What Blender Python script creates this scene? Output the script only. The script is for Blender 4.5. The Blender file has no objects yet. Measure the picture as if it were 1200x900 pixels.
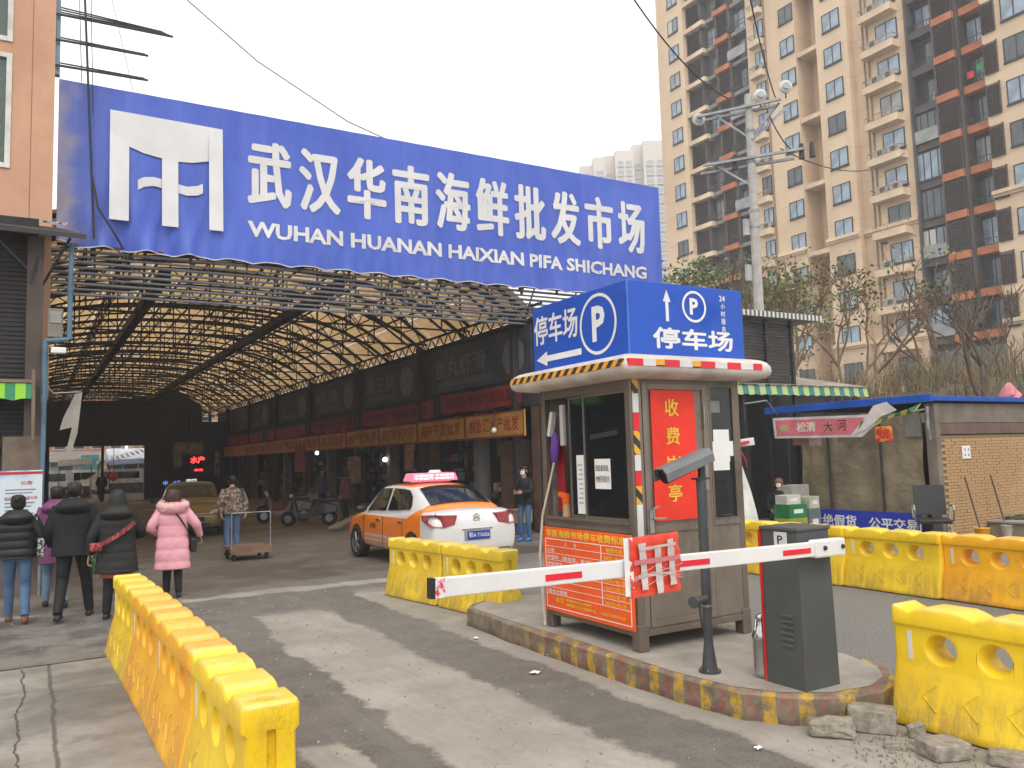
import bpy, bmesh, math, random
from mathutils import Vector, Matrix
random.seed(11)
R_ = math.radians
SC = bpy.context.scene
COL = SC.collection
# ---------------------------------------------------------------- camera
FPX, CAMH, YAW, PIT, ROL = 960.0, 1.9, R_(30.5), R_(5.1), R_(1.7)
fw = Vector((math.sin(YAW)*math.cos(PIT), math.cos(YAW)*math.cos(PIT), math.sin(PIT)))
r0 = Vector((math.cos(YAW), -math.sin(YAW), 0)); u0 = r0.cross(fw)
rt = r0*math.cos(ROL) - u0*math.sin(ROL); up = rt.cross(fw)
cd = bpy.data.cameras.new('camera'); cam = bpy.data.objects.new('camera', cd); COL.objects.link(cam)
cam.matrix_world = Matrix(((rt.x, up.x, -fw.x, 0), (rt.y, up.y, -fw.y, 0), (rt.z, up.z, -fw.z, CAMH), (0, 0, 0, 1)))
cd.sensor_width = 36; cd.lens = 36*FPX/1200; cd.clip_end = 3000; cd.clip_start = .05
SC.camera = cam
# ---------------------------------------------------------------- world, sun, exposure
SUN_EL, SUN_AZ = R_(48), R_(200)
wd = bpy.data.worlds.new('World'); SC.world = wd; wd.use_nodes = True
nt = wd.node_tree; nt.nodes.clear()
sky = nt.nodes.new('ShaderNodeTexSky'); sky.sky_type = 'NISHITA'; sky.sun_disc = False
sky.sun_elevation = SUN_EL; sky.sun_rotation = SUN_AZ; sky.air_density = 1.0; sky.dust_density = 4.0
hsv = nt.nodes.new('ShaderNodeHueSaturation'); hsv.inputs['Saturation'].default_value = .18
mx = nt.nodes.new('ShaderNodeMixRGB'); mx.inputs[0].default_value = .88; mx.inputs[2].default_value = (10.9, 10.6, 10.2, 1)
bg = nt.nodes.new('ShaderNodeBackground'); bg.inputs[1].default_value = .1
wo = nt.nodes.new('ShaderNodeOutputWorld')
nt.links.new(sky.outputs[0], hsv.inputs['Color']); nt.links.new(hsv.outputs[0], mx.inputs[1])
nt.links.new(mx.outputs[0], bg.inputs[0]); nt.links.new(bg.outputs[0], wo.inputs[0])
sd = bpy.data.lights.new('sun', 'SUN'); sd.energy = .9; sd.angle = R_(25); sd.color = (1, .96, .9)
sun = bpy.data.objects.new('sun', sd); COL.objects.link(sun)
# direction towards the sun: rotation 200 deg measured like the sky's (clockwise from +Y)
sv = Vector((math.sin(SUN_AZ)*math.cos(SUN_EL), math.cos(SUN_AZ)*math.cos(SUN_EL), math.sin(SUN_EL)))
sun.rotation_euler = (-sv).to_track_quat('-Z', 'Y').to_euler()
SC.view_settings.view_transform = 'Standard'; SC.view_settings.look = 'None'
SC.view_settings.gamma = 1; SC.view_settings.exposure = .9; SC.view_settings.use_curve_mapping = False
SC.cycles.max_bounces = 6; SC.cycles.diffuse_bounces = 3; SC.cycles.glossy_bounces = 3
SC.cycles.transmission_bounces = 5; SC.cycles.transparent_max_bounces = 10; SC.cycles.volume_bounces = 0

# ---------------------------------------------------------------- shader helpers
class S:                       # a socket with arithmetic
    def __init__(s, k, t): s.k, s.t = k, t
    def _op(s, op, a, b=None, c=None):
        n = s.t.nodes.new('ShaderNodeMath'); n.operation = op
        for i, v in enumerate((a, b, c)):
            if v is None: continue
            if isinstance(v, S): s.t.links.new(v.k, n.inputs[i])
            else: n.inputs[i].default_value = v
        return S(n.outputs[0], s.t)
    def __add__(s, o): return s._op('ADD', s, o)
    __radd__ = __add__
    def __sub__(s, o): return s._op('SUBTRACT', s, o)
    def __rsub__(s, o): return s._op('SUBTRACT', o, s)
    def __mul__(s, o): return s._op('MULTIPLY', s, o)
    __rmul__ = __mul__
    def __gt__(s, o): return s._op('GREATER_THAN', s, o)
    def __lt__(s, o): return s._op('LESS_THAN', s, o)
    def mx(s, o): return s._op('MAXIMUM', s, o)
    def mn(s, o): return s._op('MINIMUM', s, o)
    def abs(s): return s._op('ABSOLUTE', s)
    def frac(s): return s._op('FRACT', s)
    def step(s, a, b):         # smooth 0..1 from a to b
        n = s.t.nodes.new('ShaderNodeMapRange'); n.interpolation_type = 'SMOOTHSTEP'
        s.t.links.new(s.k, n.inputs[0]); n.inputs[1].default_value = a; n.inputs[2].default_value = b
        return S(n.outputs[0], s.t)
class Sh:
    def __init__(s, name, rough=.7, metal=0., spec=.5):
        m = s.m = bpy.data.materials.new(name); m.use_nodes = True; s.t = m.node_tree
        s.b = s.t.nodes['Principled BSDF']; s.set('Roughness', rough); s.set('Metallic', metal); s.set('Specular IOR Level', spec)
        s.tc = s.t.nodes.new('ShaderNodeTexCoord'); sp = s.t.nodes.new('ShaderNodeSeparateXYZ')
        s.t.links.new(s.tc.outputs['Object'], sp.inputs[0])
        s.x, s.y, s.z = (S(sp.outputs[i], s.t) for i in range(3))
    def set(s, k, v):
        if isinstance(v, S): s.t.links.new(v.k, s.b.inputs[k])
        elif hasattr(v, 'links') : s.t.links.new(v, s.b.inputs[k])
        else: s.b.inputs[k].default_value = v
    def noise(s, scale, detail=4, rough=.55, stretch=None, seed=0):
        n = s.t.nodes.new('ShaderNodeTexNoise'); n.inputs['Scale'].default_value = scale
        n.inputs['Detail'].default_value = detail; n.inputs['Roughness'].default_value = rough
        mp = s.t.nodes.new('ShaderNodeMapping'); mp.inputs['Location'].default_value = (seed*7.3, seed*3.1, seed*5.7)
        if stretch: mp.inputs['Scale'].default_value = stretch
        s.t.links.new(s.tc.outputs['Object'], mp.inputs[0]); s.t.links.new(mp.outputs[0], n.inputs['Vector'])
        return S(n.outputs['Fac'], s.t)
    def vor(s, scale, feature='DISTANCE_TO_EDGE'):
        n = s.t.nodes.new('ShaderNodeTexVoronoi'); n.feature = feature; n.inputs['Scale'].default_value = scale
        s.t.links.new(s.tc.outputs['Object'], n.inputs['Vector']); return S(n.outputs['Distance'], s.t)
    def mix(s, f, a, b):       # colours or sockets
        n = s.t.nodes.new('ShaderNodeMixRGB')
        for i, v in ((0, f), (1, a), (2, b)):
            if isinstance(v, S): s.t.links.new(v.k, n.inputs[i])
            elif isinstance(v, (tuple, list)): n.inputs[i].default_value = (v[0], v[1], v[2], 1)
            elif isinstance(v, (int, float)): n.inputs[i].default_value = v
            else: s.t.links.new(v, n.inputs[i])
        return n.outputs[0]
    def col(s, c):
        if isinstance(c, (tuple, list)): s.b.inputs['Base Color'].default_value = (c[0], c[1], c[2], 1)
        else: s.t.links.new(c, s.b.inputs['Base Color'])
    def bump(s, h, dist=.01, strength=.6):
        n = s.t.nodes.new('ShaderNodeBump'); n.inputs['Distance'].default_value = dist; n.inputs['Strength'].default_value = strength
        s.t.links.new(h.k, n.inputs['Height']); s.t.links.new(n.outputs[0], s.b.inputs['Normal'])
def rgb(r, g, b):              # sRGB 0..255 to linear
    f = lambda v: (v/255/12.92) if v/255 <= .04045 else ((v/255+.055)/1.055)**2.4
    return (f(r), f(g), f(b))
def sc(c, k): return tuple(min(1, v*k) for v in c)
MC = {}
def mat(name, col, rough=.7, metal=0., var=.25, scale=2.5, bump=.003, bscale=40, dirt=None, dscale=1.3, spec=.4, emit=None):
    if name in MC: return MC[name]
    h = Sh(name, rough, metal, spec)
    n = h.noise(scale, 5); c = h.mix(n.step(.3, .7), sc(col, 1-var), sc(col, 1+var*.5))
    if dirt:
        d = h.noise(dscale, 7, .65, seed=3).step(.5, .68); c = h.mix(d*dirt[1], c, dirt[0])
        h.set('Roughness', d*(.9-rough)+rough)
    h.col(c)
    if bump: h.bump(h.noise(bscale, 4), bump)
    if emit: h.set('Emission Color', (*emit[0], 1)); h.set('Emission Strength', emit[1])
    MC[name] = h.m; return h.m
def glass(name, tint=(.03, .04, .045), rough=.06, alpha=.55):
    if name in MC: return MC[name]
    h = Sh(name, rough, 0, .8); h.col(tint); h.set('Alpha', alpha); h.bump(h.noise(1.5, 2), .004, .4)
    MC[name] = h.m; return h.m
# ---------------------------------------------------------------- mesh builder
class G:
    def __init__(s): s.v, s.f, s.mi, s.sm = [], [], [], []
    def add(s, vs, fs, m=0, sm=False, M=None):
        k = len(s.v)
        s.v += [tuple(M @ Vector(p)) if M else tuple(p) for p in vs]
        for f in fs: s.f.append(tuple(i+k for i in f)); s.mi.append(m); s.sm.append(sm)
        return s
    def box(s, x0, x1, y0, y1, z0, z1, m=0, M=None):
        return s.add([(x0,y0,z0),(x1,y0,z0),(x1,y1,z0),(x0,y1,z0),(x0,y0,z1),(x1,y0,z1),(x1,y1,z1),(x0,y1,z1)],
            [(3,2,1,0),(4,5,6,7),(0,1,5,4),(1,2,6,5),(2,3,7,6),(3,0,4,7)], m, False, M)
    def cbox(s, c, d, m=0, M=None):
        return s.box(c[0]-d[0]/2, c[0]+d[0]/2, c[1]-d[1]/2, c[1]+d[1]/2, c[2]-d[2]/2, c[2]+d[2]/2, m, M)
    def beam(s, a, b, w, h=None, m=0):      # square bar between two points
        a, b = Vector(a), Vector(b); d = b-a; L = d.length
        if L < 1e-6: return s
        q = d.to_track_quat('Y', 'Z').to_matrix().to_4x4(); h = h or w
        return s.box(-w/2, w/2, 0, L, -h/2, h/2, m, Matrix.Translation(a) @ q)
    def cyl(s, a, b, r0, r1=None, n=10, m=0, cap=True):
        a, b = Vector(a), Vector(b); r1 = r0 if r1 is None else r1; d = (b-a)
        q = d.to_track_quat('Z', 'Y').to_matrix(); vs = []; fs = []
        for p, r in ((a, r0), (b, r1)):
            for i in range(n):
                t = 2*math.pi*i/n; vs.append(p + q @ Vector((math.cos(t)*r, math.sin(t)*r, 0)))
        fs = [(i, (i+1) % n, n+(i+1) % n, n+i) for i in range(n)]
        s.add(vs, fs, m, True)
        if cap: s.add(vs, [tuple(range(n-1, -1, -1)), tuple(range(n, 2*n))], m)
        return s
    def tube(s, pts, r, n=6, m=0):
        for a, b in zip(pts[:-1], pts[1:]): s.cyl(a, b, r, r, n, m, True)
        return s
    def loft(s, rings, m=0, cap=True, sm=True, closed=True):
        n = len(rings[0]); vs = [p for r in rings for p in r]; fs = []
        for j in range(len(rings)-1):
            for i in range(n if closed else n-1):
                a = j*n+i; b = j*n+(i+1) % n; fs.append((a, b, b+n, a+n))
        s.add(vs, fs, m, sm)
        if cap: s.add(vs, [tuple(range(n-1, -1, -1)), tuple(range(len(vs)-n, len(vs)))], m)
        return s
    def prism(s, poly, O, U, V, W, m=0, sm=False):  # polygon in O+u*U+v*V extruded by W
        O, U, V, W = map(Vector, (O, U, V, W)); n = len(poly)
        a = [O+U*p[0]+V*p[1] for p in poly]; b = [p+W for p in a]
        s.add(a+b, [tuple(range(n-1, -1, -1)), tuple(range(n, 2*n))] , m)
        return s.add(a+b, [(i, (i+1) % n, n+(i+1) % n, n+i) for i in range(n)], m, sm)
    def quad(s, a, b, c, d, m=0): return s.add([a, b, c, d], [(0, 1, 2, 3)], m)
def mesh(g, mats, name='mesh'):
    me = bpy.data.meshes.new(name); me.from_pydata(g.v, [], g.f)
    for m in (mats if isinstance(mats, (list, tuple)) else [mats]): me.materials.append(m)
    me.polygons.foreach_set('material_index', g.mi); me.polygons.foreach_set('use_smooth', g.sm)
    me.validate(); me.update(); return me
def fixn(me):
    bm = bmesh.new(); bm.from_mesh(me); bmesh.ops.remove_doubles(bm, verts=bm.verts, dist=1e-5)
    bmesh.ops.recalc_face_normals(bm, faces=bm.faces); bm.to_mesh(me); bm.free(); return me
def put(name, g, mats, parent=None, loc=(0,0,0), rz=0, w=True, bev=0, fix=False, seg=2):
    # w=True: geometry given in world coordinates, moved into the parent's frame
    if isinstance(g, G):
        if parent is not None and w:
            o_ = parent
            off = Vector((0, 0, 0))
            while o_ is not None: off += o_.location; o_ = o_.parent
            g.v = [(p[0]-off.x, p[1]-off.y, p[2]-off.z) for p in g.v]
        me = mesh(g, mats, name)
        if fix: fixn(me)
    else: me = g
    o = bpy.data.objects.new(name, me); COL.objects.link(o); o.parent = parent; o.location = loc; o.rotation_euler = (0, 0, rz)
    if bev:
        b = o.modifiers.new('bevel', 'BEVEL'); b.width = bev; b.segments = seg; b.limit_method = 'ANGLE'; b.angle_limit = R_(40)
    return o
def tag(o, label=None, cat=None, group=None, kind=None):
    if label: o['label'] = label
    if cat: o['category'] = cat
    if group: o['group'] = group
    if kind: o['kind'] = kind
    return o
def thing(name, label, cat, loc=(0,0,0), rz=0, group=None):
    o = bpy.data.objects.new(name, None); COL.objects.link(o); o.location = loc; o.rotation_euler = (0, 0, rz); o.empty_display_size = .2
    return tag(o, label, cat, group)
def structure(name, g, mats, label=None, **k): return tag(put(name, g, mats, **k), label, kind='structure')
def copytree(o, parent=None):
    c = o.copy(); COL.objects.link(c); c.parent = parent
    for ch in o.children: copytree(ch, c)
    return c
def evalmesh(o):
    bpy.context.view_layer.update(); dg = bpy.context.evaluated_depsgraph_get()
    return bpy.data.meshes.new_from_object(o.evaluated_get(dg))
def drop(o): bpy.data.objects.remove(o, do_unlink=True)
TX = {}
def textmesh(body, bold=0., extrude=.0):
    key = (body, bold)
    if key not in TX:
        cu = bpy.data.curves.new('lettering', 'FONT'); cu.body = body; cu.size = 1; cu.offset = bold; cu.resolution_u = 2; cu.space_line = .95
        o = bpy.data.objects.new('lettering', cu); COL.objects.link(o)
        me = evalmesh(o); drop(o)
        TX[key] = ([tuple(v.co) for v in me.vertices], [tuple(p.vertices) for p in me.polygons])
    return TX[key]
def gtext(g, body, O, U, V, w, h, m=0, bold=0., lift=.003):
    if any(ord(ch) > 0x2e80 for ch in body) and bold > 0:      # heavy print: displaced layers of the regular outline
        n_ch = max(1, len(body.split(chr(10))[0])); s_ = w/n_ch*bold*1.25; U_, V_ = Vector(U).normalized(), Vector(V).normalized(); N_ = U_.cross(V_)
        for i, (a, b) in enumerate(((0, 0), (1, 0), (-1, 0), (0, .7), (0, -.7), (.7, .5), (-.7, .5), (.7, -.5), (-.7, -.5))):
            gtext(g, body, Vector(O)+U_*(s_+a*s_)+V_*(s_*.7+b*s_)+N_*(.0004+i*w/n_ch*.0003), U, V, w-2*s_, h-1.4*s_, m, 0, lift)
        return g
    # lays lettering into the rectangle O, O+U*w, O+V*h as thin raised print
    vs, fs = textmesh(body, bold)
    if not vs: return g
    x0 = min(v[0] for v in vs); x1 = max(v[0] for v in vs); y0 = min(v[1] for v in vs); y1 = max(v[1] for v in vs)
    O, U, V = Vector(O), Vector(U).normalized(), Vector(V).normalized(); N = U.cross(V)
    pts = [O + U*((v[0]-x0)/(x1-x0)*w) + V*((v[1]-y0)/(y1-y0)*h) + N*lift for v in vs]
    g.add(pts, fs, m); return g
def ring(g, c, U, V, r0, r1, n=40, m=0, lift=.004, ky=1.):
    c, U, V = Vector(c), Vector(U), Vector(V); N = U.cross(V); vs = []
    for r in (r0, r1):
        for i in range(n):
            t = 2*math.pi*i/n; vs.append(c+U*math.cos(t)*r+V*math.sin(t)*r*ky+N*lift)
    return g.add(vs, [(i, (i+1) % n, n+(i+1) % n, n+i) for i in range(n)], m)
def flat(g, poly, O, U, V, m=0, lift=.004):
    O, U, V = Vector(O), Vector(U), Vector(V); N = U.cross(V)
    return g.add([O+U*p[0]+V*p[1]+N*lift for p in poly], [tuple(range(len(poly)))], m)
X_, Y_, Z_ = Vector((1,0,0)), Vector((0,1,0)), Vector((0,0,1))
# ---------------------------------------------------------------- common materials
STEEL = mat('galvanised_steel', (.33, .35, .38), .45, .6, dirt=((.12, .1, .08), .5))
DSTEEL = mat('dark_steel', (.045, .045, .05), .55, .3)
BLACK = mat('black_plastic', (.02, .02, .022), .45)
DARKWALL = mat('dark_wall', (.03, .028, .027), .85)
WHITE = mat('white_paint', (.72, .72, .7), .45, dirt=((.35, .33, .3), .35))
PAPER = mat('white_paper', (.78, .78, .77), .8, var=.06)
INK = mat('black_ink', (.03, .03, .035), .7, bump=0)
REDINK = mat('red_ink', (.6, .02, .02), .6, bump=0)
YINK = mat('yellow_ink', (.85, .6, .05), .55, bump=0)
WPRINT = mat('white_print', (.76, .77, .78), .5, var=.08, bump=0)
RUBBER = mat('tyre_rubber', (.018, .018, .018), .85)
CHROME = mat('bright_metal', (.55, .55, .56), .22, 1., var=.1, bump=0)
CONC = mat('concrete', (.33, .31, .28), .9, var=.2, dirt=((.16, .145, .13), .6), bump=.006)
CARDB = mat('cardboard', (.36, .25, .14), .85)
# ================================================================ ground
def ground_mat():
    h = Sh('road_surface', .85, 0, .35)
    n1 = h.noise(1.1, 6, .6); n2 = h.noise(.35, 5, .6, seed=2); fine = h.noise(55, 3, .7); grit = h.noise(160, 2, .8, seed=4)
    spk = h.vor(70, 'F1').step(.12, .42)
    x = h.x + (n1-.5)*.5; y = h.y + (n1-.5)*.8
    xw = h.x + (n1-.5)*.35 + (h.noise(.5, 3, .5, seed=11)-.5)*.5 + (h.noise(5, 6, .7, seed=14)-.5)*.22
    t1 = h.noise(2.2, 7, .7, seed=5)
    def rect(x0, x1, y0, y1, s=.12):
        return (x.step(x0-s, x0+s))*(1-x.step(x1-s, x1+s))*(y.step(y0-s, y0+s))*(1-y.step(y1-s, y1+s))
    g2_ = h.noise(42, 5, .85, seed=15); asph = h.mix(g2_.step(.34, .62), (.09, .082, .074), (.225, .208, .186)); asph = h.mix(n1.step(.4, .7)*.35, asph, (.2, .178, .15)); asph = h.mix(g2_.step(.6, .68)*.7, asph, (.3, .28, .255)); asph = h.mix(spk*.3, asph, (.03, .028, .026)); asph = h.mix((1-h.vor(34, 'F1').step(.1, .2))*.55, asph, (.33, .3, .26)); asph = h.mix((1-h.vor(19, 'F1').step(.06, .12))*.6, asph, (.03, .026, .022))
    asph = h.mix(n2.step(.4, .65)*.45, asph, (.19, .18, .165))
    conc = h.mix(n1.step(.3, .7), (.3, .272, .235), (.4, .365, .32)); conc = h.mix(n2.step(.5, .62)*.35, conc, (.19, .17, .15)); conc = h.mix(h.noise(24, 4, .8, seed=13).step(.62, .66)*.5, conc, (.09, .075, .06)); conc = h.mix(((xw*9).frac()-.5).abs().step(.1, .4)*t1.step(.4, .6)*.14, conc, (.16, .145, .125))
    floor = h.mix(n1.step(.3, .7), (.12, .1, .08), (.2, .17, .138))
    wet = h.noise(.22, 4, .6, seed=8).step(.5, .62)
    # bare concrete patches in the worn asphalt
    t1 = h.noise(2.2, 7, .7, seed=5)
    band = (xw.step(2.28, 2.42))*(1-xw.step(3.28, 3.45))*(1-y.step(10.3, 11.1))
    gut = (xw.step(3.98, 4.12))*(1-y.step(11.2, 12.4))*(1-xw.step(5.4, 6.0))
    bl = (xw.step(1.5, 1.62))*(1-xw.step(1.9, 2.0))*(1-y.step(5.5, 5.75))
    top = (y+(h.x-3)*.05).step(12.35, 12.5)*(1-y.step(12.75, 12.95))
    p = band.mx(gut).mx(bl*.9).mx(top*.8)
    p = (p - (t1-.45)*1.1 - h.noise(7, 6, .7, seed=12).step(.6, .75)*.25).step(.08, .92)
    mid = h.noise(3.2, 8, .75, seed=21); lane = h.noise(1.3, 7, .7, (1.6, .25, 1), seed=22)
    asph = h.mix(mid.step(.35, .7)*.55, asph, (.24, .212, .18)); asph = h.mix(lane.step(.5, .7)*.4, asph, (.26, .232, .198)); asph = h.mix(h.noise(1.8, 6, .7, seed=23).step(.58, .7)*.35, asph, (.06, .054, .048))
    conc = h.mix(lane.step(.3, .55)*.0+h.noise(2.4, 8, .75, (1.5, .35, 1), seed=24).step(.5, .7)*.3, conc, (.21, .188, .16)); conc = h.mix(h.noise(1.6, 6, .6, seed=25).step(.55, .65)*.3, conc, (.42, .38, .32))
    conc = h.mix(g2_.step(.55, .66)*.3, conc, (.15, .13, .105))
    edge = p.step(.0, .5)*(1-p.step(.5, 1)); asph = h.mix(edge*g2_.step(.4, .6)*.6, asph, (.27, .24, .2))
    c = h.mix(p, asph, conc)
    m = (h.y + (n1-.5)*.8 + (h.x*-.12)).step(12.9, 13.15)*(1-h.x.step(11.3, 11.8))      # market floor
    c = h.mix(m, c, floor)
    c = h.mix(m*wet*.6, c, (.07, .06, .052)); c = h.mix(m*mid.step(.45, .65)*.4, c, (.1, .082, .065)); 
    joint = ((h.y*.25).frac()-.5).abs().step(.003, .0)*m
    c = h.mix(joint*.8, c, (.06, .055, .05))
    # lane to the right of the island
    rr = h.x.step(5.9, 6.3)*(1-h.y.step(13, 14)); c = h.mix(rr*.85, c, h.mix(g2_.step(.36, .64), (.13, .125, .115), (.27, .26, .24)))
    tyre = 0*((h.x + (n2-.5)*.6 - 2.0).abs().step(.45, .1)).mx((h.x + (n2-.5)*.6 - 3.7).abs().step(.45, .1))*(1-m)*(1-p); c = h.mix(tyre*.35, c, (.055, .052, .048))
    h.col(c); h.bump(g2_*.9*(1-p)+grit*.4+p*1.2, .014, .8)
    h.set('Roughness', .88-m*wet*.45)
    return h.m
g = G(); N = 60
xs = [-400, -250, -100, -40] + [-20+i for i in range(0, 81, 2)] + [100, 220, 400]
ys = [-400, -250, -60, -20] + [-10+i*2 for i in range(0, 66)] + [200, 300, 400]
vs = [(a, b, 0) for b in ys for a in xs]; W = len(xs)
g.add(vs, [(j*W+i, j*W+i+1, (j+1)*W+i+1, (j+1)*W+i) for j in range(len(ys)-1) for i in range(W-1)])
structure('ground', g, ground_mat(), 'worn grey asphalt and concrete road surface in front of the market')
# left walkway slabs (each pour a part of the pavement)
def walk_mat():
    h = Sh('walkway_concrete', .9, 0, .3); n = h.noise(1.4, 7, .65); n2 = h.noise(6, 5, .6, seed=2); f = h.noise(90, 2, .8)
    c = h.mix(n.step(.3, .7), (.19, .175, .155), (.33, .31, .28)); c = h.mix(n2.step(.55, .7)*.4, c, (.12, .11, .1))
    cr = ((h.x+(n-.5)*.12+(h.noise(.7, 5, .7, seed=5)-.5)*.2+.02).abs()).step(.012, .0)*(1-h.y.step(9.3, 9.4)); cr = cr.mx(((h.x+(n-.5)*.1+(h.noise(.9, 4, .7, seed=8)-.5)*.12-.2).abs()).step(.022, .002)*.8); c = h.mix(cr*.85, c, (.05, .042, .034))
    st = h.noise(.6, 4, .6, seed=9).step(.52, .7); c = h.mix(st*.55, c, (.09, .085, .078))
    h.col(c); h.bump(n2*.5+f*.5-cr*2, .01, .7); return h.m
WM = walk_mat()
g = G(); g.box(-6, .93, -4, 9.45, -.3, .004); pav = structure('pavement', g, mat('joint_dirt', (.06, .055, .05), .95), 'cracked concrete walkway left of the yellow barriers')
random.seed(5)
xs = [-6, -3.6, -1.9, -.28, .9]; 
for i in range(4):
    y = -4
    while y < 9.3:
        L = random.choice((3.6, 4.6, 5.0)); y1 = min(9.4, y+L); j = .012
        if 9.4-y1 < .8: y1 = 9.4
        dz = random.uniform(.012, .02); s = [random.uniform(-.012, .012) for _ in range(4)]
        g = G(); a, b = xs[i]+j, xs[i+1]-j
        g.add([(a, y+j, -.05), (b, y+j, -.05), (b, y1-j, -.05), (a, y1-j, -.05), (a+s[0], y+j, dz), (b+s[1], y+j+s[2], dz), (b+s[3], y1-j, dz), (a, y1-j+s[0], dz)],
              [(4,5,6,7),(0,1,5,4),(1,2,6,5),(2,3,7,6),(3,0,4,7)])
        put('slab', g, WM, pav); y = y1
# dark asphalt apron between walkway and market
h = Sh('patched_asphalt', .85); n = h.noise(1.6, 7, .65); f = h.noise(80, 3, .8)
h.col(h.mix(n.step(.35, .6), (.085, .075, .066), (.19, .17, .15))); h.bump(f, .01, .7)
g = G(); P = [(-6, 9.46), (.94, 9.46), (1.1, 10.2), (1.5, 11.2), (1.9, 12.6), (1.2, 13.2), (-6, 13.5)]
g.add([(a, b, .008) for a, b in P], [tuple(range(6))]); structure('path', g, h.m, 'dark patched asphalt apron in front of the market stalls')
# traffic island
out = [(4.35, 8.55), (4.3, 7.5), (4.28, 6), (4.3, 4.95), (4.38, 4.4), (4.55, 4.08), (4.85, 3.87), (5.2, 3.82), (5.5, 3.92), (5.72, 4.12), (5.86, 4.5), (5.95, 5.3), (5.98, 7), (5.9, 8.2), (5.7, 8.7), (5.3, 8.95), (4.8, 8.9), (4.5, 8.75)]
def dense(P, k=5):
    o = []
    for i in range(len(P)):
        a, b = P[i], P[(i+1) % len(P)]
        for t in range(k): o.append((a[0]+(b[0]-a[0])*t/k, a[1]+(b[1]-a[1])*t/k))
    return o
random.seed(3)
D = dense(out, 6); ct = (5.1, 6.3)
h = Sh('island_concrete', .9, 0, .3); n = h.noise(2.2, 7, .65); f = h.noise(70, 3, .8)
c = h.mix(n.step(.3, .7), (.26, .235, .2), (.37, .335, .29)); c = h.mix(h.noise(.9, 5, .6, seed=4).step(.55, .7)*.5, c, (.14, .125, .11)); h.col(c); h.bump(f*.5+n*.5, .01, .7); ISL = h.m
h = Sh('kerb_paint', .85, 0, .3); n = h.noise(5, 8, .7); n2 = h.noise(1.2, 4, seed=6)
base = h.mix(n.step(.3, .7), (.13, .1, .07), (.27, .225, .17)); base = h.mix(h.z.step(.08, .0)*n2.step(.3, .6)*.6, base, (.07, .055, .04))
s = h.y - h.x*.55
ph = ((s*3.6)+(n2-.5)*.35).frac()
yel = (ph.step(.04, .1))*(1-ph.step(.42, .5)); red = (ph.step(.55, .6))*(1-ph.step(.9, .96))
wear = h.noise(9, 7, .7, seed=1).step(.4, .6); fade = (1-h.y.step(6.4, 7.6))
c = h.mix(yel*wear*fade*.9, base, (.55, .34, .03)); c = h.mix(red*wear*fade*.55, c, (.32, .07, .05))
h.col(c); h.bump(n, .012, .8); KERB = h.m
def shrink(P, d): 
    return [(x+(ct[0]-x)*d/max(.1, math.hypot(x-ct[0], y-ct[1])), y+(ct[1]-y)*d/max(.1, math.hypot(x-ct[0], y-ct[1]))) for x, y in P]
g = G(); jit = [random.uniform(-.012, .012) for _ in D]
r = [[(x+jit[i], y+jit[i]*.5, 0) for i, (x, y) in enumerate(D)], [(x+jit[(i+3) % len(D)]*.7, y, .1) for i, (x, y) in enumerate(D)], [(x, y, .178+jit[i]*.4) for i, (x, y) in enumerate(D)], [(x, y, .196+jit[i]*.3) for i, (x, y) in enumerate(shrink(D, .025))], [(x, y, .2) for x, y in shrink(D, .12)]]
g.loft(r, 0, False, False); isl = structure('traffic_island', g, KERB, 'raised concrete island with worn yellow and red painted kerb', fix=False)
g = G(); T = shrink(D, .1); g.add([(x, y, .203) for x, y in T], [tuple(range(len(T)))]); put('island_top', g, ISL, isl)
# ================================================================ parking booth
BRONZE = mat('bronze_steel', (.19, .155, .125), .38, .45, var=.15, dirt=((.09, .075, .06), .4), bump=.001)
BRONZE2 = mat('bronze_panel', (.235, .195, .16), .4, .4, var=.15, dirt=((.11, .09, .075), .5), bump=.001)
ALU = mat('aluminium', (.42, .41, .4), .35, .8, bump=0)
CREAM = mat('cream_roof', (.62, .56, .5), .5, 0, dirt=((.2, .17, .15), .5))
BLUE = mat('sign_blue', (.012, .085, .5), .35, 0, var=.08, bump=.001, dirt=((.02, .06, .3), .3))
ORANGE = mat('orange_board', (.85, .11, .012), .5, var=.12, bump=0)
REDPOST = mat('red_poster', (.8, .035, .015), .5, var=.12, bump=.002, bscale=8)
DGLASS = glass('booth_glass', (.012, .016, .018), .05, .72)
h = Sh('hazard_tape', .4); st = ((h.y+h.z)*7.5).frac() > .5; w = h.noise(18, 5, .7).step(.3, .42)
h.col(h.mix(st*w, h.mix(w, (.35, .3, .24), (.78, .36, .03)), (.03, .028, .026))); HAZ = h.m
h = Sh('hazard_tape_upright', .4); st = ((h.x+h.z)*6.5).frac() > .5
h.col(h.mix(st, (.78, .4, .03), (.03, .028, .026))); HAZ2 = h.m
REFR = mat('red_reflective', (.72, .02, .04), .3, bump=0, var=.1); REFW = mat('white_reflective', (.68, .68, .68), .35, bump=0, var=.1, dirt=((.4, .38, .35), .4))
x0, x1, y0, y1 = 4.52, 5.84, 5.65, 7.11
bt = thing('parking_booth', 'bronze metal parking toll booth with blue sign box on its roof, on the kerbed island', 'booth', (5.18, 6.38, .2))
def P(name, g, m, par=bt, **k): return put(name, g, m, par, **k)
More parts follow.
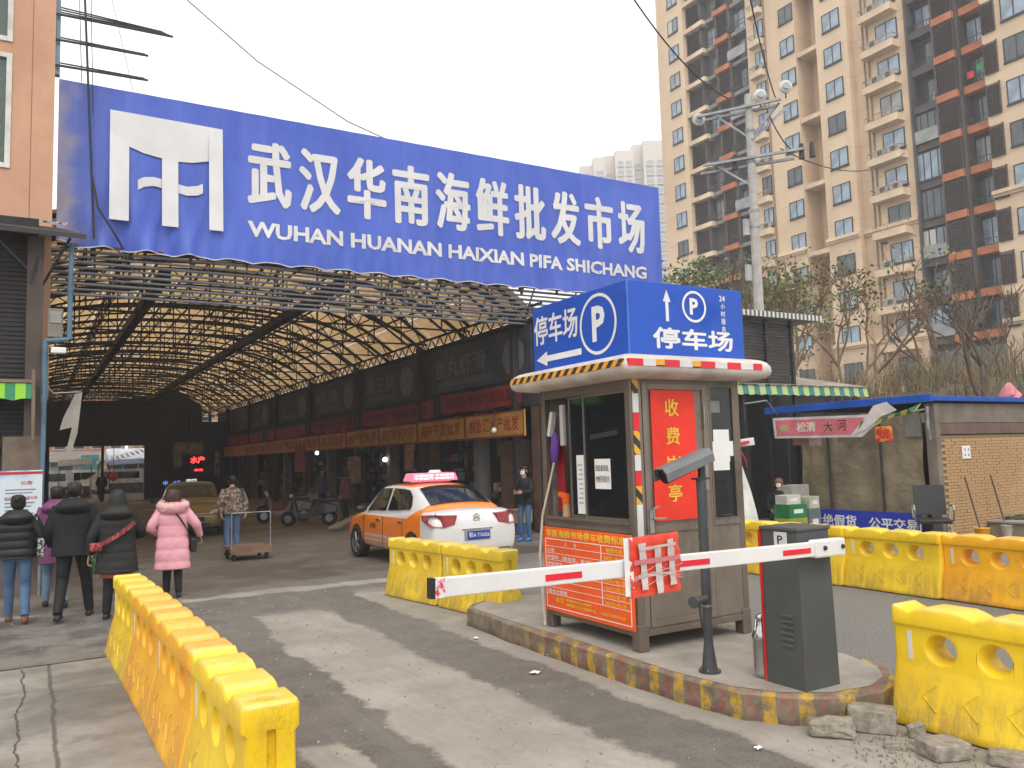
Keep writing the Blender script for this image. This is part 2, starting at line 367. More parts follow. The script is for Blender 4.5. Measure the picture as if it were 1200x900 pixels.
for (cx, cy) in ((x0, y0), (x1, y0), (x0, y1), (x1, y1)):
    g = G(); sx = 1 if cx == x0 else -1; sy = 1 if cy == y0 else -1
    g.box(min(cx, cx+sx*.07), max(cx, cx+sx*.07), min(cy, cy+sy*.07), max(cy, cy+sy*.07), .36, 2.56); P('corner_post', g, BRONZE, bev=.006)
    g = G(); q = .1; g.box(min(cx-.006*sx, cx+sx*q), max(cx-.006*sx, cx+sx*q), min(cy-.006*sy, cy+sy*q), max(cy-.006*sy, cy+sy*q), .206, .43); P('leg', g, BRONZE, bev=.006)
g = G(); g.box(x0+.01, x1-.01, y0+.01, y1-.01, .345, .4); P('floor_plate', g, BRONZE)
g = G(); z = (.33, .385)
g.box(x0+.1, x1-.1, y0-.004, y0+.03, *z); g.box(x0-.004, x0+.03, y0+.1, y1-.1, *z); g.box(x1-.03, x1+.004, y0+.1, y1-.1, *z); g.box(x0+.1, x1-.1, y1-.03, y1+.004, *z); P('base_rail', g, BRONZE, bev=.004)
# lower cladding
g = G(); g.box(x0+.012, x0+.03, y0+.07, y1-.07, .385, 1.2); P('side_panel', g, BRONZE2)
g = G(); g.box(x1-.03, x1-.012, y0+.07, y1-.07, .385, 1.28); P('side_panel', g, BRONZE2)
g = G(); g.box(x0+.07, x1-.07, y1-.03, y1-.012, .385, 2.5); P('back_panel', g, BRONZE2)
# window sill rails
g = G(); g.box(x0-.008, x0+.05, y0+.07, y1-.07, 1.2, 1.235); g.box(x0-.02, x0+.05, y0+.07, y1-.07, 1.275, 1.3); P('sill_rail', g, BRONZE, bev=.003)
g = G(); g.box(x0+.003, x0+.04, y0+.07, y1-.07, 1.235, 1.275); P('sill_channel', g, mat('weathered_aluminium', (.22, .19, .17), .35, .6))
g = G(); g.box(x0+.004, x0+.05, y0+.07, y1-.07, 2.47, 2.56); g.box(x1-.05, x1-.004, y0+.07, y1-.07, 2.47, 2.56); g.box(x0+.07, x1-.07, y0+.004, y0+.05, 2.52, 2.56); g.box(x0+.07, x1-.07, y1-.05, y1-.004, 2.5, 2.56); P('top_rail', g, BRONZE)
def sash(y_a, y_b, xf, note=None, z0=1.3, z1=2.47, fr=.028):
    g = G(); g.box(xf, xf+.025, y_a, y_a+fr, z0, z1); g.box(xf, xf+.025, y_b-fr, y_b, z0, z1); g.box(xf, xf+.025, y_a+fr, y_b-fr, z0, z0+fr); g.box(xf, xf+.025, y_a+fr, y_b-fr, z1-fr, z1)
    f = P('window_frame', g, BRONZE, bev=.002)
    g = G(); g.box(xf+.01, xf+.015, y_a+fr, y_b-fr, z0+fr, z1-fr); put('pane', g, DGLASS, f); 
    g = G(); g.box(xf-.004, xf, y_b-fr, y_b-fr+.012, z0, z1); put('edge_trim', g, ALU, f); return f
sash(5.72, 6.40, 4.535); sash(6.36, 6.68, 4.565)
sash(5.72, 7.04, 5.79)          # far side window
# papers on the left windows
g = G(); g.box(4.5585, 4.5605, 6.415, 6.555, 1.34, 1.9); pp = P('notice_sheet', g, PAPER)
g = G()
for i in range(9): g.box(4.557, 4.5585, 6.46, 6.54-random.random()*.04, 1.44+i*.045, 1.45+i*.045)
put('print', g, mat('grey_ink', (.25, .25, .27), .8), pp)
g = G(); g.box(4.529, 4.531, 5.98, 6.22, 1.585, 1.86); pp = P('notice_sheet', g, PAPER)
g = G(); gtext(g, '请自备现金，', (4.529, 6.205, 1.745), -Y_, Z_, .21, .062, bold=.008, lift=.002); gtext(g, '勿他们扫码支付', (4.529, 6.205, 1.645), -Y_, Z_, .21, .062, bold=.008, lift=.002); put('lettering', g, INK, pp)
g = G(); g.add([(4.545, 6.3, 2.04), (4.545, 5.88, 2.075), (4.545, 5.88, 2.12), (4.545, 6.3, 2.085)], [(0, 3, 2, 1)]); P('light_tube', g, mat('lamp_tube', (.55, .53, .5), .4))
# upright reflective strip on the near corner
zc = 1.27; cols = [(WPRINT, .13), (HAZ2, .19), (REFR, .13), (REFW, .13), (HAZ2, .17), (REFR, .15), (REFW, .18), (HAZ2, .14)]
zt = .96
for m_, L in [(REFW, .28), (HAZ2, .16), (REFR, .13), (REFW, .14), (HAZ2, .21), (REFR, .16), (REFW, .17), (HAZ2, .13)]:
    g = G(); g.box(4.545, 4.61, y0-.007, y0-.001, zt+.22, zt+.22+L-.003)
    P('reflective_strip', g, m_); zt += L
# front: door
g = G(); a, b, zz0, zz1 = 4.655, 5.42, .4, 2.52; f = .055
g.box(a, a+f, y0-.004, y0+.03, zz0, zz1); g.box(b-f, b, y0-.004, y0+.03, zz0, zz1); g.box(a+f, b-f, y0-.004, y0+.03, zz1-f, zz1); g.box(a+f, b-f, y0-.004, y0+.03, zz0, zz0+f); g.box(a+f, b-f, y0-.004, y0+.03, 1.2, 1.265)
g.box(a+f, b-f, y0+.01, y0+.025, zz0+f, 1.2); g.box(a+f, b-f, y0+.01, y0+.025, 1.265, zz1-f)
door = P('door', g, BRONZE2, bev=.003)
g = G(); g.box(x0+.07, 4.648, y0+.002, y0+.03, .4, 2.52); g.box(5.427, 5.45, y0+.002, y0+.04, .4, 2.52); g.box(5.45, 5.77, y0+.006, y0+.03, .4, 1.22); g.box(5.45, 5.77, y0-.004, y0+.035, 1.22, 1.265); P('front_panel', g, BRONZE2, bev=.002)
g = G(); g.box(4.675, 4.72, y0-.018, y0-.004, 1.2, 1.4); g.cyl((4.7, y0-.018, 1.33), (4.7, y0-.05, 1.33), .009); g.beam((4.695, y0-.05, 1.33), (4.83, y0-.05, 1.325), .016); g.beam((4.695, y0-.05, 1.33), (4.695, y0-.05, 1.42), .014); g.beam((4.695, y0-.05, 1.42), (4.76, y0-.045, 1.43), .014)
put('handle', g, ALU, door, bev=.002)
g = G(); g.box(4.745, 5.262, y0-.009, y0-.0055, 1.3, 2.46); pst = put('poster', g, REDPOST, door)
g = G()
for i, ch in enumerate('收费岗亭'): gtext(g, ch, (4.905, y0-.009, 2.225-i*.255), X_, Z_, .16, .155, bold=.012, lift=.003)
put('lettering', g, YINK, pst)
g = G(); g.box(5.365, 5.375, y0-.02, y0-.004, 2.1, 2.32); g.box(5.35, 5.385, y0-.02, y0-.004, 1.55, 1.78); put('hinge', g, ALU, door)
# front right window
g = G(); a, b, c0, c1, f = 5.452, 5.77, 1.265, 2.52, .022
g.box(a, a+f, y0, y0+.03, c0, c1); g.box(b-f, b, y0, y0+.03, c0, c1); g.box(a+f, b-f, y0, y0+.03, c0, c0+f); g.box(a+f, b-f, y0, y0+.03, c1-f, c1)
wf = P('window_frame', g, BRONZE); g = G(); g.box(a+f, b-f, y0+.014, y0+.018, c0+f, c1-f); put('pane', g, DGLASS, wf)
for r in ((5.5, 5.7, 1.8, 2.1), (5.465, 5.75, 1.85, 1.99), (5.48, 5.69, 1.72, 1.86), (5.465, 5.6, 2.26, 2.37)):
    g = G(); yy = y0+.008+r[0]*.001; g.box(r[0], r[1], yy-.0012, yy, r[2], r[3]); P('notice_sheet', g, PAPER if r[3] < 2.2 else mat('faded_sheet', (.2, .22, .2), .8))
# tariff board
g = G(); g.box(4.497, 4.512, 5.68, 7.1, .375, 1.195); bd = P('tariff_board', g, ORANGE, bev=.004)
g = G(); X = 4.497
for yy0, yy1, a, b in ((7.06, 5.72, 1.075, 1.082), (7.06, 5.72, .41, .417)): g.box(X-.003, X, yy1, yy0, a, b)
for yv in (7.06, 5.72, 6.13): g.box(X-.003, X, yv-.004, yv+.004, .417 if yv != 6.13 else .54, 1.075)
for i in range(8): g.box(X-.003, X, 5.724, 7.056, 1.005-i*.0665, 1.009-i*.0665)
put('ruled_lines', g, WPRINT, bd)
g = G(); gtext(g, '华南海鲜市场停车收费标准', (X, 7.04, 1.1), -Y_, Z_, 1.28, .075, bold=.015)
for i, t in enumerate(['50元/天/次', '50元/天/次', '80元/天/次', '80元/天/次', '100元/天/次', '150元/天/次', '200元/天/次']): gtext(g, t, (X, 6.09, .948-i*.0665), -Y_, Z_, .31, .042, bold=.01)
gtext(g, '收费标准', (X, 6.05, 1.02), -Y_, Z_, .24, .042, bold=.01)
gtext(g, '备注：', (X, 6.9, .47), -Y_, Z_, .16, .05, bold=.012)
gtext(g, '车辆进场请减速慢行', (X, 6.72, .495), -Y_, Z_, .42, .028, bold=.008); gtext(g, '请保管好车内贵重物品，一经发生概不负责', (X, 6.72, .45), -Y_, Z_, .92, .03, bold=.008)
put('lettering', g, YINK, bd)
g = G()
for i, t in enumerate(['小车', '中型车（面包车、皮卡）', '中型货车', '小型货车', '大型货车', '挂车', '超长大货车']):
    gtext(g, t, (X, 7.03, .948-i*.0665), -Y_, Z_, .09*len(t)*.75, .042, bold=.01)
gtext(g, '车', (X, 6.72, 1.02), -Y_, Z_, .04, .04); gtext(g, '型', (X, 6.56, 1.02), -Y_, Z_, .04, .04); put('row_lettering', g, WPRINT, bd)
# interior
g = G(); g.box(4.6, 5.75, 6.55, 7.05, .4, 1.15); P('desk', g, mat('desk_laminate', (.2, .17, .15), .6))
g = G(); g.box(5.0, 5.6, 6.9, 7.04, 1.16, 1.75); P('shelf', g, mat('booth_shelf', (.25, .18, .12), .7))
g = G(); g.box(5.2, 5.72, 5.75, 6.1, 1.3, 1.62); P('storage_box', g, CARDB)
g = G(); g.box(4.56, 5.79, 7.06, 7.09, 1.2, 2.5); P('inner_lining', g, mat('booth_lining', (.32, .3, .28), .8, dirt=((.1, .08, .07), .5)))
g = G(); g.box(4.62, 4.635, 6.86, 6.99, 1.34, 2.05); P('calendar', g, mat('maroon_sheet', (.3, .01, .02), .7))
g = G(); g.beam((4.555, 7.0, 2.1), (4.555, 6.93, 2.34), .05); g.box(4.53, 4.56, 6.72, 6.78, 2.0, 2.4); P('door_catch', g, mat('white_plastic', (.6, .6, .58), .5))
# things put in the open hatch
t = thing('mop', 'long pale-handled mop with purple head leaning in the open left hatch of the booth', 'mop', (4.44, 7.12, .2))
g = G(); g.tube([(4.46, 7.06, .23), (4.45, 7.1, .9), (4.47, 7.06, 1.3), (4.55, 6.92, 1.86)], .013, 8); put('handle', g, mat('pale_handle', (.55, .48, .4), .6), t)
g = G(); 
rr = [[Vector((4.552+math.cos(a)*.03*k, 6.93+(zz-1.86)*-.1+math.sin(a)*.055*k, zz)) for a in [i*math.pi/5 for i in range(10)]] for zz, k in ((1.83, .5), (1.86, 1), (1.95, 1.15), (2.03, 1.05), (2.1, .9), (2.13, .5))]
g.loft(rr); put('mop_head', g, mat('purple_cloth', (.13, .05, .3), .9, bump=.01), t)
t = thing('hand_sprayer', 'orange and clear hand sprayer on the hatch sill of the booth', 'sprayer', (4.6, 6.8, 1.3))
g = G(); g.cyl((4.58, 6.78, 1.302), (4.58, 6.78, 1.42), .045, .04, 12); put('bottle', g, mat('clear_amber', (.45, .3, .15), .3), t)
g = G(); g.cyl((4.58, 6.78, 1.42), (4.58, 6.78, 1.5), .04, .05, 12); g.beam((4.58, 6.75, 1.5), (4.58, 6.9, 1.52), .045); put('trigger_head', g, mat('orange_plastic', (.8, .12, .01), .4), t)
# roof
bev_r = []
def rrect(xa, xb, ya, yb, r, z, k=5):
    o = []
    for cx, cy, a0 in ((xb-r, yb-r, 0), (xa+r, yb-r, 90), (xa+r, ya+r, 180), (xb-r, ya+r, 270)):
        for i in range(k): t = R_(a0+90*i/(k-1)); o.append(Vector((cx+math.cos(t)*r, cy+math.sin(t)*r, z)))
    return o
g = G(); RX0, RX1, RY0, RY1 = 4.29, 6.07, 5.4, 7.36
prof = [(.16, 2.555), (.045, 2.572), (.012, 2.6), (0, 2.64), (.008, 2.685), (.03, 2.72), (.07, 2.745), (.13, 2.76)]
g.loft([rrect(RX0+d, RX1-d, RY0+d, RY1-d, .05, z) for d, z in prof], 0, True)
roof = P('roof', g, CREAM)
g = G(); g.box(RX0-.004, RX0-.001, RY0+.05, RY1-.05, 2.66, 2.7); 
g = G(); g.box(RX0-.006, RX0+.02, RY0+.04, RY1-.05, 2.642, 2.702); put('hazard_strip', g, HAZ, roof)
g = G(); xx = RX0+.03
for m_, L in [(REFR, .16), (REFW, .14), (HAZ, .1), (REFR, .17), (REFW, .15), (HAZ, .1), (REFR, .17), (REFW, .15), (REFR, .17), (REFW, .16), (REFR, .12)]:
    if xx+L > RX1-.04: break
    g = G(); g.box(xx, xx+L-.003, RY0-.006, RY0+.02, 2.642, 2.702); put('reflective_strip', g, m_, roof); xx += L
# sign box
SX0, SX1, SY0, SY1, SZ0, SZ1 = 4.49, 5.89, 5.59, 7.16, 2.762, 3.43
g = G(); g.box(SX0, SX1, SY0, SY1, SZ0, SZ1); sb = P('sign_box', g, BLUE, bev=.006)
g = G(); g.box(SX0-.004, SX0+.01, SY0-.004, SY0+.01, SZ0, SZ1+.003); put('corner_trim', g, mat('blue_trim', (.06, .17, .6), .4), sb)
g = G(); O = lambda y, z: (SX0, y, z)
gtext(g, '停车场', O(7.13, 3.03), -Y_, Z_, .78, .3, bold=.02); ring(g, O(6.03, 3.1), -Y_, Z_, .255, .285, 48, ky=1.0); gtext(g, 'P', O(6.12, 2.94), -Y_, Z_, .2, .33, bold=.035)
flat(g, [(0, 0), (.2, .075), (.2, .03), (.8, .03), (.8, -.03), (.2, -.03), (.2, -.075)], O(7.1, 2.88), -Y_, Z_)
O2 = lambda x, z: (x, SY0, z)
ring(g, O2(5.27, 3.235), X_, Z_, .125, .148, 40); gtext(g, 'P', O2(5.215, 3.16), X_, Z_, .105, .155, bold=.035)
flat(g, [(-.018, 0), (.018, 0), (.018, .18), (.045, .18), (0, .29), (-.045, .18), (-.018, .18)], O2(4.94, 3.08), X_, Z_)
gtext(g, '停车场', O2(4.76, 2.83), X_, Z_, .98, .195, bold=.02)
gtext(g, '24', O2(5.59, 3.31), X_, Z_, .075, .055, bold=.02)
for i, ch in enumerate('小时服务'): gtext(g, ch, O2(5.605, 3.235-i*.073), X_, Z_, .055, .055, bold=.015)
put('lettering', g, WPRINT, sb)
# ================================================================ barrier gate
GREYP = mat('charcoal_powder_coat', (.075, .083, .085), .5, .1, var=.1, dirt=((.09, .085, .08), .3), bump=.001)
t = thing('barrier_gate', 'dark grey barrier gate cabinet with white arm lowered across the lane', 'barrier gate', (4.9, 4.25, .2))
g = G(); cx0, cx1, cy0, cy1 = 4.71, 5.07, 4.07, 4.43
g.loft([[Vector((a, b, z)) for a, b in ((cx0+k, cy0+k), (cx1-k, cy0+k), (cx1-k, cy1-k), (cx0+k, cy1-k))] for z, k in ((.2, 0), (1.305, .012))], sm=False); cab = put('cabinet', g, GREYP, t, bev=.006)
g = G(); g.box(cx0-.0, cx1, cy0-.0, cy1, 1.307, 1.335); put('lid', g, GREYP, cab, bev=.008)
g = G(); g.box(cx0-.008, cx0+.02, cy1-.012, cy1+.003, .2, 1.31); put('door_seal', g, mat('red_seal', (.6, .02, .02), .5), t)
for i in range(6):
    g = G(); g.cbox((cx0-.002, 4.2, .5+i*.042), (.014, .11, .014)); put('vent_slat', g, mat('vent_grey', (.1, .105, .11), .5), cab)
g = G(); g.box(cx0+.003, cx0+.0085, 4.17, 4.29, 1.19, 1.3); pl = put('parking_plate', g, WHITE, cab, bev=.003)
g = G(); gtext(g, 'P', (cx0+.002, 4.255, 1.215), -Y_, Z_, .05, .06, bold=.01, lift=.002); put('lettering', g, INK, pl)
def arm_z(x): return 1.245-(5.05-x)*-.0003
ARMP = mat('arm_white', (.72, .72, .72), .35, var=.05, dirt=((.5, .48, .45), .3), bump=0)
A, B = Vector((1.8, 3.955, 1.235)), Vector((5.05, 3.985, 1.19))
g = G(); g.beam(A, B, .045, .1); arm = put('arm', g, ARMP, t, bev=.006)
ax = (B-A).normalized()
for u0_, u1_ in ((.7, .95), (1.68, 1.95), (2.63, 2.91)):
    g = G(); g.beam(A+ax*u0_+Vector((0, -.0245, -.005)), A+ax*u1_+Vector((0, -.0245, -.005)), .003, .036); put('reflective_strip', g, REFR, arm)
g = G(); g.beam(A-ax*.006, A+ax*.02, .049, .104); put('end_cap', g, BLACK, arm)
g = G(); g.beam(A+ax*.02+Vector((0, -.0235, 0)), A+ax*.075+Vector((0, -.0235, 0)), .004, .1)
h = Sh('red_scuff', .6); h.col(h.mix(h.noise(40, 5, .7).step(.48, .55), (.7, .68, .68), (.6, .03, .08))); put('tape_wrap', g, h.m, arm)
g = G(); g.beam(B-ax*.3, B+ax*.02, .075, .125); put('arm_clamp', g, ARMP, arm, bev=.015)
g = G()
for u_ in (-.21, -.02): g.cyl(B+ax*u_+Vector((0, -.038, .005)), B+ax*u_+Vector((0, -.05, .005)), .016, n=8)
put('bolt', g, DSTEEL, arm)
# taped placard hung on the arm
pt = thing('taped_placard', 'red placard bound to the barrier arm with strips of white tape', 'placard', (3.25, 3.92, 1.2))
px0, px1, pz0, pz1, py = 3.08, 3.47, 1.045, 1.4, 3.915
def warp(x, z): return py - .008*math.sin(x*22+z*9) - .006*math.sin(z*30)
g = G(); nx, nz = 14, 12
h = Sh('crumpled_red_card', .5); n = h.noise(9, 6, .65); h.col(h.mix(n.step(.55, .7)*.5, (.72, .06, .03), (.85, .3, .24))); h.bump(n, .02, .8)
for sd_, off in ((0, 0), (1, .003)):
    g.add([(px0+(px1-px0)*i/nx+random.uniform(-.003, .003), warp(i/nx, j/nz)+off, pz0+(pz1-pz0)*j/nz+.012*(i/nx)) for j in range(nz+1) for i in range(nx+1)],
          [(j*(nx+1)+i, j*(nx+1)+i+1, (j+1)*(nx+1)+i+1, (j+1)*(nx+1)+i) for j in range(nz) for i in range(nx)], 0, True)
put('card', g, h.m, pt)
g = G(); g.box(px0-.035, px0+.03, py+.004, py+.008, 1.06, 1.4); put('backing', g, PAPER, pt)
TAPE = mat('crumpled_tape', (.6, .52, .5), .35, bump=.01, bscale=25, var=.3); PTAPE = mat('pink_tape', (.66, .2, .22), .4, bump=.01, bscale=25, var=.3)
def tape(a, b, c, d, w0, m_, yo, n=8):
    g = G(); vx, vz = c-a, d-b; L = math.hypot(vx, vz); nxv, nzv = -vz/L, vx/L; pr = None; vs = []
    for k in range(n+1):
        t0 = k/n; w_ = w0*random.uniform(.8, 1.2); qx, qz = a+vx*t0, b+vz*t0; yy = py-yo-random.uniform(0, .005)
        vs += [(qx-nxv*w_, yy, qz-nzv*w_), (qx+nxv*w_, yy-.001, qz+nzv*w_)]
    g.add(vs, [(2*k, 2*k+1, 2*k+3, 2*k+2) for k in range(n)]); put('tape_strip', g, m_, pt)
tape(3.175, 1.09, 3.16, 1.365, .026, TAPE, .018); tape(3.29, 1.06, 3.28, 1.34, .025, TAPE, .018); tape(3.395, 1.1, 3.38, 1.375, .024, TAPE, .018)
tape(3.14, 1.33, 3.42, 1.345, .009, TAPE, .024); tape(3.09, 1.255, 3.45, 1.262, .014, PTAPE, .026); tape(3.12, 1.17, 3.4, 1.175, .007, TAPE, .024)
g = G()
for k in range(5):
    a = 3.05+random.random()*.1; g.tube([(a, py-.028, 1.08+random.random()*.1), (a+.17, py-.031, 1.15+random.random()*.12), (3.47, py-.028, 1.12+random.random()*.13)], .0014, 4)
put('string_wrap', g, TAPE, pt)
# ================================================================ camera post
t = thing('camera_post', 'slim grey post topped by a bullet camera, small lamp low on its side', 'camera post', (4.56, 4.86, .2))
PG = mat('post_grey', (.075, .08, .088), .45, .3, bump=0)
g = G(); g.cyl((4.56, 4.86, .205), (4.56, 4.86, .22), .085, n=20); g.cyl((4.56, 4.86, .22), (4.56, 4.86, .42), .062, .036, 16); put('base', g, PG, t)
for a in range(4): g = G(); g.cyl((4.56+.066*math.cos(a*1.57+.6), 4.86+.066*math.sin(a*1.57+.6), .22), (4.56+.066*math.cos(a*1.57+.6), 4.86+.066*math.sin(a*1.57+.6), .24), .009, n=6); put('anchor_bolt', g, ALU, t)
g = G(); g.cyl((4.56, 4.86, .42), (4.56, 4.86, 1.68), .036, n=20); put('pole', g, PG, t)
g = G(); g.cyl((4.56, 4.86, .7), (4.56, 4.86, .715), .041, n=20); put('strap', g, ALU, t)
g = G(); g.beam((4.56, 4.86, 1.68), (4.57, 4.86, 1.8), .03); g.box(4.5, 4.62, 4.82, 4.9, 1.68, 1.695); put('bracket', g, DSTEEL, t)
c0, c1 = Vector((4.17, 4.83, 1.725)), Vector((4.66, 4.88, 1.86)); d = (c1-c0).normalized()
g = G(); g.cyl(c0+Vector((0, 0, -.01)), c1, .056, n=20); bd_ = put('camera_body', g, mat('camera_grey', (.03, .033, .037), .4), t)
g = G(); s_ = d.cross(Z_).normalized(); u_ = s_.cross(d)
prof = [(a_*1.32, b_*1.32) for a_, b_ in [(-.056, -.028), (-.056, .02), (-.034, .052), (.034, .052), (.056, .02), (.056, -.028), (.05, -.028), (.048, .018), (.03, .046), (-.03, .046), (-.048, .018), (-.05, -.028)]]
g.prism(prof, c0-d*.05, s_, u_, d*.56); put('camera_hood', g, mat('hood_grey', (.16, .17, .18), .4), bd_, bev=.003)
g = G(); g.cyl(c0-d*.004+Vector((0, 0, -.01)), c0+d*.01+Vector((0, 0, -.01)), .05, n=18); put('lens_window', g, glass('lens_glass', (.01, .01, .012), .05, 1), bd_)
g = G(); g.cyl((4.53, 4.84, .77), (4.38, 4.8, .76), .032, .03, 14); g.cyl((4.38, 4.8, .76), (4.36, 4.795, .76), .045, n=14); put('lamp_head', g, PG, t)
g = G(); g.tube([(4.44, 4.81, .73), (4.45, 4.81, .6), (4.5, 4.83, .53), (4.54, 4.85, .55)], .01, 6); put('cable', g, PG, t)
# milk can / flask
t = thing('steel_flask', 'polished steel vacuum flask standing on the island beside the gate cabinet', 'flask', (4.78, 4.52, .2)); fx, fy = 4.79, 4.53
R1 = [(.0, .21), (.066, .21), (.072, .22), (.07, .235), (.07, .48), (.074, .5), (.07, .52), (.045, .57), (.034, .585), (.034, .62)]
def lathe(g, pts, cx, cy, n=24, m=0): return g.loft([[Vector((cx+math.cos(2*math.pi*i/n)*r, cy+math.sin(2*math.pi*i/n)*r, z)) for i in range(n)] for r, z in pts], m)
g = G(); lathe(g, R1[1:], fx, fy); put('flask_body', g, CHROME, t)
g = G(); lathe(g, [(.03, .62), (.037, .62), (.04, .64), (.033, .66), (.02, .665)], fx, fy); put('stopper', g, CHROME, t)
g = G(); g.tube([(fx-.07, fy-.02, .5), (fx-.1, fy-.03, .56), (fx-.06, fy-.01, .63)], .005, 6); put('wire_handle', g, CHROME, t)
# ================================================================ water filled plastic barriers
def barrier_mesh(L, m, cap_hole=False):
    # cross-section (x, z) along Y
    N = 25; H = .8; rings = []
    ys = [0, .02] + [.02+(L-.04)*i/(N-1) for i in range(1, N-1)] + [L-.02, L]
    def topz(y):
        ph = (y/L*3) % 1
        return H - .042*(0 if ph < .55 else min(1, (ph-.55)/.12) if ph < .78 else max(0, 1-(ph-.78)/.14))
    for k, y in enumerate(ys):
        e = .012 if k in (0, len(ys)-1) else 0; zt = topz(y)-e
        half = [(.205-e, .012+e), (.205-e, .05), (.195-e, .07), (.16-e, .25), (.125-e, .385), (.118-e, .42), (.116-e, .60), (.116-e, .655), (.135-e, .675), (.135-e, zt-.02), (.125-e, zt)]
        rings.append([Vector((x, y, z)) for x, z in half] + [Vector((-x, y, z)) for x, z in reversed(half)])
    g = G(); g.loft(rings, 0, True, False)
    me = fixn(mesh(g, m, 'barrier_shell')); o = bpy.data.objects.new('barrier_shell', me); COL.objects.link(o)
    c = G(); n = 20
    for i in range(3):
        yc = L*(.245+.255*i)
        for r0_, r1_, xa, xb in ((.074, .074, -.3, .3), (.104, .074, .123, .05), (.104, .074, -.123, -.05)):
            rr_ = [[Vector((xx, yc+math.cos(2*math.pi*j/n)*r_*1.1, .535+math.sin(2*math.pi*j/n)*r_)) for j in range(n)] for r_, xx in ((r0_, xa), (r1_, xb))]
            c2 = G(); c2.loft(rr_); cm = fixn(mesh(c2, m, 'c')); co = bpy.data.objects.new('c', cm); COL.objects.link(co)
            b = o.modifiers.new('b', 'BOOLEAN'); b.operation = 'DIFFERENCE'; b.object = co; b.solver = 'EXACT'
    # end slot
    for yy in (-.01, L-.03):
        c2 = G(); c2.box(-.022, .022, yy, yy+.04, .3, .68); co = bpy.data.objects.new('c', mesh(c2, m, 'c')); COL.objects.link(co)
        b = o.modifiers.new('b', 'BOOLEAN'); b.operation = 'DIFFERENCE'; b.object = co; b.solver = 'EXACT'
    for yy in (.03, L-.23):
        c2 = G(); c2.box(-.23, .23, yy+.1*0, yy+.2, -.02, .03); co = bpy.data.objects.new('c', mesh(c2, m, 'c')); COL.objects.link(co)
    if cap_hole:
        c2 = G(); c2.cyl((0, .1, .7), (0, .1, .9), .045, n=16); co = bpy.data.objects.new('c', fixn(mesh(c2, m, 'c'))); COL.objects.link(co)
        b = o.modifiers.new('b', 'BOOLEAN'); b.operation = 'DIFFERENCE'; b.object = co; b.solver = 'EXACT'
    bv = o.modifiers.new('v', 'BEVEL'); bv.width = .009; bv.segments = 2; bv.limit_method = 'ANGLE'; bv.angle_limit = R_(30)
    me2 = evalmesh(o)
    for q in list(bpy.data.objects):
        if q.name == 'c' or q.name.startswith('c.'): drop(q)
    drop(o)
    # raised chevrons and foot notches joined in
    bm = bmesh.new(); bm.from_mesh(me2); extra = G()
    for sx in (1, -1):
        for i in range(4):
            yc = L*(.17+.2*i)
            def pp(y, z):   # on the slope
                t = (z-.07)/.315; return Vector((sx*(.195-.07*t+.002), y, z))
            extra.beam(pp(yc, .31), pp(yc+.1, .225), .012, .012); extra.beam(pp(yc+.1, .225), pp(yc, .14), .012, .012)
    ex = mesh(extra, m, 'x'); bm.from_mesh(ex); bm.to_mesh(me2); bm.free()
    for p in me2.polygons: p.use_smooth = True
    me2.set_sharp_from_angle(angle=R_(32)); return me2
def plastic(name, c1, c2):
    h = Sh(name, .42, 0, .45); n = h.noise(2.3, 6, .6); f = h.noise(14, 6, .7, seed=2)
    c = h.mix(n.step(.3, .7), c1, c2); g_ = h.noise(3.5, 8, .72, seed=4).step(.5, .7); c = h.mix(g_*.3, c, (.3, .17, .04)); sc_l = (h.noise(9, 8, .8, (1, 1, .4), seed=9)-.5).abs().step(.012, .0)*h.noise(1.5, 3, seed=2).step(.5, .6); c = h.mix(sc_l*.55, c, (.1, .06, .02))
    fs_ = h.noise(16, 6, .7, (1, 1, .18), seed=6); lo = h.z.step(.46, .03)*fs_.step(.38, .62); c = h.mix(lo*.6, c, (.27, .18, .07)); tp = h.z.step(.77, .79)*f.step(.3, .6)*.35; c = h.mix(tp, c, (.7, .6, .35))
    sp = h.noise(38, 4, .8, seed=7).step(.66, .7); c = h.mix(sp*.5, c, (.06, .04, .02))
    h.col(c); h.set('Roughness', g_*.35+.38); h.bump(f, .003, .5); h.set('Subsurface Weight', .0); return h.m
YEL = plastic('yellow_plastic', (.78, .5, .008), (.9, .64, .02)); ORG = plastic('amber_plastic', (.82, .36, .007), (.93, .49, .014)); YEL2 = plastic('weathered_yellow_plastic', (.68, .46, .02), (.82, .6, .045))
BM = {}
def barrier(label, x, y, rz, m, L=1.4, group=None, capm=False, strip=True):
    key = (round(L, 2), m.name, capm)
    if key not in BM: BM[key] = barrier_mesh(L, m, capm)
    t = thing('water_barrier', label, 'barrier', (x, y, 0), rz, group)
    put('shell', BM[key], m, t)
    if strip:
        for s in (1, -1):
            g = G(); g.box(min(s*.116, s*.121), max(s*.116, s*.121), L-.14 if s < 0 else .1, L-.11 if s < 0 else .13, .44, .63); put('reflector', g, REFW, t, w=False)
    return t
GL = 'water barriers lining the walkway'
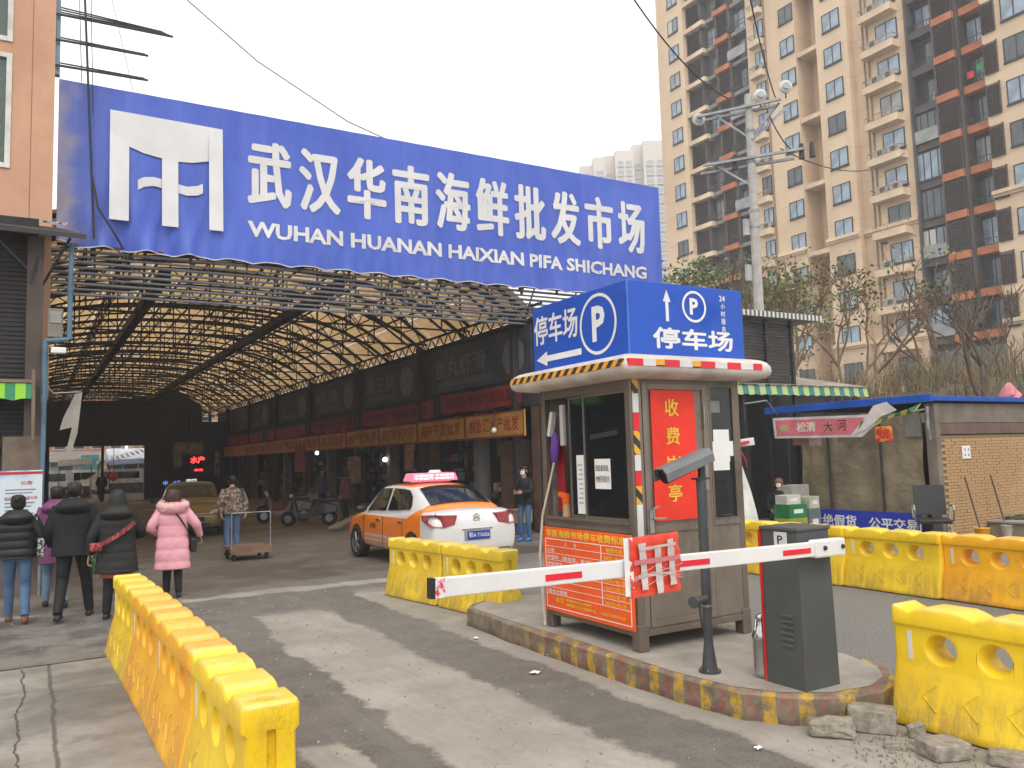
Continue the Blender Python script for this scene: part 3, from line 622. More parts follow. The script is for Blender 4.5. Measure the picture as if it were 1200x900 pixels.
# the row starts at the near end (y 3.95) and runs away; the barrier's own +Y points away
barrier('yellow plastic barrier nearest the camera, end face with slot, left row', .985, 3.95, 0, YEL, group=GL, capm=True)
barrier('amber plastic barrier with dirty foot, second from the near end of the left row', .98, 5.365, R_(.8), ORG, group=GL)
barrier('amber plastic barrier next to the farthest yellow one in the left row', .965, 6.78, R_(1.2), ORG, group=GL)
barrier('yellow plastic barrier at the far end of the left row, by the pink coat', .94, 8.195, R_(1.6), YEL, group=GL)
GMi = 'water barriers between taxi and island'
barrier('dented yellow plastic barrier just off the end of the island, its right neighbour', 4.94, 8.55, R_(7), YEL2, 1.32, GMi)
barrier('yellow plastic barrier in front of the taxi rear wheel, farther from the island', 4.77, 9.9, R_(8.5), YEL2, 1.32, GMi)
GR = 'water barriers in front of the brick stall'
xr = 9.8
for i, (m, lab) in enumerate([(YEL, 'yellow plastic barrier farthest in the right row, between booth and gate cabinet'), (YEL, 'yellow plastic barrier behind the gate cabinet in the right row'), (YEL, 'yellow plastic barrier with three clear holes before the blue stall banner'), (ORG, 'amber plastic barrier below the brick wall of the stall'), (ORG, 'amber plastic barrier cut by the right edge of the picture')]):
    barrier(lab, xr+.06*i*.3, 8.99-i*1.415+.02*i, R_(-.5*i), m, group=GR)
barrier('large yellow plastic barrier in the right foreground beside the rubble', 5.36, 2.34, R_(0), YEL, 1.4)
# ================================================================ rubble by the island
random.seed(21)
ROCK = Sh('broken_concrete', .92, 0, .3); n = ROCK.noise(9, 8, .7); ROCK.col(ROCK.mix(n.step(.3, .7), (.2, .175, .14), (.42, .38, .32))); ROCK.bump(n, .03, .9); ROCK = ROCK.m
def rock(label, x, y, sx, sy, sz, rz, seed, slab=False):
    r = random.Random(seed); bm = bmesh.new(); bmesh.ops.create_cube(bm, size=1); bmesh.ops.subdivide_edges(bm, edges=bm.edges[:], cuts=3, use_grid_fill=True)
    for v in bm.verts:
        c = v.co; k = .1 if slab else .3
        q = Vector((c.x, c.y, c.z)); l = max(abs(c.x), abs(c.y), abs(c.z)); 
        rnd = Vector([r.uniform(-1, 1) for _ in range(3)])*(.022 if slab else .06)
        sph = q.normalized()*.62; v.co = q*(1-k)+sph*k+rnd
        v.co = Vector((v.co.x*sx, v.co.y*sy, (v.co.z+.5)*sz*(1+(0 if slab else .25*v.co.x))))
        v.co.z = max(v.co.z, 0)
    me = bpy.data.meshes.new('rubble'); bm.to_mesh(me); bm.free(); me.materials.append(ROCK)
    o = bpy.data.objects.new('concrete_rubble', me); COL.objects.link(o); o.location = (x, y, 0); o.rotation_euler = (0, 0, rz)
    b = o.modifiers.new('b', 'BEVEL'); b.width = .008; b.segments = 1; b.limit_method = 'ANGLE'; b.angle_limit = R_(30)
    return tag(o, label, 'rubble', 'rubble beside the island')
ROCKS = []
rock('rough broken concrete lump lying against the kerb, leftmost of the big pieces', 4.62, 3.8, .28, .16, .11, R_(-48), 1)
rock('broken kerb block with a pale top, leaning between kerb and yellow barrier', 4.93, 3.72, .3, .2, .15, R_(-55), 2, True)
rock('small flat concrete chip in front of the bigger rubble', 4.72, 3.43, .1, .05, .045, R_(-50), 3)
rock('small pale concrete fragment behind the square slab, touching the barrier', 5.03, 3.47, .1, .07, .085, R_(-30), 4)
rock('square cut paving block lying before the yellow barrier', 4.85, 3.17, .25, .2, .1, R_(-20), 5, True)
rock('long kerb piece at the bottom right edge of the picture', 5.03, 2.86, .24, .12, .08, R_(-58), 6, True)
def litter(label, x, y, z=.006, s=.05, rz=0, seed=0):
    r = random.Random(seed); g = G(); n = 5
    g.add([((i/n-.5)*s*1.4, (j/n-.5)*s, .004+r.uniform(0, .014)) for j in range(n+1) for i in range(n+1)], [(j*(n+1)+i, j*(n+1)+i+1, (j+1)*(n+1)+i+1, (j+1)*(n+1)+i) for j in range(n) for i in range(n)], 0)
    tag(put('paper_scrap', g, PAPER, None, (x, y, z), rz, w=False), label, 'litter', 'paper scraps on the road')
litter('white paper scrap on the road close to the island kerb', 4.31, 6.8, s=.06, rz=.4, seed=1)
litter('white paper scrap farther out on the asphalt in front of the booth board', 3.86, 6.3, s=.07, rz=.1, seed=2)
litter('white paper scrap near the bottom of the picture before the kerb nose', 4.03, 3.89, s=.035, rz=.1, seed=3)
litter('white paper scrap below the end of the barrier arm', 4.09, 7.85, s=.05, rz=.9, seed=4)
random.seed(9)
g = G()
for i in range(500):
    x = random.gauss(4.85, .3); y = random.gauss(3.35, .22); s = random.uniform(.003, .012); g.add([(x-s, y-s, .002), (x+s, y-s*.5, .002), (x+s*.3, y+s, .002), (x, y, s*1.3+.004)], [(0, 1, 3), (1, 2, 3), (2, 0, 3), (0, 2, 1)])
for i in range(900):
    x = random.uniform(-.5, 6); y = random.uniform(2.6, 12.5)
    if 4.2 < x < 6.05 and 3.7 < y < 9: continue
    s = random.uniform(.004, .016); g.add([(x-s, y-s, .002), (x+s, y-s*.5, .002), (x+s*.3, y+s, .002), (x, y, s*1.1+.004)], [(0, 1, 3), (1, 2, 3), (2, 0, 3), (0, 2, 1)])
tag(put('road_grit', g, ROCK), 'loose grit and pebbles scattered over the road', 'grit', kind='stuff')
# ================================================================ market canopy
TRUSS = mat('truss_steel', (.035, .034, .036), .6, .3, dirt=((.07, .05, .035), .4))
h = Sh('roof_sheet', .7, 0, .2)
n = h.noise(1.5, 6, .6, (1, .3, 1)); c = h.mix(n.step(.25, .75), (.33, .215, .1), (.48, .335, .165)); rib = ((h.x*8.).frac()-.5).abs(); c = h.mix(rib.step(.36, .5)*.45, c, (.22, .12, .055))
sn = h.noise(.35, 3, .5, seed=4).step(.5, .6); c = h.mix(sn*.35, c, (.36, .22, .13))
d1 = h.t.nodes.new('ShaderNodeBsdfTranslucent'); h.t.links.new(c, d1.inputs[0]); d2 = h.t.nodes.new('ShaderNodeMixShader'); d2.inputs[0].default_value = .78
h.col(c); h.t.links.new(h.b.outputs[0], d2.inputs[1]); h.t.links.new(d1.outputs[0], d2.inputs[2]); h.t.links.new(d2.outputs[0], h.t.nodes['Material Output'].inputs[0]); ROOFM = h.m
TRUSS_T = .07
AX, ZT, HALF, RISE = 4.7, 7.5, 6.4, 1.7
def rz_(x): t = (x-AX)/HALF; return ZT - RISE*(.35*t*t+.65*t**4)
mk = thing('market_hall', 'long open market hall with arched translucent roof carried on dark steel trusses', 'market hall', (4.7, 17.2, 0))
YA = [18.2+3*i for i in range(19)]; Y0M, Y1M = 17.25, 73.4
xs = [AX-HALF+i*(2*HALF)/14 for i in range(15)]
arch = None
for k, ya in enumerate(YA):
    if arch is None:
        g = G(); 
        for a, b in zip(xs[:-1], xs[1:]):
            g.beam((a, 0, rz_(a)-.04), (b, 0, rz_(b)-.04), .085); g.beam((a, 0, rz_(a)-.5), (b, 0, rz_(b)-.5), .085)
            m_ = (a+b)/2
            g.beam((a, 0, rz_(a)-.5), (m_, 0, rz_(m_)-.05), .03); g.beam((m_, 0, rz_(m_)-.05), (b, 0, rz_(b)-.5), .03); g.beam((a, 0, rz_(a)-.5), (a, 0, rz_(a)-.05), .03)
        arch = put('roof_truss', g, TRUSS, mk, (0, 0, 0), w=False); me = arch.data; drop(arch); 
        arch = me
        tie = G()
        tie.beam((xs[0], 0, 5.62), (xs[-1], 0, 5.62), .045)
        for x in xs[1:-1]: tie.beam((x, 0, 5.62), (x, 0, rz_(x)-.5), .035)
        for x, x2 in zip(xs[2:4], xs[3:5]): tie.beam((x, 0, 5.62), (x2, 0, rz_(x2)-.5), .025)
        for x, x2 in zip(xs[11:13], xs[10:12]): tie.beam((x, 0, 5.62), (x2, 0, rz_(x2)-.5), .025)
        tie = mesh(tie, TRUSS, 'tie_rod')
        rib_ = G()
        for a, b in zip(xs[:-1], xs[1:]): rib_.beam((a, 0, rz_(a)-.04), (b, 0, rz_(b)-.04), .06)
        rib_ = mesh(rib_, TRUSS, 'roof_rib')
    put('roof_truss', arch, None, mk, (-4.7, ya-17.2, 0)); 
    put('tie_rod', tie, None, mk, (-4.7, ya-17.2, 0))
    if k < 18:   # light intermediate rib halfway
        put('roof_rib', rib_, None, mk, (-4.7, ya+1.5-17.2, 0))
# purlins
for i, x in enumerate(xs):
    g = G(); g.beam((x, Y0M, rz_(x)-.03), (x, Y1M, rz_(x)-.03), .05, .05); 
    if i % 2 == 0: g.beam((x, Y0M, rz_(x)-.5), (x, Y1M, rz_(x)-.5), .035)
    if i % 4 == 0:
        y = YA[0]
        while y < Y1M-1.5: g.beam((x, y, rz_(x)-.5), (x, y+.75, rz_(x)-.05), .028); g.beam((x, y+.75, rz_(x)-.05), (x, y+1.5, rz_(x)-.5), .028); y += 1.5
    put('purlin', g, TRUSS, mk)
for x, z, w_ in ((6.1, 6.0, .22), (2.35, 5.9, .22)):
    g = G(); g.box(x-w_/2, x+w_/2, Y0M+.8, Y1M, z-.12, z+.1); put('longitudinal_girder', g, TRUSS, mk)
# roof sheets, shared mesh per strip
nx = 14; px = [AX-HALF-.25+i*(2*HALF+.5)/nx for i in range(nx+1)]
for i in range(nx):
    a, b = px[i]+.006, px[i+1]-.006; L = 2.985; g = G(); c = (a+b)/2
    pts = [a+(b-a)*j/4 for j in range(5)]
    vs = [(p-c, y, rz_(p)-rz_(c)) for y in (0, L) for p in pts]
    g.add(vs, [(j, j+1, 6+j, 5+j) for j in range(4)], 0, False); me = mesh(g, ROOFM, 'roof_sheet')
    for k in range(18):
        y = 17.0+k*3
        o = put('roof_sheet', me, None, mk, (c-4.7, y-17.2+.9, rz_(c)+.0))
# eaves lattice along the right
g = G(); y = 17.3
g.beam((10.95, 17.2, 5.4), (10.95, Y1M, 5.4), .06); g.beam((11.0, 17.2, 5.74), (11.0, Y1M, 5.74), .06)
while y < 57: g.beam((10.97, y, 5.4), (10.97, y+.3, 5.74), .03); g.beam((10.97, y+.3, 5.74), (10.97, y+.6, 5.4), .03); y += .6
put('eaves_lattice', g, TRUSS, mk)
for y in YA[0:19:2]:
    g = G(); g.box(10.72, 10.9, y-.09, y+.09, 0, 5.5); put('column', g, TRUSS, mk)
    g = G(); g.box(-1.75, -1.57, y-.09, y+.09, 0, 5.5); put('column', g, TRUSS, mk)
# gable at the far end, with an opening to the street beyond
g = G(); yb = 54.5
g.prism([(-1.9, 0), (.95, 0), (.95, 3.28), (6.0, 3.28), (6.0, 0), (10.9, 0), (10.9, 4.7), (9.3, 4.7), (9.25, 5.75), (7.75, 6.75), (6.4, 6.35), (4.4, 6.0), (-1.9, 5.9)][::-1], (0, yb, 0), X_, Z_, (0, .2, 0)); put('end_wall', g, DARKWALL, mk)
for i in range(4): g = G(); g.box(9.3+i*.5, 9.34+i*.5, yb+.1, yb+.14, 4.7, 5.7); put('window_bar', g, TRUSS, mk)
for i in range(3): g = G(); g.box(9.2, 10.95, yb+.06, yb+.1, 4.85+i*.25, 4.88+i*.25); put('window_bar', g, TRUSS, mk)
for x in (3.6, 6.9, 8.5): g = G(); g.box(x, x+.14, yb-.6, yb-.46, 0, 5); put('column', g, TRUSS, mk)
# plain wall on the unseen left side, added to darken the hall
g = G(); g.box(-1.95, -1.75, 17.3, 58.3, 0, 5.6); put('shading_wall', g, DARKWALL, mk)
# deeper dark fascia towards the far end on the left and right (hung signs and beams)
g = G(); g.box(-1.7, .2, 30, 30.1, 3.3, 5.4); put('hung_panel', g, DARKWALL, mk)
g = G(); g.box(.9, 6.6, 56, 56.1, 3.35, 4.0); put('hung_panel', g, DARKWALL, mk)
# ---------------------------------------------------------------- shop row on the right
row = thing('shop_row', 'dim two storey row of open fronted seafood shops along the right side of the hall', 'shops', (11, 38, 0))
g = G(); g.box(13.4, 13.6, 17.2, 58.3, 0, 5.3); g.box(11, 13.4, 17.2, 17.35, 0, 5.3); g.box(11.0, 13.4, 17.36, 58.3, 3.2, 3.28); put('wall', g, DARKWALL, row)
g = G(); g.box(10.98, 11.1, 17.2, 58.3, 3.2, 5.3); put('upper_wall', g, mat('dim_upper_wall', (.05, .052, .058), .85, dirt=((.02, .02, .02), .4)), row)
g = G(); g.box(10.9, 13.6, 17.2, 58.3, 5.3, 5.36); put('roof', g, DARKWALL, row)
BRICKP = mat('brick_pillar', (.12, .07, .045), .9, bump=.01, bscale=18)
TILEP = mat('pale_tiled_pier', (.16, .15, .14), .7)
yb = [17.6, 20.8, 24.15, 27.5, 31, 34.5, 38, 41.5, 45, 48.5, 52, 55.5, 58]
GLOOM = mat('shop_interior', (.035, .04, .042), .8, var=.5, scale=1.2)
for i, y in enumerate(yb):
    g = G(); g.box(11, 11.35, y-.18, y+.18, 0, 3.2); put('pier', g, TILEP if i % 2 else BRICKP, row, bev=.01)
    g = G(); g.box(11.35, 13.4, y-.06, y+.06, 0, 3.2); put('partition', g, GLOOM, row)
g = G(); g.box(11.05, 11.5, 18.62, 19.5, 0, 2.35); put('brick_pier', g, mat('brick_pillar', (.12, .07, .045)), row)
# glass tanks / shutters
random.seed(31)
TEALG = mat('murky_glass', (.05, .07, .07), .25, var=.6, scale=2, bump=0)
for i in range(len(yb)-1):
    a, b = yb[i]+.2, yb[i+1]-.2
    g = G(); g.box(12.2, 12.24, a, b, .9, 2.3); sf = put('shop_window', g, TEALG, row)
    for k in range(4):
        yy = a+(b-a)*k/3; g = G(); g.box(12.16, 12.2, yy-.03, yy+.03, 0, 2.4); put('mullion', g, DSTEEL, sf)
    g = G(); g.box(11.5, 12.1, a+.1, b-.1, 0, .75); put('counter', g, mat('stall_counter', (.1, .09, .085), .7, var=.4), row)
# hung banners
BNY = mat('banner_yellow', (.42, .24, .045), .6, var=.3, bump=.004, bscale=4); BNR = mat('banner_red', (.24, .02, .025), .6, var=.3, bump=.004, bscale=4); RINK = mat('banner_red_ink', (.35, .01, .01), .6, bump=0)
names = ['鲜鱼汇水产批发', '海味干货批发', '武汉鲜水产行', '水产批发部', '冻品批发', '海鲜批发', '水产批发', '海味批发', '鲜鱼批发', '水产批发', '海鲜批发', '冻品批发']
ordw = ['nearest and brightest', 'second', 'third', 'fourth', 'fifth', 'sixth', 'seventh', 'eighth', 'ninth', 'tenth', 'eleventh', 'farthest']
for i in range(12):
    a, b = yb[i]+(-.04 if i == 0 else .02), yb[i+1]-.02; X = 10.66
    a -= 0
    g = G(); g.box(X, X+.05, a, b, 2.42, 3.1); t = thing('shop_banner', f'yellow shop banner with red lettering over the shops, {ordw[i]} from the booth', 'banner', (X, (a+b)/2, 2.42), group='yellow banners over the shops')
    put('board', g, BNY, t)
    g = G(); 
    for q in ((a, b, 2.42, 2.47), (a, b, 3.05, 3.1), (a, a+.05, 2.47, 3.05), (b-.05, b, 2.47, 3.05)): g.box(X-.006, X-.001, *q)
    put('border', g, BNR, t)
    if i < 9: g = G(); gtext(g, names[i], (X-.002, b-.25, 2.58), -Y_, Z_, b-a-.5, .38, bold=.01); put('lettering', g, RINK, t)
for i, (a, b, z0, z1, s) in enumerate([(17.8, 22.6, 3.28, 3.82, '全国各地水产品批发'), (23.2, 29.5, 3.2, 3.75, '生鲜水产海鲜批发'), (30, 36, 3.2, 3.7, '海鲜水产批发'), (37, 44, 3.2, 3.7, None), (45, 54, 3.2, 3.7, None)]):
    X = 10.78; t = thing('red_banner', f'long dull red cloth banner above the yellow boards, {ordw[i]} from the booth' if i else 'bright red cloth banner with dark lettering above the yellow boards, nearest the booth', 'banner', (X, (a+b)/2, z0), group='red banners over the shops')
    g = G(); n = 24; g.add([(X+.02*math.sin(k*.9), a+(b-a)*k/n, z0-.05*math.sin(math.pi*k/n)) for k in range(n+1)]+[(X+.02*math.sin(k*.7), a+(b-a)*k/n, z1-.05*math.sin(math.pi*k/n)) for k in range(n+1)], [(k+1, k, n+1+k, n+2+k) for k in range(n)]); put('cloth', g, BNR, t)
    if s: g = G(); gtext(g, s, (X-.03, b-.4, z0+.1), -Y_, Z_, b-a-.8, .32, bold=.01); put('lettering', g, mat('dark_red_ink', (.1, .01, .012), .7), t)
PD = mat('dim_poster', (.04, .055, .08), .6, var=.5, scale=.8); PL = mat('dim_poster_print', (.15, .165, .19), .6)
for i, (a, b, s) in enumerate([(17.5, 23.5, '鱼丸虾滑'), (24.6, 29.6, '鱼三鲜'), (30.5, 36, '虾滑'), (37, 43, None), (44, 52, None)]):
    X = 10.9; t = thing('wall_billboard', f'dark blue-grey food billboard on the upper shop wall, {ordw[i]} from the booth' , 'billboard', (X, (a+b)/2, 3.9), group='billboards on the upper shop wall')
    g = G(); g.box(X, X+.04, a, b, 3.92, 5.26); put('board', g, PD, t)
    g = G()
    if s: gtext(g, s, (X-.002, b-.3, 4.35), -Y_, Z_, (b-a)*.55, .6, bold=.01)
    g.add([(X-.004, a+.3+1.0*(.5+.5*math.cos(q*math.pi/3.5))*1.2, 4.55+.55*math.sin(q*math.pi/3.5)) for q in range(7)], [tuple(range(6, -1, -1))]); 
    for q in range(4): g.box(X-.003, X-.001, a+2.0, b-.4, 4.08+q*.05, 4.1+q*.05)
    put('print', g, PL, t)
# posters, bulbs, hanging things
for i, (y, z, w_, h_, m_, lab) in enumerate([(29.3, 1.1, 1.4, 1.0, mat('pale_poster', (.28, .2, .18), .7, var=.5, scale=6), 'pale handwritten price poster hanging in a shop, left of the taxi roof'), (24.4, 1.55, .7, .85, mat('pink_poster', (.35, .16, .14), .7, var=.5, scale=6), 'small pinkish notice on a pier above the taxi'), (36.5, 1.5, 1.6, 1.2, mat('red_dim_poster', (.3, .05, .04), .7), 'dim red square poster hanging in the middle of the row')]):
    g = G(); g.box(10.6, 10.62, y, y+w_, z, z+h_); t = put('price_poster', g, m_); t.location = (0, 0, 0); tag(t, lab, 'poster')
BULB = mat('lit_bulb', (1, 1, 1), .5, emit=((1, 1, .96), 6))
for y, z, x in ((27.7, 1.95, 10.95), (36.6, 2.35, 11.2), (19.0, 2.62, 10.6)):
    lit = y != 19.0
    t = thing('hanging_bulb', {27.7: 'round lit white bulb hanging in a shop above the taxi bonnet side', 36.6: 'small lit strip bulb far down the shop row', 19.0: 'unlit bulb with red shade hanging below the brightest yellow banner'}[y], 'light bulb', (x, y, z))
    g = G(); bm_r = [[Vector((x+math.cos(q)*r, y+math.sin(q)*r, zz+z)) for q in [i*math.pi/5 for i in range(10)]] for r, zz in ((.02, -.08), (.07, -.05), (.08, 0), (.06, .05), (.02, .08))]
    g.loft(bm_r); put('bulb', g, BULB if lit else PAPER, t); g = G(); g.tube([(x, y, z+.08), (x, y, 3.2)], .008, 5); put('flex', g, BLACK, t)
# hanging lanterns of the shop front (pale discs in the picture)
# boxes on the counters and floor
random.seed(14)
FOAM = mat('white_foam', (.42, .42, .4), .8, var=.15); CR1 = mat('blue_crate', (.03, .09, .22), .6); CR2 = mat('red_crate', (.25, .04, .03), .6); CR3 = mat('green_crate', (.04, .16, .08), .6)
cnt = {}
def crate(x, y, z, dx, dy, dz, m, label, grp, rz=0):
    t = thing('crate' if m is not FOAM and m is not CARDB else 'box', label, 'crate' if m is not FOAM and m is not CARDB else 'box', (x, y, z), rz, grp)
    g = G(); g.cbox((0, 0, dz*.42), (dx, dy, dz*.84)); put('box_body', g, m, t, w=False, bev=.01, seg=1)
    g = G(); g.cbox((0, 0, dz*.93), (dx+.02, dy+.02, dz*.14)); put('lid', g, m, t, w=False, bev=.006, seg=1); return t
places = ['right of the masked person', 'just left of the masked person', 'right behind the taxi roof sign', 'above the taxi boot', 'behind the taxi rear window', 'behind the taxi cabin', 'left of the taxi', 'under the pale price poster', 'by the dark scooter', 'behind the pale scooter', 'beside the person in dim red', 'beyond the reddish scooter', 'by the person in dark blue', 'deepest in the row']
for i, pl_ in enumerate(places):
    y = 17.9+i*1.35+random.uniform(-.2, .2); st = random.choice((1, 2, 2, 3)); x = random.uniform(10.3, 11.2); z = 0; last = None
    for k in range(st):
        m = random.choice([q for q in (FOAM, FOAM, CR1, CR2, CARDB, CR3) if q is not last]); last = m
        nm = {FOAM: 'white foam box', CR1: 'blue plastic crate', CR2: 'red plastic crate', CARDB: 'cardboard box', CR3: 'green plastic crate'}[m]
        pos = ('standing alone' if st == 1 else ('at the bottom of a stack', 'second in a stack' if st == 3 else 'on top of a stack', 'on top of a stack')[k])
        hh = random.uniform(.24, .36); crate(x+random.uniform(-.04, .04), y, z, .4, .6, hh, m, f'{nm} {pos} {pl_}', 'boxes and crates in front of the shops', random.uniform(-.2, .2)); z += hh
random.seed(61)
cl_m = [mat('clutter_pale', (.3, .3, .28), .8, var=.5), mat('clutter_brown', (.16, .1, .06), .8, var=.5), mat('clutter_teal', (.05, .13, .13), .7, var=.5), mat('clutter_pink', (.3, .13, .12), .8, var=.5), mat('clutter_grey', (.12, .12, .13), .8, var=.5)]
g = G()
for i in range(520):
    y = random.uniform(17.8, 52); x = random.uniform(11.35, 12.1); z = random.choice((.76, .76, .95, 1.2, 1.5, 1.8)); a, b, c_ = random.uniform(.05, .25), random.uniform(.05, .3), random.uniform(.06, .28)
    g.cbox((x, y, z+c_/2), (a, b, c_), random.randrange(5))
for i in range(120):
    y = random.uniform(18, 50); x = random.uniform(11.0, 12); z = random.uniform(1.9, 3.1); g.cbox((x, y, z), (.03, random.uniform(.08, .3), random.uniform(.15, .6)), random.randrange(5))
tag(put('shop_goods', g, cl_m), 'dim jumble of goods, bags and tags in the open shop fronts', 'goods', kind='stuff')
# ================================================================ entrance sign
h = Sh('banner_blue', .42, 0, .4); n = h.noise(.5, 5, .6); n2 = h.noise(2, 5, .6, (1, 1, .25), seed=3)
c = h.mix(n.step(.3, .7), (.045, .095, .47), (.07, .135, .58)); c = h.mix(n2.step(.45, .7)*.25, c, (.14, .19, .62))
# sun-bleached brownish left end
fd = (h.x*-1 + (h.noise(1.2, 5, .6, seed=6)-.5)*.9 + (h.z*.0)).step(-1.55, -.35+.0)
fd = (1-(h.x+(h.noise(1.1, 5, .6, seed=6)-.5)*1.5+h.z*.12-.35).step(-.25, .3)); c = h.mix(fd*.85, c, (.42, .35, .27))
fd2 = (1-h.x.step(.3, 1.3)); c = h.mix(fd2*.45, c, (.06, .08, .25)); seam = ((h.x*(1/2.9)).frac()-.5).abs().step(.4965, .499); c = h.mix(seam*.35, c, (.03, .05, .25)); ws = h.noise(1.6, 5, .6, (2.5, 1, .12), seed=5).step(.52, .75); c = h.mix(ws*.22, c, (.2, .24, .55))
h.col(c); h.bump((h.x*5.2).frac().step(.0, .15)*.3+n2, .02, .5); BAN = h.m
YS = 17.0
sg = thing('market_sign', 'huge blue banner sign with white logo and Chinese lettering over the market entrance', 'sign', (7.6, 17.0, 6.1))
nx, nz = 90, 14; sx0, sx1 = .33, 14.92
def ztop(x): return 9.24+.0*x
def zbot(x):
    t = (x-sx0)/(sx1-sx0); return 6.04+.045*abs(math.sin(x*math.pi/.78)) + (.05 if x < .5 else 0)
def ysag(x, z):
    f = max(0, 1-(z-6.05)/1.3); return YS - .02*math.sin(x*math.pi/.39)*.25 - f*(.05*math.sin(x*7.9+z*2)+.03*math.sin(x*17-z*4))*(1.6 if x < 3 else .6)
g = G(); vs = []
for j in range(nz+1):
    for i in range(nx*2+1):
        x = sx0+(sx1-sx0)*i/(nx*2); z = zbot(x)+(ztop(x)-zbot(x))*j/nz; vs.append((x-7.6, ysag(x, z)-17, z-6.1))
W = nx*2+1
g.add(vs, [(j*W+i, j*W+i+1, (j+1)*W+i+1, (j+1)*W+i) for j in range(nz) for i in range(W-1)], 0, True)
me = mesh(g, BAN, 'banner'); o = put('banner', me, None, sg)
# the banner material reads x from the sign's left end, so shift object texture by using world-like origin
me.transform(Matrix.Translation((7.6-sx0, 0, 0))); o.location = (sx0-7.6, 0, 0)
g = G(); 
edge = [(sx0+(sx1-sx0)*i/180) for i in range(181)]
for a, b in zip(edge[:-1], edge[1:]): g.beam((a, ysag(a, 6.05)-.004, zbot(a)), (b, ysag(b, 6.05)-.004, zbot(b)), .02)
put('rolled_hem', g, mat('banner_hem', (.6, .6, .62), .6), sg)
g = G(); yl = YS-.07
O = lambda x, z: (x, yl, z)
SZ = lambda x: 0
def logo_poly(pts): flat(g, pts, O(0, 0), X_, Z_, lift=0)
# logo: frame with two outer legs, a mid stem, and a wave
L0, L1, T, Bz = 1.2, 3.28, 8.8, 6.62
logo_poly([(L0, Bz), (L0+.34, Bz), (L0+.34, 8.12), (L0, 8.4)]); logo_poly([(L0, 8.4), (L0+.34, 8.12), (L0+.34, T-.002), (L0, T)])
top = [(L0+.34, 8.12), (L0+.6, 8.03), (L0+.93, 7.98), (L0+.93, T-.01), (L0+.34, T-.002)]; logo_poly(top)
logo_poly([(L0+.93, Bz-.02), (L0+1.23, Bz-.02), (L0+1.23, 7.96), (L0+.93, 7.98)]); logo_poly([(L0+.93, 7.98), (L0+1.23, 7.96), (L0+1.23, T-.012), (L0+.93, T-.01)])
logo_poly([(L0+1.23, 7.96), (L0+1.5, 7.98), (L0+1.81, 8.06), (L0+1.81, T-.02), (L0+1.23, T-.012)])
logo_poly([(L0+1.81, Bz), (L1, Bz), (L1, T-.025), (L0+1.81, T-.02)])
wave = [(L0+.5, 7.28), (L0+.62, 7.36), (L0+.78, 7.4), (L0+.93, 7.38)]; wl = [(L0+.93, 7.56), (L0+.78, 7.58), (L0+.6, 7.55), (L0+.5, 7.48)]
logo_poly(wave+wl); logo_poly([(L0+1.23, 7.32), (L0+1.4, 7.29), (L0+1.6, 7.32), (L0+1.7, 7.38), (L0+1.7, 7.58), (L0+1.6, 7.52), (L0+1.4, 7.47), (L0+1.23, 7.5)])
h = Sh('banner_white', .5); h.col(h.mix(h.noise(.8, 5, .6).step(.3, .7), (.6, .6, .61), (.72, .72, .73))); BW = h.m
g.v = [(p[0], YS-.03-.09*max(0, min(1, (7.3-p[2])/.7)), p[2]) for p in g.v]; put('logo', g, BW, sg)
g = G(); chars = '武汉华南海鲜批发市场'; a0, a1 = 3.78, 14.38; cw = (a1-a0)/9.88
for i, ch in enumerate(chars):
    gtext(g, ch, O(a0+i*cw*1.0+.0, 7.28), X_, Z_, cw*.86, 1.4, bold=.035, lift=0)
g.v = [(p[0], ysag(p[0], p[2])-.014-(yl-p[1]), p[2]) for p in g.v]; put('lettering', g, BW, sg)
g = G(); a0 = 3.78; words = ['WUHAN', 'HUANAN', 'HAIXIAN', 'PIFA', 'SHICHANG']; gtext(g, ' '.join(words), O(3.78, 6.6), X_, Z_, 10.56, .34, bold=.035, lift=0); g.v = [(p[0], ysag(p[0], p[2])-.014, p[2]) for p in g.v]; put('pinyin_lettering', g, BW, sg)
g = G(); yy = YS+.09
for z in (6.1, 7.0, 8.0, 9.15): g.beam((.35, yy, z), (14.9, yy, z), .05)
for i in range(14): x = .5+i*1.1; g.beam((x, yy+.05, 6.0), (x, yy+.05, 9.2), .05)
for i in range(5): x = 1+i*3.4; g.beam((x, yy+.1, 9.0), (x, yy+1.3, 6.2), .06)
put('sign_frame', g, DSTEEL, sg)
# grille of pipes under and behind the sign
gp = thing('pipe_grille', 'rows of horizontal grey pipes under the lower edge of the blue sign', 'pipes', (6, 17.6, 5.95))
PIPE = mat('grey_pipe', (.24, .26, .3), .4, .4)
for i, (y, z, r) in enumerate([(17.2+.07*j, 6.02-.09*j, .032 if j % 2 == 0 else .024) for j in range(9)]):
    g = G(); g.cyl((.2, y, z), (14.8, y, z), r, n=8); put('pipe', g, PIPE, gp)
g = G()
for i in range(12): x = .6+i*1.28; g.beam((x, 17.15, 6.1), (x, 17.85, 5.2), .03)
put('cross_bar', g, TRUSS, gp)
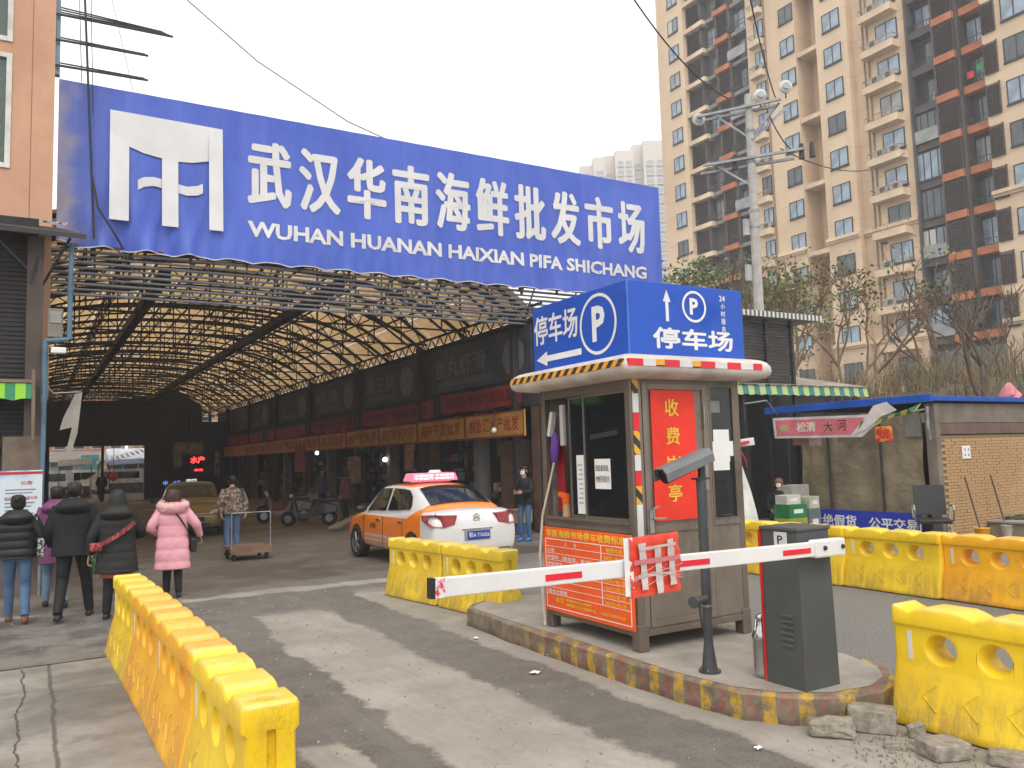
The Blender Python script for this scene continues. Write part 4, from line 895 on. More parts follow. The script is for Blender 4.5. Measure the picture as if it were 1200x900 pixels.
# ================================================================ left building
h = Sh('terracotta_render', .85); n = h.noise(.8, 6, .6); c = h.mix(n.step(.3, .7), (.48, .26, .165), (.58, .34, .22)); c = h.mix(h.noise(2.5, 7, .65, (1, 1, .3), seed=3).step(.52, .72)*.35, c, (.4, .25, .19)); h.col(c); h.bump(h.noise(60), .004); TERRA = h.m
lb = thing('corner_building', 'terracotta rendered building at the left edge with white framed windows', 'building', (-3, 17, 0))
y = 16.9; wx0, wx1 = -2.3, -.42
g = G(); zs = [(3.2, 7.35), (9.5, 9.7), (12.2, 14)]
g.box(-6, wx0, y, y+5, 3.2, 14); g.box(wx1, .26, y, y+5, 3.2, 14)
for a, b in ((6.3, 7.35), (9.5, 9.72), (12.4, 14)): g.box(wx0, wx1, y, y+5, a, b)
g.box(wx0, wx1, y+.4, y+5, 3.2, 14); put('wall', g, TERRA, lb)
g = G(); g.box(-.11, -.1, y-.004, y, 6.4, 14); put('wall_joint', g, mat('dark_joint', (.25, .13, .08), .9), lb)
WFR = mat('white_window_frame', (.6, .6, .56), .5)
for a, b in ((7.35, 9.5), (9.72, 12.4)):
    g = G(); f = .09; g.box(wx0, wx0+f, y-.03, y+.1, a, b); g.box(wx1-f, wx1, y-.03, y+.1, a, b); g.box(wx0+f, wx1-f, y-.03, y+.1, a, a+f); g.box(wx0+f, wx1-f, y-.03, y+.1, b-f, b); g.box(-1.4, -1.32, y-.02, y+.1, a+f, b-f)
    wf = put('window', g, WFR, lb, bev=.006)
    g = G(); g.box(wx0+f, wx1-f, y+.04, y+.05, a+f, b-f); put('pane', g, glass('greenish_glass', (.1, .15, .13), .08, .6), wf)
    g = G(); n_ = 20; g.add([(wx0+(wx1-wx0)*i/n_, y+.2+.03*math.sin(i*2.2), z) for z in (a, b) for i in range(n_+1)], [(i, i+1, n_+2+i, n_+1+i) for i in range(n_)]); put('curtain', g, mat('pale_curtain', (.3, .36, .3), .9), wf)
# stall front under it, projecting forward
st = thing('corner_stall', 'dark shuttered market stall under the terracotta building, at the left edge', 'stall', (-2, 15, 0))
SHUT = mat('stall_shutter', (.035, .033, .034), .7, .2, dirt=((.07, .06, .05), .5))
for i in range(44):
    if i == 0: slat_me = None
    g = G(); g.box(-5.5, -.02, 15.38, 15.4, 2.3+i*.075, 2.3+i*.075+.06); o = put('shutter_slat', g, SHUT, st, bev=0)
g = G(); g.box(-5.5, .05, 15.5, 16.9, 1.9, 6.1); put('stall_body', g, DARKWALL, st)
PILM = mat('old_concrete_pillar', (.17, .13, .1), .9, dirt=((.07, .055, .045), .6))
g = G(); g.box(-.38, .17, 15.05, 15.6, 0, 2.45); put('pillar', g, PILM, st, bev=.01)
g = G(); g.box(-.1, .13, 15.1, 15.35, 2.45, 5.7); put('post', g, mat('rusty_post', (.09, .07, .06), .8), st)
g = G(); g.box(-5.5, -1.2, 15.6, 16.9, 0, 1.9); g.box(-1.2, .2, 16.2, 16.9, 0, 2.4); put('back_wall', g, DARKWALL, st)
g = G(); g.add([(-5, 14.6, 5.78), (.72, 14.75, 5.72), (.35, 16.88, 6.35), (-5, 16.88, 6.4), (-5, 14.6, 5.7), (.72, 14.75, 5.64), (.35, 16.88, 6.27), (-5, 16.88, 6.32)], [(0, 1, 2, 3), (7, 6, 5, 4), (0, 4, 5, 1), (1, 5, 6, 2)]); put('awning', g, mat('dark_awning', (.05, .045, .045), .8), st)
random.seed(8)
g = G(); n = 26; vs = []
for j in range(4):
    for i in range(n): vs.append((-.9+i*.055, 15.5+j*.12, 6.02+.04*j+random.uniform(0, .07)))
g.add(vs, [(j*n+i, j*n+i+1, (j+1)*n+i+1, (j+1)*n+i) for j in range(3) for i in range(n-1)]); put('crumpled_foil', g, mat('silver_foil', (.5, .5, .5), .3, .6), st)
g = G(); g.beam((.12, 15.2, 5.7), (-.05, 15.0, 4.9), .03); g.beam((.5, 15, 5.7), (.1, 15.3, 4.9), .03); g.beam((-.6, 14.9, 5.65), (.05, 15.2, 5.0), .03); put('bracket', g, DSTEEL, st)
PB = mat('blue_downpipe', (.09, .17, .24), .5)
g = G(); g.tube([(.52, 15, 5.6), (.51, 15, 4.02), (.17, 15, 3.98), (.17, 15.0, 2.2)], .04, 10); g.cyl((.17, 15, 2.2), (.16, 15, .1), .035, n=10); put('downpipe', g, PB, st)
g = G(); g.cyl((.515, 15, 4.8), (.515, 15, 4.9), .05, n=10); g.cyl((.3, 15, 3.99), (.36, 15, 4.0), .05, n=10); g.cyl((.17, 15, 3), (.17, 15, 3.1), .05, n=10); put('pipe_coupling', g, PB, st)
t = thing('meter_box', 'grey electric meter box beside the blue downpipe', 'meter box', (.28, 15.05, 4.1))
g = G(); g.box(.2, .42, 15.02, 15.16, 4.05, 4.52); put('case', g, mat('meter_grey', (.22, .2, .17), .7, dirt=((.1, .08, .07), .5)), t, bev=.01)
g = G(); g.box(.23, .39, 15.005, 15.018, 4.28, 4.47); put('cover', g, mat('meter_window', (.3, .29, .26), .4), t); g = G(); g.tube([(.3, 15.1, 4.05), (.32, 15.1, 3.8), (.2, 15.08, 3.75)], .012, 5); put('cable', g, BLACK, t)
# speakers / small lamp under elbow
t = thing('floodlight', 'small white floodlight fixed below the elbow of the blue pipe', 'floodlight', (.35, 14.95, 3.85)); g = G(); g.cbox((.36, 14.93, 3.82), (.22, .12, .1)); put('lamp_head', g, WHITE, t, bev=.02); g = G(); g.beam((.3, 15, 3.95), (.35, 14.95, 3.86), .02); put('bracket', g, DSTEEL, t)
h = Sh('green_stripes', .7); s = ((h.x*3.6).frac() > .5); h.col(h.mix(s, (.25, .55, .03), (.03, .22, .1))); GRS = h.m
t = thing('green_awning', 'short bright and dark green striped awning on the left stall', 'awning', (-.5, 14.9, 3))
g = G(); n = 40; g.add([(-2+i*.05, 14.9, 3.28) for i in range(n+1)]+[(-2+i*.05, 14.86, 3.0+.04*abs(math.sin(i*.45))) for i in range(n+1)], [(n+1+i, n+2+i, i+1, i) for i in range(n)]); put('valance', g, GRS, t)
g = G(); g.box(-2, .02, 14.88, 15.4, 3.29, 3.34); g.tube([(.02, 14.9, 3.5), (.03, 14.9, 2.4)], .03, 6); put('awning_bar', g, mat('worn_bar', (.22, .17, .12), .8), t)
# torn plastic flap and hanging bracket right of pipe
t = thing('torn_tarpaulin', 'torn pale plastic flap hanging from a wire by the blue pipe', 'tarpaulin', (.5, 15.2, 2.4))
g = G(); P_ = [(.62, 3.15), (.72, 3.18), (.66, 2.5), (.56, 2.15), (.5, 2.2), (.58, 2.6), (.4, 2.55), (.45, 2.75)]; g.prism(P_, (0, 15.2, 0), X_, Z_, (0, .01, 0)); put('plastic', g, mat('torn_plastic', (.32, .3, .27), .7, bump=.02, bscale=9), t)
g = G(); g.tube([(.17, 15.1, 3.3), (.3, 15.15, 3.15), (.7, 15.2, 3.18)], .012, 5); put('wire', g, STEEL, t)
# notice board
t = thing('notice_board', 'white and blue public notice poster behind the group of people', 'notice board', (-.1, 14.6, 0))
h = Sh('notice_print', .5); h.col(h.mix(h.z.step(1.0, 2.05), (.6, .68, .75), (.62, .7, .78))); top = h.z.step(1.72, 1.95); h.col(h.mix(top*h.noise(2.5, 2).step(.35, .6), h.mix(.5, (.62, .7, .76), (.6, .68, .74)), (.05, .25, .65)))
g = G(); g.box(-.42, .17, 14.72, 14.75, .75, 1.92); o = put('poster', g, h.m, t)
g = G(); g.box(-.42, .17, 14.715, 14.7185, 1.86, 1.9); gtext(g, '公告', (-.12, 14.716, 1.7), X_, Z_, .16, .06, bold=.01); gtext(g, '关于市场休市的公告', (-.33, 14.716, 1.48), X_, Z_, .44, .045, bold=.01); gtext(g, '市场管理', (-.1, 14.716, 1.0), X_, Z_, .2, .04); put('red_lettering', g, REDINK, t)
g = G()
for i in range(9): g.box(-.32, .08-(i*37 % 11)*.01, 14.716, 14.718, 1.58-i*.055 if i > 1 else 1.62-i*.05, 1.6-i*.055 if i > 1 else 1.635-i*.05)
put('text_lines', g, mat('grey_blue_ink', (.2, .22, .3), .7), t)
g = G(); g.beam((-.4, 14.77, 0), (-.4, 14.77, 1.9), .03); g.beam((.15, 14.77, 0), (.15, 14.77, 1.9), .03); put('stand', g, STEEL, t)
# rails sticking out at the top
rb = thing('steel_rails', 'three tiers of thin dark steel rails jutting right from the corner building above the sign', 'rails', (.4, 17, 10))
for i, (z, x1, n) in enumerate([(10.45, 2.3, 4), (9.95, 1.85, 2), (9.45, 1.85, 2)]):
    for k in range(n):
        g = G(); g.beam((.26, 16.9+.1*k, z+.1*k), (x1-.05*k, 16.85+.1*k, z+.02+.07*k), .022 if k else .035); put('rail', g, TRUSS, rb)
g = G(); g.box(.26, .34, 16.95, 17.1, 9.3, 11.5); put('fixing_plate', g, mat('blue_grey_plate', (.16, .25, .33), .5), rb)
# ================================================================ brick stall on the right
sx, sy, sX = 15.3, 9.75, 21.5     # corner x,y ; runs to +X and +Y
shed = thing('brick_stall', 'low brick stall with blue metal roof edge and rolled down brown tarpaulin front', 'stall', (17, 11, 0))
h = Sh('painted_brick', .9, 0, .3); n = h.noise(1.2, 6, .6); h.col(h.mix(h.noise(4, 7, .7, seed=2).step(.5, .7)*.6, h.mix(n.step(.3, .7), (.4, .25, .12), (.52, .34, .18)), (.2, .13, .07))); h.bump(h.noise(30, 4), .008); BRK = h.m
h = Sh('mortar', .95); h.col((.22, .16, .1)); MORT = h.m
g = G(); g.box(sx+.26, sX, sy+.02, sy+.25, 0, 2.08); g.box(sx+.26, sX, sy+.25, 13.6, 0, .02); g.box(sX-.2, sX, sy+.25, 13.6, 0, 2.5); g.box(sx+1.2, sX, 13.5, 13.7, 0, 2.5); put('wall_core', g, MORT, shed)
bw, bh = .235, .062; bricks = []
me0 = None
random.seed(4)
g = G(); g.box(0, bw-.012, -.0, .03, 0, bh-.01); bme = mesh(g, BRK, 'brick')
g = G(); g.box(0, bw-.012, -.004, .03, 0, bh-.01); bme2 = mesh(g, BRK, 'brick')
rest = G(); cntb = 0; cand = []
for r in range(32):
    z = .03+r*bh
    for k in range(26):
        x = sx+.27+k*bw+(bw/2 if r % 2 else 0)
        if x+bw > sX: continue
        cand.append((abs(z-1.3)*1.2+(x-sx), x, z))
cand.sort()
for i, (_, x, z) in enumerate(cand):
    if i < 290:
        o = put('brick', random.choice((bme, bme2)), None, shed, (x-17, sy-random.uniform(0, .006)-11, z)); cntb += 1
    else:
        yy = sy-random.uniform(0, .006); rest.box(x, x+bw-.012, yy, yy+.03, z, z+bh-.01)
tag(put('brickwork', rest, BRK, shed), kind='stuff')
BEAMC = mat('stained_concrete_band', (.2, .17, .14), .9, dirt=((.1, .08, .065), .6)); 
g = G(); g.box(sx+.25, sX, sy-.01, sy+.25, 2.1, 2.32); put('lintel_band', g, mat('brown_band', (.16, .1, .08), .8), shed)
g = G(); g.box(sx+.2, sX, sy-.0, sy+.25, 2.33, 2.72); put('upper_wall', g, BEAMC, shed)
g = G(); g.box(sx+.1, sx+.25, sy-.02, sy+.2, 0, 2.72); put('corner_post', g, BEAMC, shed, bev=.01)
g = G(); g.box(sx-.05, sX, sy-.03, 13.8, 2.78, 2.83); put('roof_sheet', g, mat('roof_grey', (.25, .25, .25), .7), shed)
BLF = mat('blue_fascia', (.012, .09, .45), .4)
g = G(); g.box(sx-.1, sx-.05, sy-.1, 13.9, 2.74, 2.9); g.box(sx-.05, sX, sy-.1, sy-.06, 2.76, 2.86); put('fascia', g, BLF, shed, bev=.01)
# tarpaulin front
h = Sh('brown_tarpaulin', .8); n = h.noise(1.3, 6, .6); h.col(h.mix(n.step(.3, .7), (.165, .13, .08), (.27, .22, .145))); h.bump(h.noise(1.8, 4, .6), .12, .8); TARP = h.m
g = G(); ny, nz = 26, 12
g.add([(sx+.05+.03*math.sin(j*.8+i*.3)+.02*math.sin(i*1.3), sy+.25+3.0*i/ny, .45+2.1*j/nz) for j in range(nz+1) for i in range(ny+1)], [(j*(ny+1)+i+1, j*(ny+1)+i, (j+1)*(ny+1)+i, (j+1)*(ny+1)+i+1) for j in range(nz) for i in range(ny)], 0, True); put('tarpaulin', g, TARP, shed)
for yy in (10.9, 12.2, 13.3): g = G(); g.cyl((sx-.02, yy, .3), (sx-.02, yy, 2.7), .025, n=8); put('pole', g, DSTEEL, shed)
g = G(); g.box(sx+.05, sx+.4, sy+.2, 13.4, 0, .45); put('counter', g, DARKWALL, shed)
t = thing('blue_banner', 'long blue cloth banner with white lettering across the counter of the brick stall', 'banner', (15.1, 11.2, .1))
g = G(); g.box(15.1, 15.12, 9.98, 12.85, .08, .56); put('cloth', g, mat('banner_deep_blue', (.015, .04, .42), .5), t)
g = G(); gtext(g, '杜绝假货', (15.1, 12.6, .2), -Y_, Z_, 1.15, .26, bold=.02); gtext(g, '公平交易', (15.1, 11.15, .2), -Y_, Z_, 1.1, .24, bold=.02); put('lettering', g, WPRINT, t)
# pink shop sign, its right half folded over
t = thing('pink_shop_sign', 'peeling pink and white shop sign with a crab picture and its right half folded up', 'sign', (14.9, 12.3, 2.1))
PKS = mat('pink_banner', (.66, .16, .2), .6, var=.2); X = 14.78
g = G(); g.add([(X, 13.25, 2.15), (X, 10.95, 2.1), (X, 10.6, 2.35), (X, 10.7, 2.55), (X, 13.28, 2.62)], [(0, 1, 2, 3, 4)]); put('board', g, mat('sign_white', (.62, .6, .6), .6), t)
g = G(); g.add([(X-.004, 13.18, 2.2), (X-.004, 11.2, 2.16), (X-.004, 10.85, 2.5), (X-.004, 13.2, 2.56)], [(0, 1, 2, 3)]); put('pink_field', g, PKS, t)
g = G(); gtext(g, '松清', (X-.006, 12.6, 2.26), -Y_, Z_, .52, .22, bold=.02); gtext(g, '大', (X-.006, 11.85, 2.23), -Y_, Z_, .22, .22, bold=.01); put('lettering', g, mat('cream_print', (.75, .75, .6), .6), t)
g = G(); gtext(g, '大', (X-.009, 11.86, 2.24), -Y_, Z_, .22, .22, bold=.015); gtext(g, '河', (X-.009, 11.52, 2.25), -Y_, Z_, .22, .24, bold=.0); put('dark_lettering', g, INK, t)
g = G(); cy, cz = 12.95, 2.37; g.add([(X-.006, cy+.13*math.cos(a), cz+.08*math.sin(a)) for a in [i*math.pi/7 for i in range(14)]], [tuple(range(13, -1, -1))])
for s in (1, -1):
    for a in (.4, 0, -.4): g.beam((X-.006, cy+s*.1, cz+a*.1), (X-.006, cy+s*.19, cz+a*.25), .015)
put('crab_print', g, mat('crab_tan', (.45, .36, .2), .6), t)
g = G(); g.add([(X-.01, 11.2, 2.1), (X-.06, 11.0, 2.2), (X-.1, 10.75, 2.5), (X-.12, 10.55, 2.72), (X-.05, 10.3, 2.78), (X-.02, 10.1, 2.6), (X-.03, 10.45, 2.5), (X-.04, 10.8, 2.25)], [(0, 7, 1), (1, 7, 2), (2, 7, 6), (2, 6, 3), (3, 6, 4), (4, 6, 5)]); put('folded_flap', g, mat('flap_white', (.75, .7, .68), .6, bump=.01), t)
t = thing('rolled_awning', 'limp green and yellow striped awning roll hanging behind the folded pink sign', 'awning', (14.9, 10.3, 2.4))
h = Sh('awning_green_yellow', .8); s = ((h.y*5+h.z*3).frac() > .5); h.col(h.mix(s, (.5, .45, .1), (.05, .2, .08))); GY = h.m
g = G(); g.add([(14.75, 11.0, 2.25), (14.8, 10.6, 2.33), (14.9, 9.95, 2.62), (15.1, 9.8, 2.72), (15.0, 9.9, 2.52), (14.8, 10.5, 2.45), (14.7, 10.9, 2.42)], [(0, 6, 5, 1), (1, 5, 4, 2), (2, 4, 3)]); put('cloth', g, GY, t)
g = G(); g.tube([(15.2, 9.75, 2.65), (15.1, 9.7, 2.2), (15.15, 9.7, 2.0)], .03, 6); g.tube([(15.2, 9.8, 2.6), (14.9, 9.9, 2.55)], .02, 5); put('arm', g, STEEL, t)
t = thing('red_lantern_bag', 'red and orange printed square bag hanging under the stall roof', 'bag', (15.0, 10.6, 2.05)); 
h = Sh('red_gold_print', .5); h.col(h.mix(h.noise(9, 3).step(.5, .55), (.6, .04, .02), (.75, .3, .03))); g = G(); g.box(14.95, 15.05, 10.42, 10.78, 1.98, 2.3); put('bag_body', g, h.m, t, bev=.03)
# small posters under the sign
for i, (yy, zz) in enumerate([(12.6, 1.98), (12.15, 1.95), (11.4, 2.0)]):
    g = G(); g.box(15.0, 15.01, yy, yy+.32, zz, zz+.2); tag(put('small_poster', g, mat(f'faded_poster_{"abc"[i]}', [(.3, .12, .1), (.45, .3, .3), (.25, .2, .15)][i], .7)), ['faded red picture strip under the left part of the pink sign', 'pale pink paper strip under the middle of the pink sign', 'brown paper strip under the folded end of the pink sign'][i], 'poster')
g = G(); g.box(15.3, 15.36, 10.0, 10.35, 2.05, 2.6); tag(put('hanging_sack', g, mat('grey_cloth', (.2, .19, .18), .9), bev=.03), 'grey cloth hanging below the stall roof beside the red bag', 'cloth')
# house number plate
t = thing('wall_plate', 'small white plate with dark marks on the brick wall', 'plate', (16.35, 9.73, 1.65)); g = G(); g.box(16.22, 16.5, 9.72, 9.735, 1.6, 1.86); put('plate', g, PAPER, t)
g = G()
for a, b in ((16.28, 1.66), (16.4, 1.66), (16.28, 1.77), (16.4, 1.77)): g.add([(a, 9.717, b), (a+.05, 9.717, b-.01), (a+.04, 9.717, b+.05)], [(0, 1, 2)])
put('marks', g, INK, t)
# pink bundle on roof
t = thing('pink_bundle', 'crumpled pink plastic bundle lying on the stall roof', 'bundle', (18.4, 9.9, 2.83)); g = G(); random.seed(2)
g.loft([[Vector((18.35+math.cos(a)*r*random.uniform(.7, 1.2), 9.85+math.sin(a)*r*random.uniform(.7, 1.2), z)) for a in [i*math.pi/5 for i in range(10)]] for r, z in ((.2, 2.84), (.22, 2.92), (.14, 3.05), (.1, 3.12), (.03, 3.2))], sm=False); put('plastic', g, mat('pink_plastic', (.6, .2, .24), .5), t)
# low bench ledge, buckets, chair
t = thing('low_counter', 'low concrete counter with dark scraps on top against the brick wall at the right edge', 'counter', (17.6, 9.4, 0)); g = G(); g.box(16.9, 19.2, 9.0, 9.7, 0, .28); put('block', g, mat('counter_tan', (.28, .22, .16), .9), t, bev=.01); g = G(); g.box(16.85, 19.25, 8.96, 9.7, .285, .33); put('top', g, CONC, t, bev=.01)
g = G(); random.seed(6)
for i in range(14): a = random.uniform(17.2, 18.8); b = random.uniform(9.1, 9.6); g.box(a, a+random.uniform(.05, .25), b, b+.1, .332, .36+random.uniform(0, .05))
put('scraps', g, mat('dark_scraps', (.08, .09, .07), .9), t)
def bucket(label, x, y, m, stick):
    t = thing('bucket', label, 'bucket', (x, y, 0)); g = G(); lathe(g, [(.1, 0), (.14, .24), (.15, .25), (.14, .26), (.13, .25), (.1, .06)], x, y, 18); put('pail', g, m, t)
    g = G(); g.cyl((x+.12, y, .28), (x+.16, y, .31), .006); g.tube([(x-.14, y, .25), (x-.1, y-.05, .3), (x+.1, y-.05, .3), (x+.14, y, .25)], .006, 5); put('handle', g, STEEL, t)
    t = thing('broom_stick', stick, 'stick', (x, y, .05)); g = G(); g.cyl((x+.02, y+.02, .1), (x-.02, y+.25, 1.25), .016, n=8); put('handle', g, mat('dark_wood_stick', (.12, .07, .05), .8), t); g = G(); g.cbox((x+.02, y, .12), (.16, .08, .1)); put('brush_head', g, mat('mop_grey', (.4, .4, .4), .9), t)
bucket('amber plastic bucket left of the white one at the foot of the brick wall', 16.05, 9.35, ORG, 'dark stick standing in the amber bucket')
bucket('white plastic bucket right of the amber one at the foot of the brick wall', 16.95, 9.35, mat('bucket_white', (.6, .57, .5), .5), 'dark stick standing in the white bucket')
t = thing('office_chair', 'black mesh back office chair with curved pale arms in front of the blue banner', 'chair', (14.75, 9.5, 0), R_(130)); t.scale = (1.15, 1.15, 1.12)
g = G(); g.cbox((0, 0, .42), (.5, .48, .07)); put('seat', g, BLACK, t, w=False, bev=.02)
g = G(); n = 8; rr_ = [[Vector((x, -.24-.03*math.cos(x*5)-.12*k, .5+.5*k)) for x in [(-.24+.06*i) for i in range(9)]]+[Vector((x, -.27-.03*math.cos(x*5)-.12*k, .5+.5*k)) for x in [(.24-.06*i) for i in range(9)]] for k in (0, .3, .6, 1)]
g.loft(rr_, sm=False); put('backrest', g, mat('chair_mesh', (.035, .037, .04), .7), t, w=False, bev=.01)
for s in (-1, 1):
    g = G(); g.tube([(s*.27, -.22, .45), (s*.29, -.24, .66), (s*.29, .1, .68), (s*.29, .18, .6), (s*.28, .12, .42)], .016, 8); put('armrest', g, ALU, t, w=False)
    g = G(); g.tube([(s*.22, .2, .4), (s*.24, .26, .02), (s*.24, -.26, .02), (s*.22, -.2, .4)], .014, 8); put('leg', g, ALU, t, w=False)
# ================================================================ structures behind
lv = thing('louvre_shelter', 'dark louvred metal shelter with thin flat roof behind the booth', 'shelter', (17, 15, 0))
g = G(); g.box(14.6, 16.4, 14.1, 14.12, 3.5, 5.05); put('backing', g, mat('louvre_backing', (.3, .27, .24), .8), lv)  # even brownish panel behind the dark louvres
for i in range(19): g = G(); g.beam((14.2, 14, 3.55+i*.08), (16.35, 14, 3.55+i*.08), .03, .035); put('louvre', g, DSTEEL, lv)
for x in (14.6, 15.5, 16.4): g = G(); g.box(x-.04, x+.04, 13.95, 14.05, 0, 5.1); put('post', g, DSTEEL, lv)
g = G(); g.box(12.9, 17.3, 13.8, 15.6, 5.12, 5.2); put('roof', g, mat('roof_grey2', (.2, .2, .2), .7), lv); g = G(); g.box(12.9, 17.3, 13.74, 13.79, 5.1, 5.24)
h = Sh('edge_dashes', .6); h.col(h.mix((h.x*7).frac() > .5, (.1, .1, .1), (.6, .6, .6))); put('roof_edge', g, h.m, lv)
aw = thing('striped_awning_stall', 'dark stall with grey lean-to roof edged by a green and yellow striped valance', 'stall', (17, 14, 0))
h = Sh('valance_stripes', .7); s = ((h.x*2.6).frac()); c = h.mix(s > .5, (.42, .5, .22), (.04, .22, .13)); c = h.mix((s > .75)*.6, c, (.05, .16, .3)); h.col(c); VS = h.m
g = G(); n = 80; g.add([(14.1+i*.0625, 13.9, 3.45) for i in range(n+1)]+[(14.1+i*.0625, 13.86, 3.2+.03*abs(math.sin(i*.6))) for i in range(n+1)], [(n+1+i, n+2+i, i+1, i) for i in range(n)]); put('valance', g, VS, aw)
g = G(); g.add([(14, 13.85, 3.47), (19.15, 13.85, 3.47), (18, 16, 4.0), (14, 16, 4.0)], [(0, 1, 2, 3)]); put('lean_to_roof', g, mat('lean_to_sheet', (.3, .27, .24), .8), aw)
g = G(); g.box(14.6, 22, 16.3, 16.5, 0, 3.5); g.box(11.2, 14.6, 17.1, 17.2, 0, 5.4); put('back_wall', g, DARKWALL, aw)
g = G(); g.box(14.2, 15.2, 14.4, 15.5, 0, 2.4); put('dark_cabinet', g, DARKWALL, aw)
for i in range(4): g = G(); g.tube([(17.3+i*.35, 13.8, 3.2), (17.45+i*.35, 13.75, 3.02), (17.65+i*.35, 13.8, 3.2)], .02, 5); put('bracket', g, DSTEEL, aw)
g = G(); g.tube([(13.3, 12.7, 2.9), (14.3, 13.0, 3.0), (15.2, 13.5, 2.7)], .02, 5); put('wire', g, STEEL, aw)
# boxes with seated vendor
for (x, y, z, dx, dy, dz, m, lab) in [(13.96, 12.2, 0, .55, .42, .45, mat('yellow_green_box', (.35, .38, .08), .7), 'yellow printed box at the bottom of the pile by the vendor'), (13.96, 12.2, .45, .55, .42, .28, mat('green_box', (.02, .2, .06), .7), 'green printed carton in the pile by the vendor'), (13.9, 12.2, .73, .42, .32, .2, mat('pale_box', (.55, .56, .5), .7), 'white carton on top of the green one by the vendor'), (14.45, 12.15, 0, .36, .36, .62, mat('grey_blue_box', (.18, .2, .22), .7), 'grey box right of the green carton'), (14.47, 12.12, .62, .3, .28, .26, mat('pale_yellow_box', (.5, .5, .38), .7), 'pale yellow box on top of the grey one'), (14.75, 12.75, 0, .55, .35, 1.1, mat('grey_carton', (.38, .37, .33), .8), 'tall grey cartons behind the pile of produce boxes')]:
    t = thing('carton', lab, 'box', (x, y, z)); g = G(); g.cbox((0, 0, dz/2), (dx, dy, dz-.004)); put('box_body', g, m, t, w=False, bev=.01); g = G(); g.cbox((0, -dy/2-.003, dz/2), (dx*.5, .004, dz*.3)); put('printed_label', g, PAPER, t, w=False); g = G(); g.cbox((0, 0, dz), (.06, dy*.98, .004)); put('packing_tape', g, mat('tape_tan', (.5, .4, .25), .4), t, w=False)
# second barrier arm behind the booth and white three-wheeler nose
t = thing('exit_barrier_arm', 'end of a second white and red barrier arm sticking out right of the booth', 'barrier arm', (7.6, 7.2, 1.9))
g = G(); g.beam((6.4, 7.55, 1.86), (7.47, 7.02, 2.005), .045, .09); put('arm', g, ARMP, t, bev=.005); g = G(); g.beam((7.0, 7.2, 1.945), (7.38, 7.025, 1.995), .046, .034); 
g.v = [(p[0]-.01, p[1]-.02, p[2]) for p in g.v]; put('reflective_strip', g, REFR, t)
g = G(); g.box(6.3, 6.55, 7.45, 7.7, 0, 1.95); put('cabinet', g, GREYP, t, bev=.01)
# ================================================================ apartment tower
h = Sh('beige_cladding', .8, 0, .3); n = h.noise(.12, 5, .6); c = h.mix(n.step(.3, .7), (.66, .5, .345), (.74, .58, .415)); st = h.noise(.35, 6, .6, (1, 1, .12), seed=3); c = h.mix(st.step(.48, .7)*.45, c, (.52, .38, .25)); j = (((h.z+.55)*(1/3.)).frac()-.5).abs().step(.49, .497); c = h.mix(j*.5, c, (.3, .2, .12)); h.col(c); BEI = h.m
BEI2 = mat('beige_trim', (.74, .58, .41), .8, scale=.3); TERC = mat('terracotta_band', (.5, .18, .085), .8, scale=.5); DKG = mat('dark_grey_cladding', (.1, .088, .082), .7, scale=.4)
WF = mat('tower_window_frame', (.03, .035, .04), .5); 
def wpane(name, c, r=.12):
    h = Sh(name, r, 0, .9); n = h.noise(.6, 3, .6); h.col(h.mix(n.step(.35, .65), sc(c, .6), c)); return h.m
h = Sh('curtained_pane', .25, 0, .7); h.col(h.mix((h.y > .05), (.16, .2, .25), (.5, .48, .43))); CURT = h.m
WP = [wpane('window_pane_sky_tint', (.3, .4, .5)), wpane('window_pane_dark', (.06, .08, .1)), wpane('window_pane_pale', (.3, .33, .33), .2), CURT]  # bright bluish pane colour stands in for the reflected sky
RAIL = mat('balcony_rail', (.06, .055, .055), .6); RAILB = mat('beige_rail', (.35, .26, .17), .6); LOU = mat('louvre_brown', (.09, .07, .065), .7); INT = mat('balcony_shade', (.06, .055, .05), .9, var=.5, scale=.8); ACW = mat('ac_white', (.5, .5, .48), .6)
tw = thing('apartment_tower', 'tall beige apartment tower with orange banded dark balconies filling the upper right', 'apartment building', (58, 46, 0))
NF = 22; FZ = 3.0; Z0 = 1.95; TOP = Z0+FZ*(NF-1)+1.5
g = G()
segs = [(61.2, 65.2, 58.0), (52.6, 61.2, 59.4), (47.1, 52.6, 58.0), (44.75, 47.1, 60.2), (41.7, 44.75, 57.8), (37.0, 41.7, 58.5), (30.9, 37.0, 59.6), (22, 30.9, 57.8)]
for a, b, X in segs: g.box(X, 72, a, b, 0, TOP)
put('wall', g, BEI, tw)
g = G(); g.box(59.3, 59.39, 52.62, 61.18, 0, TOP); g.box(59.5, 59.59, 30.92, 36.98, 0, TOP); put('dark_recess', g, DKG, tw)
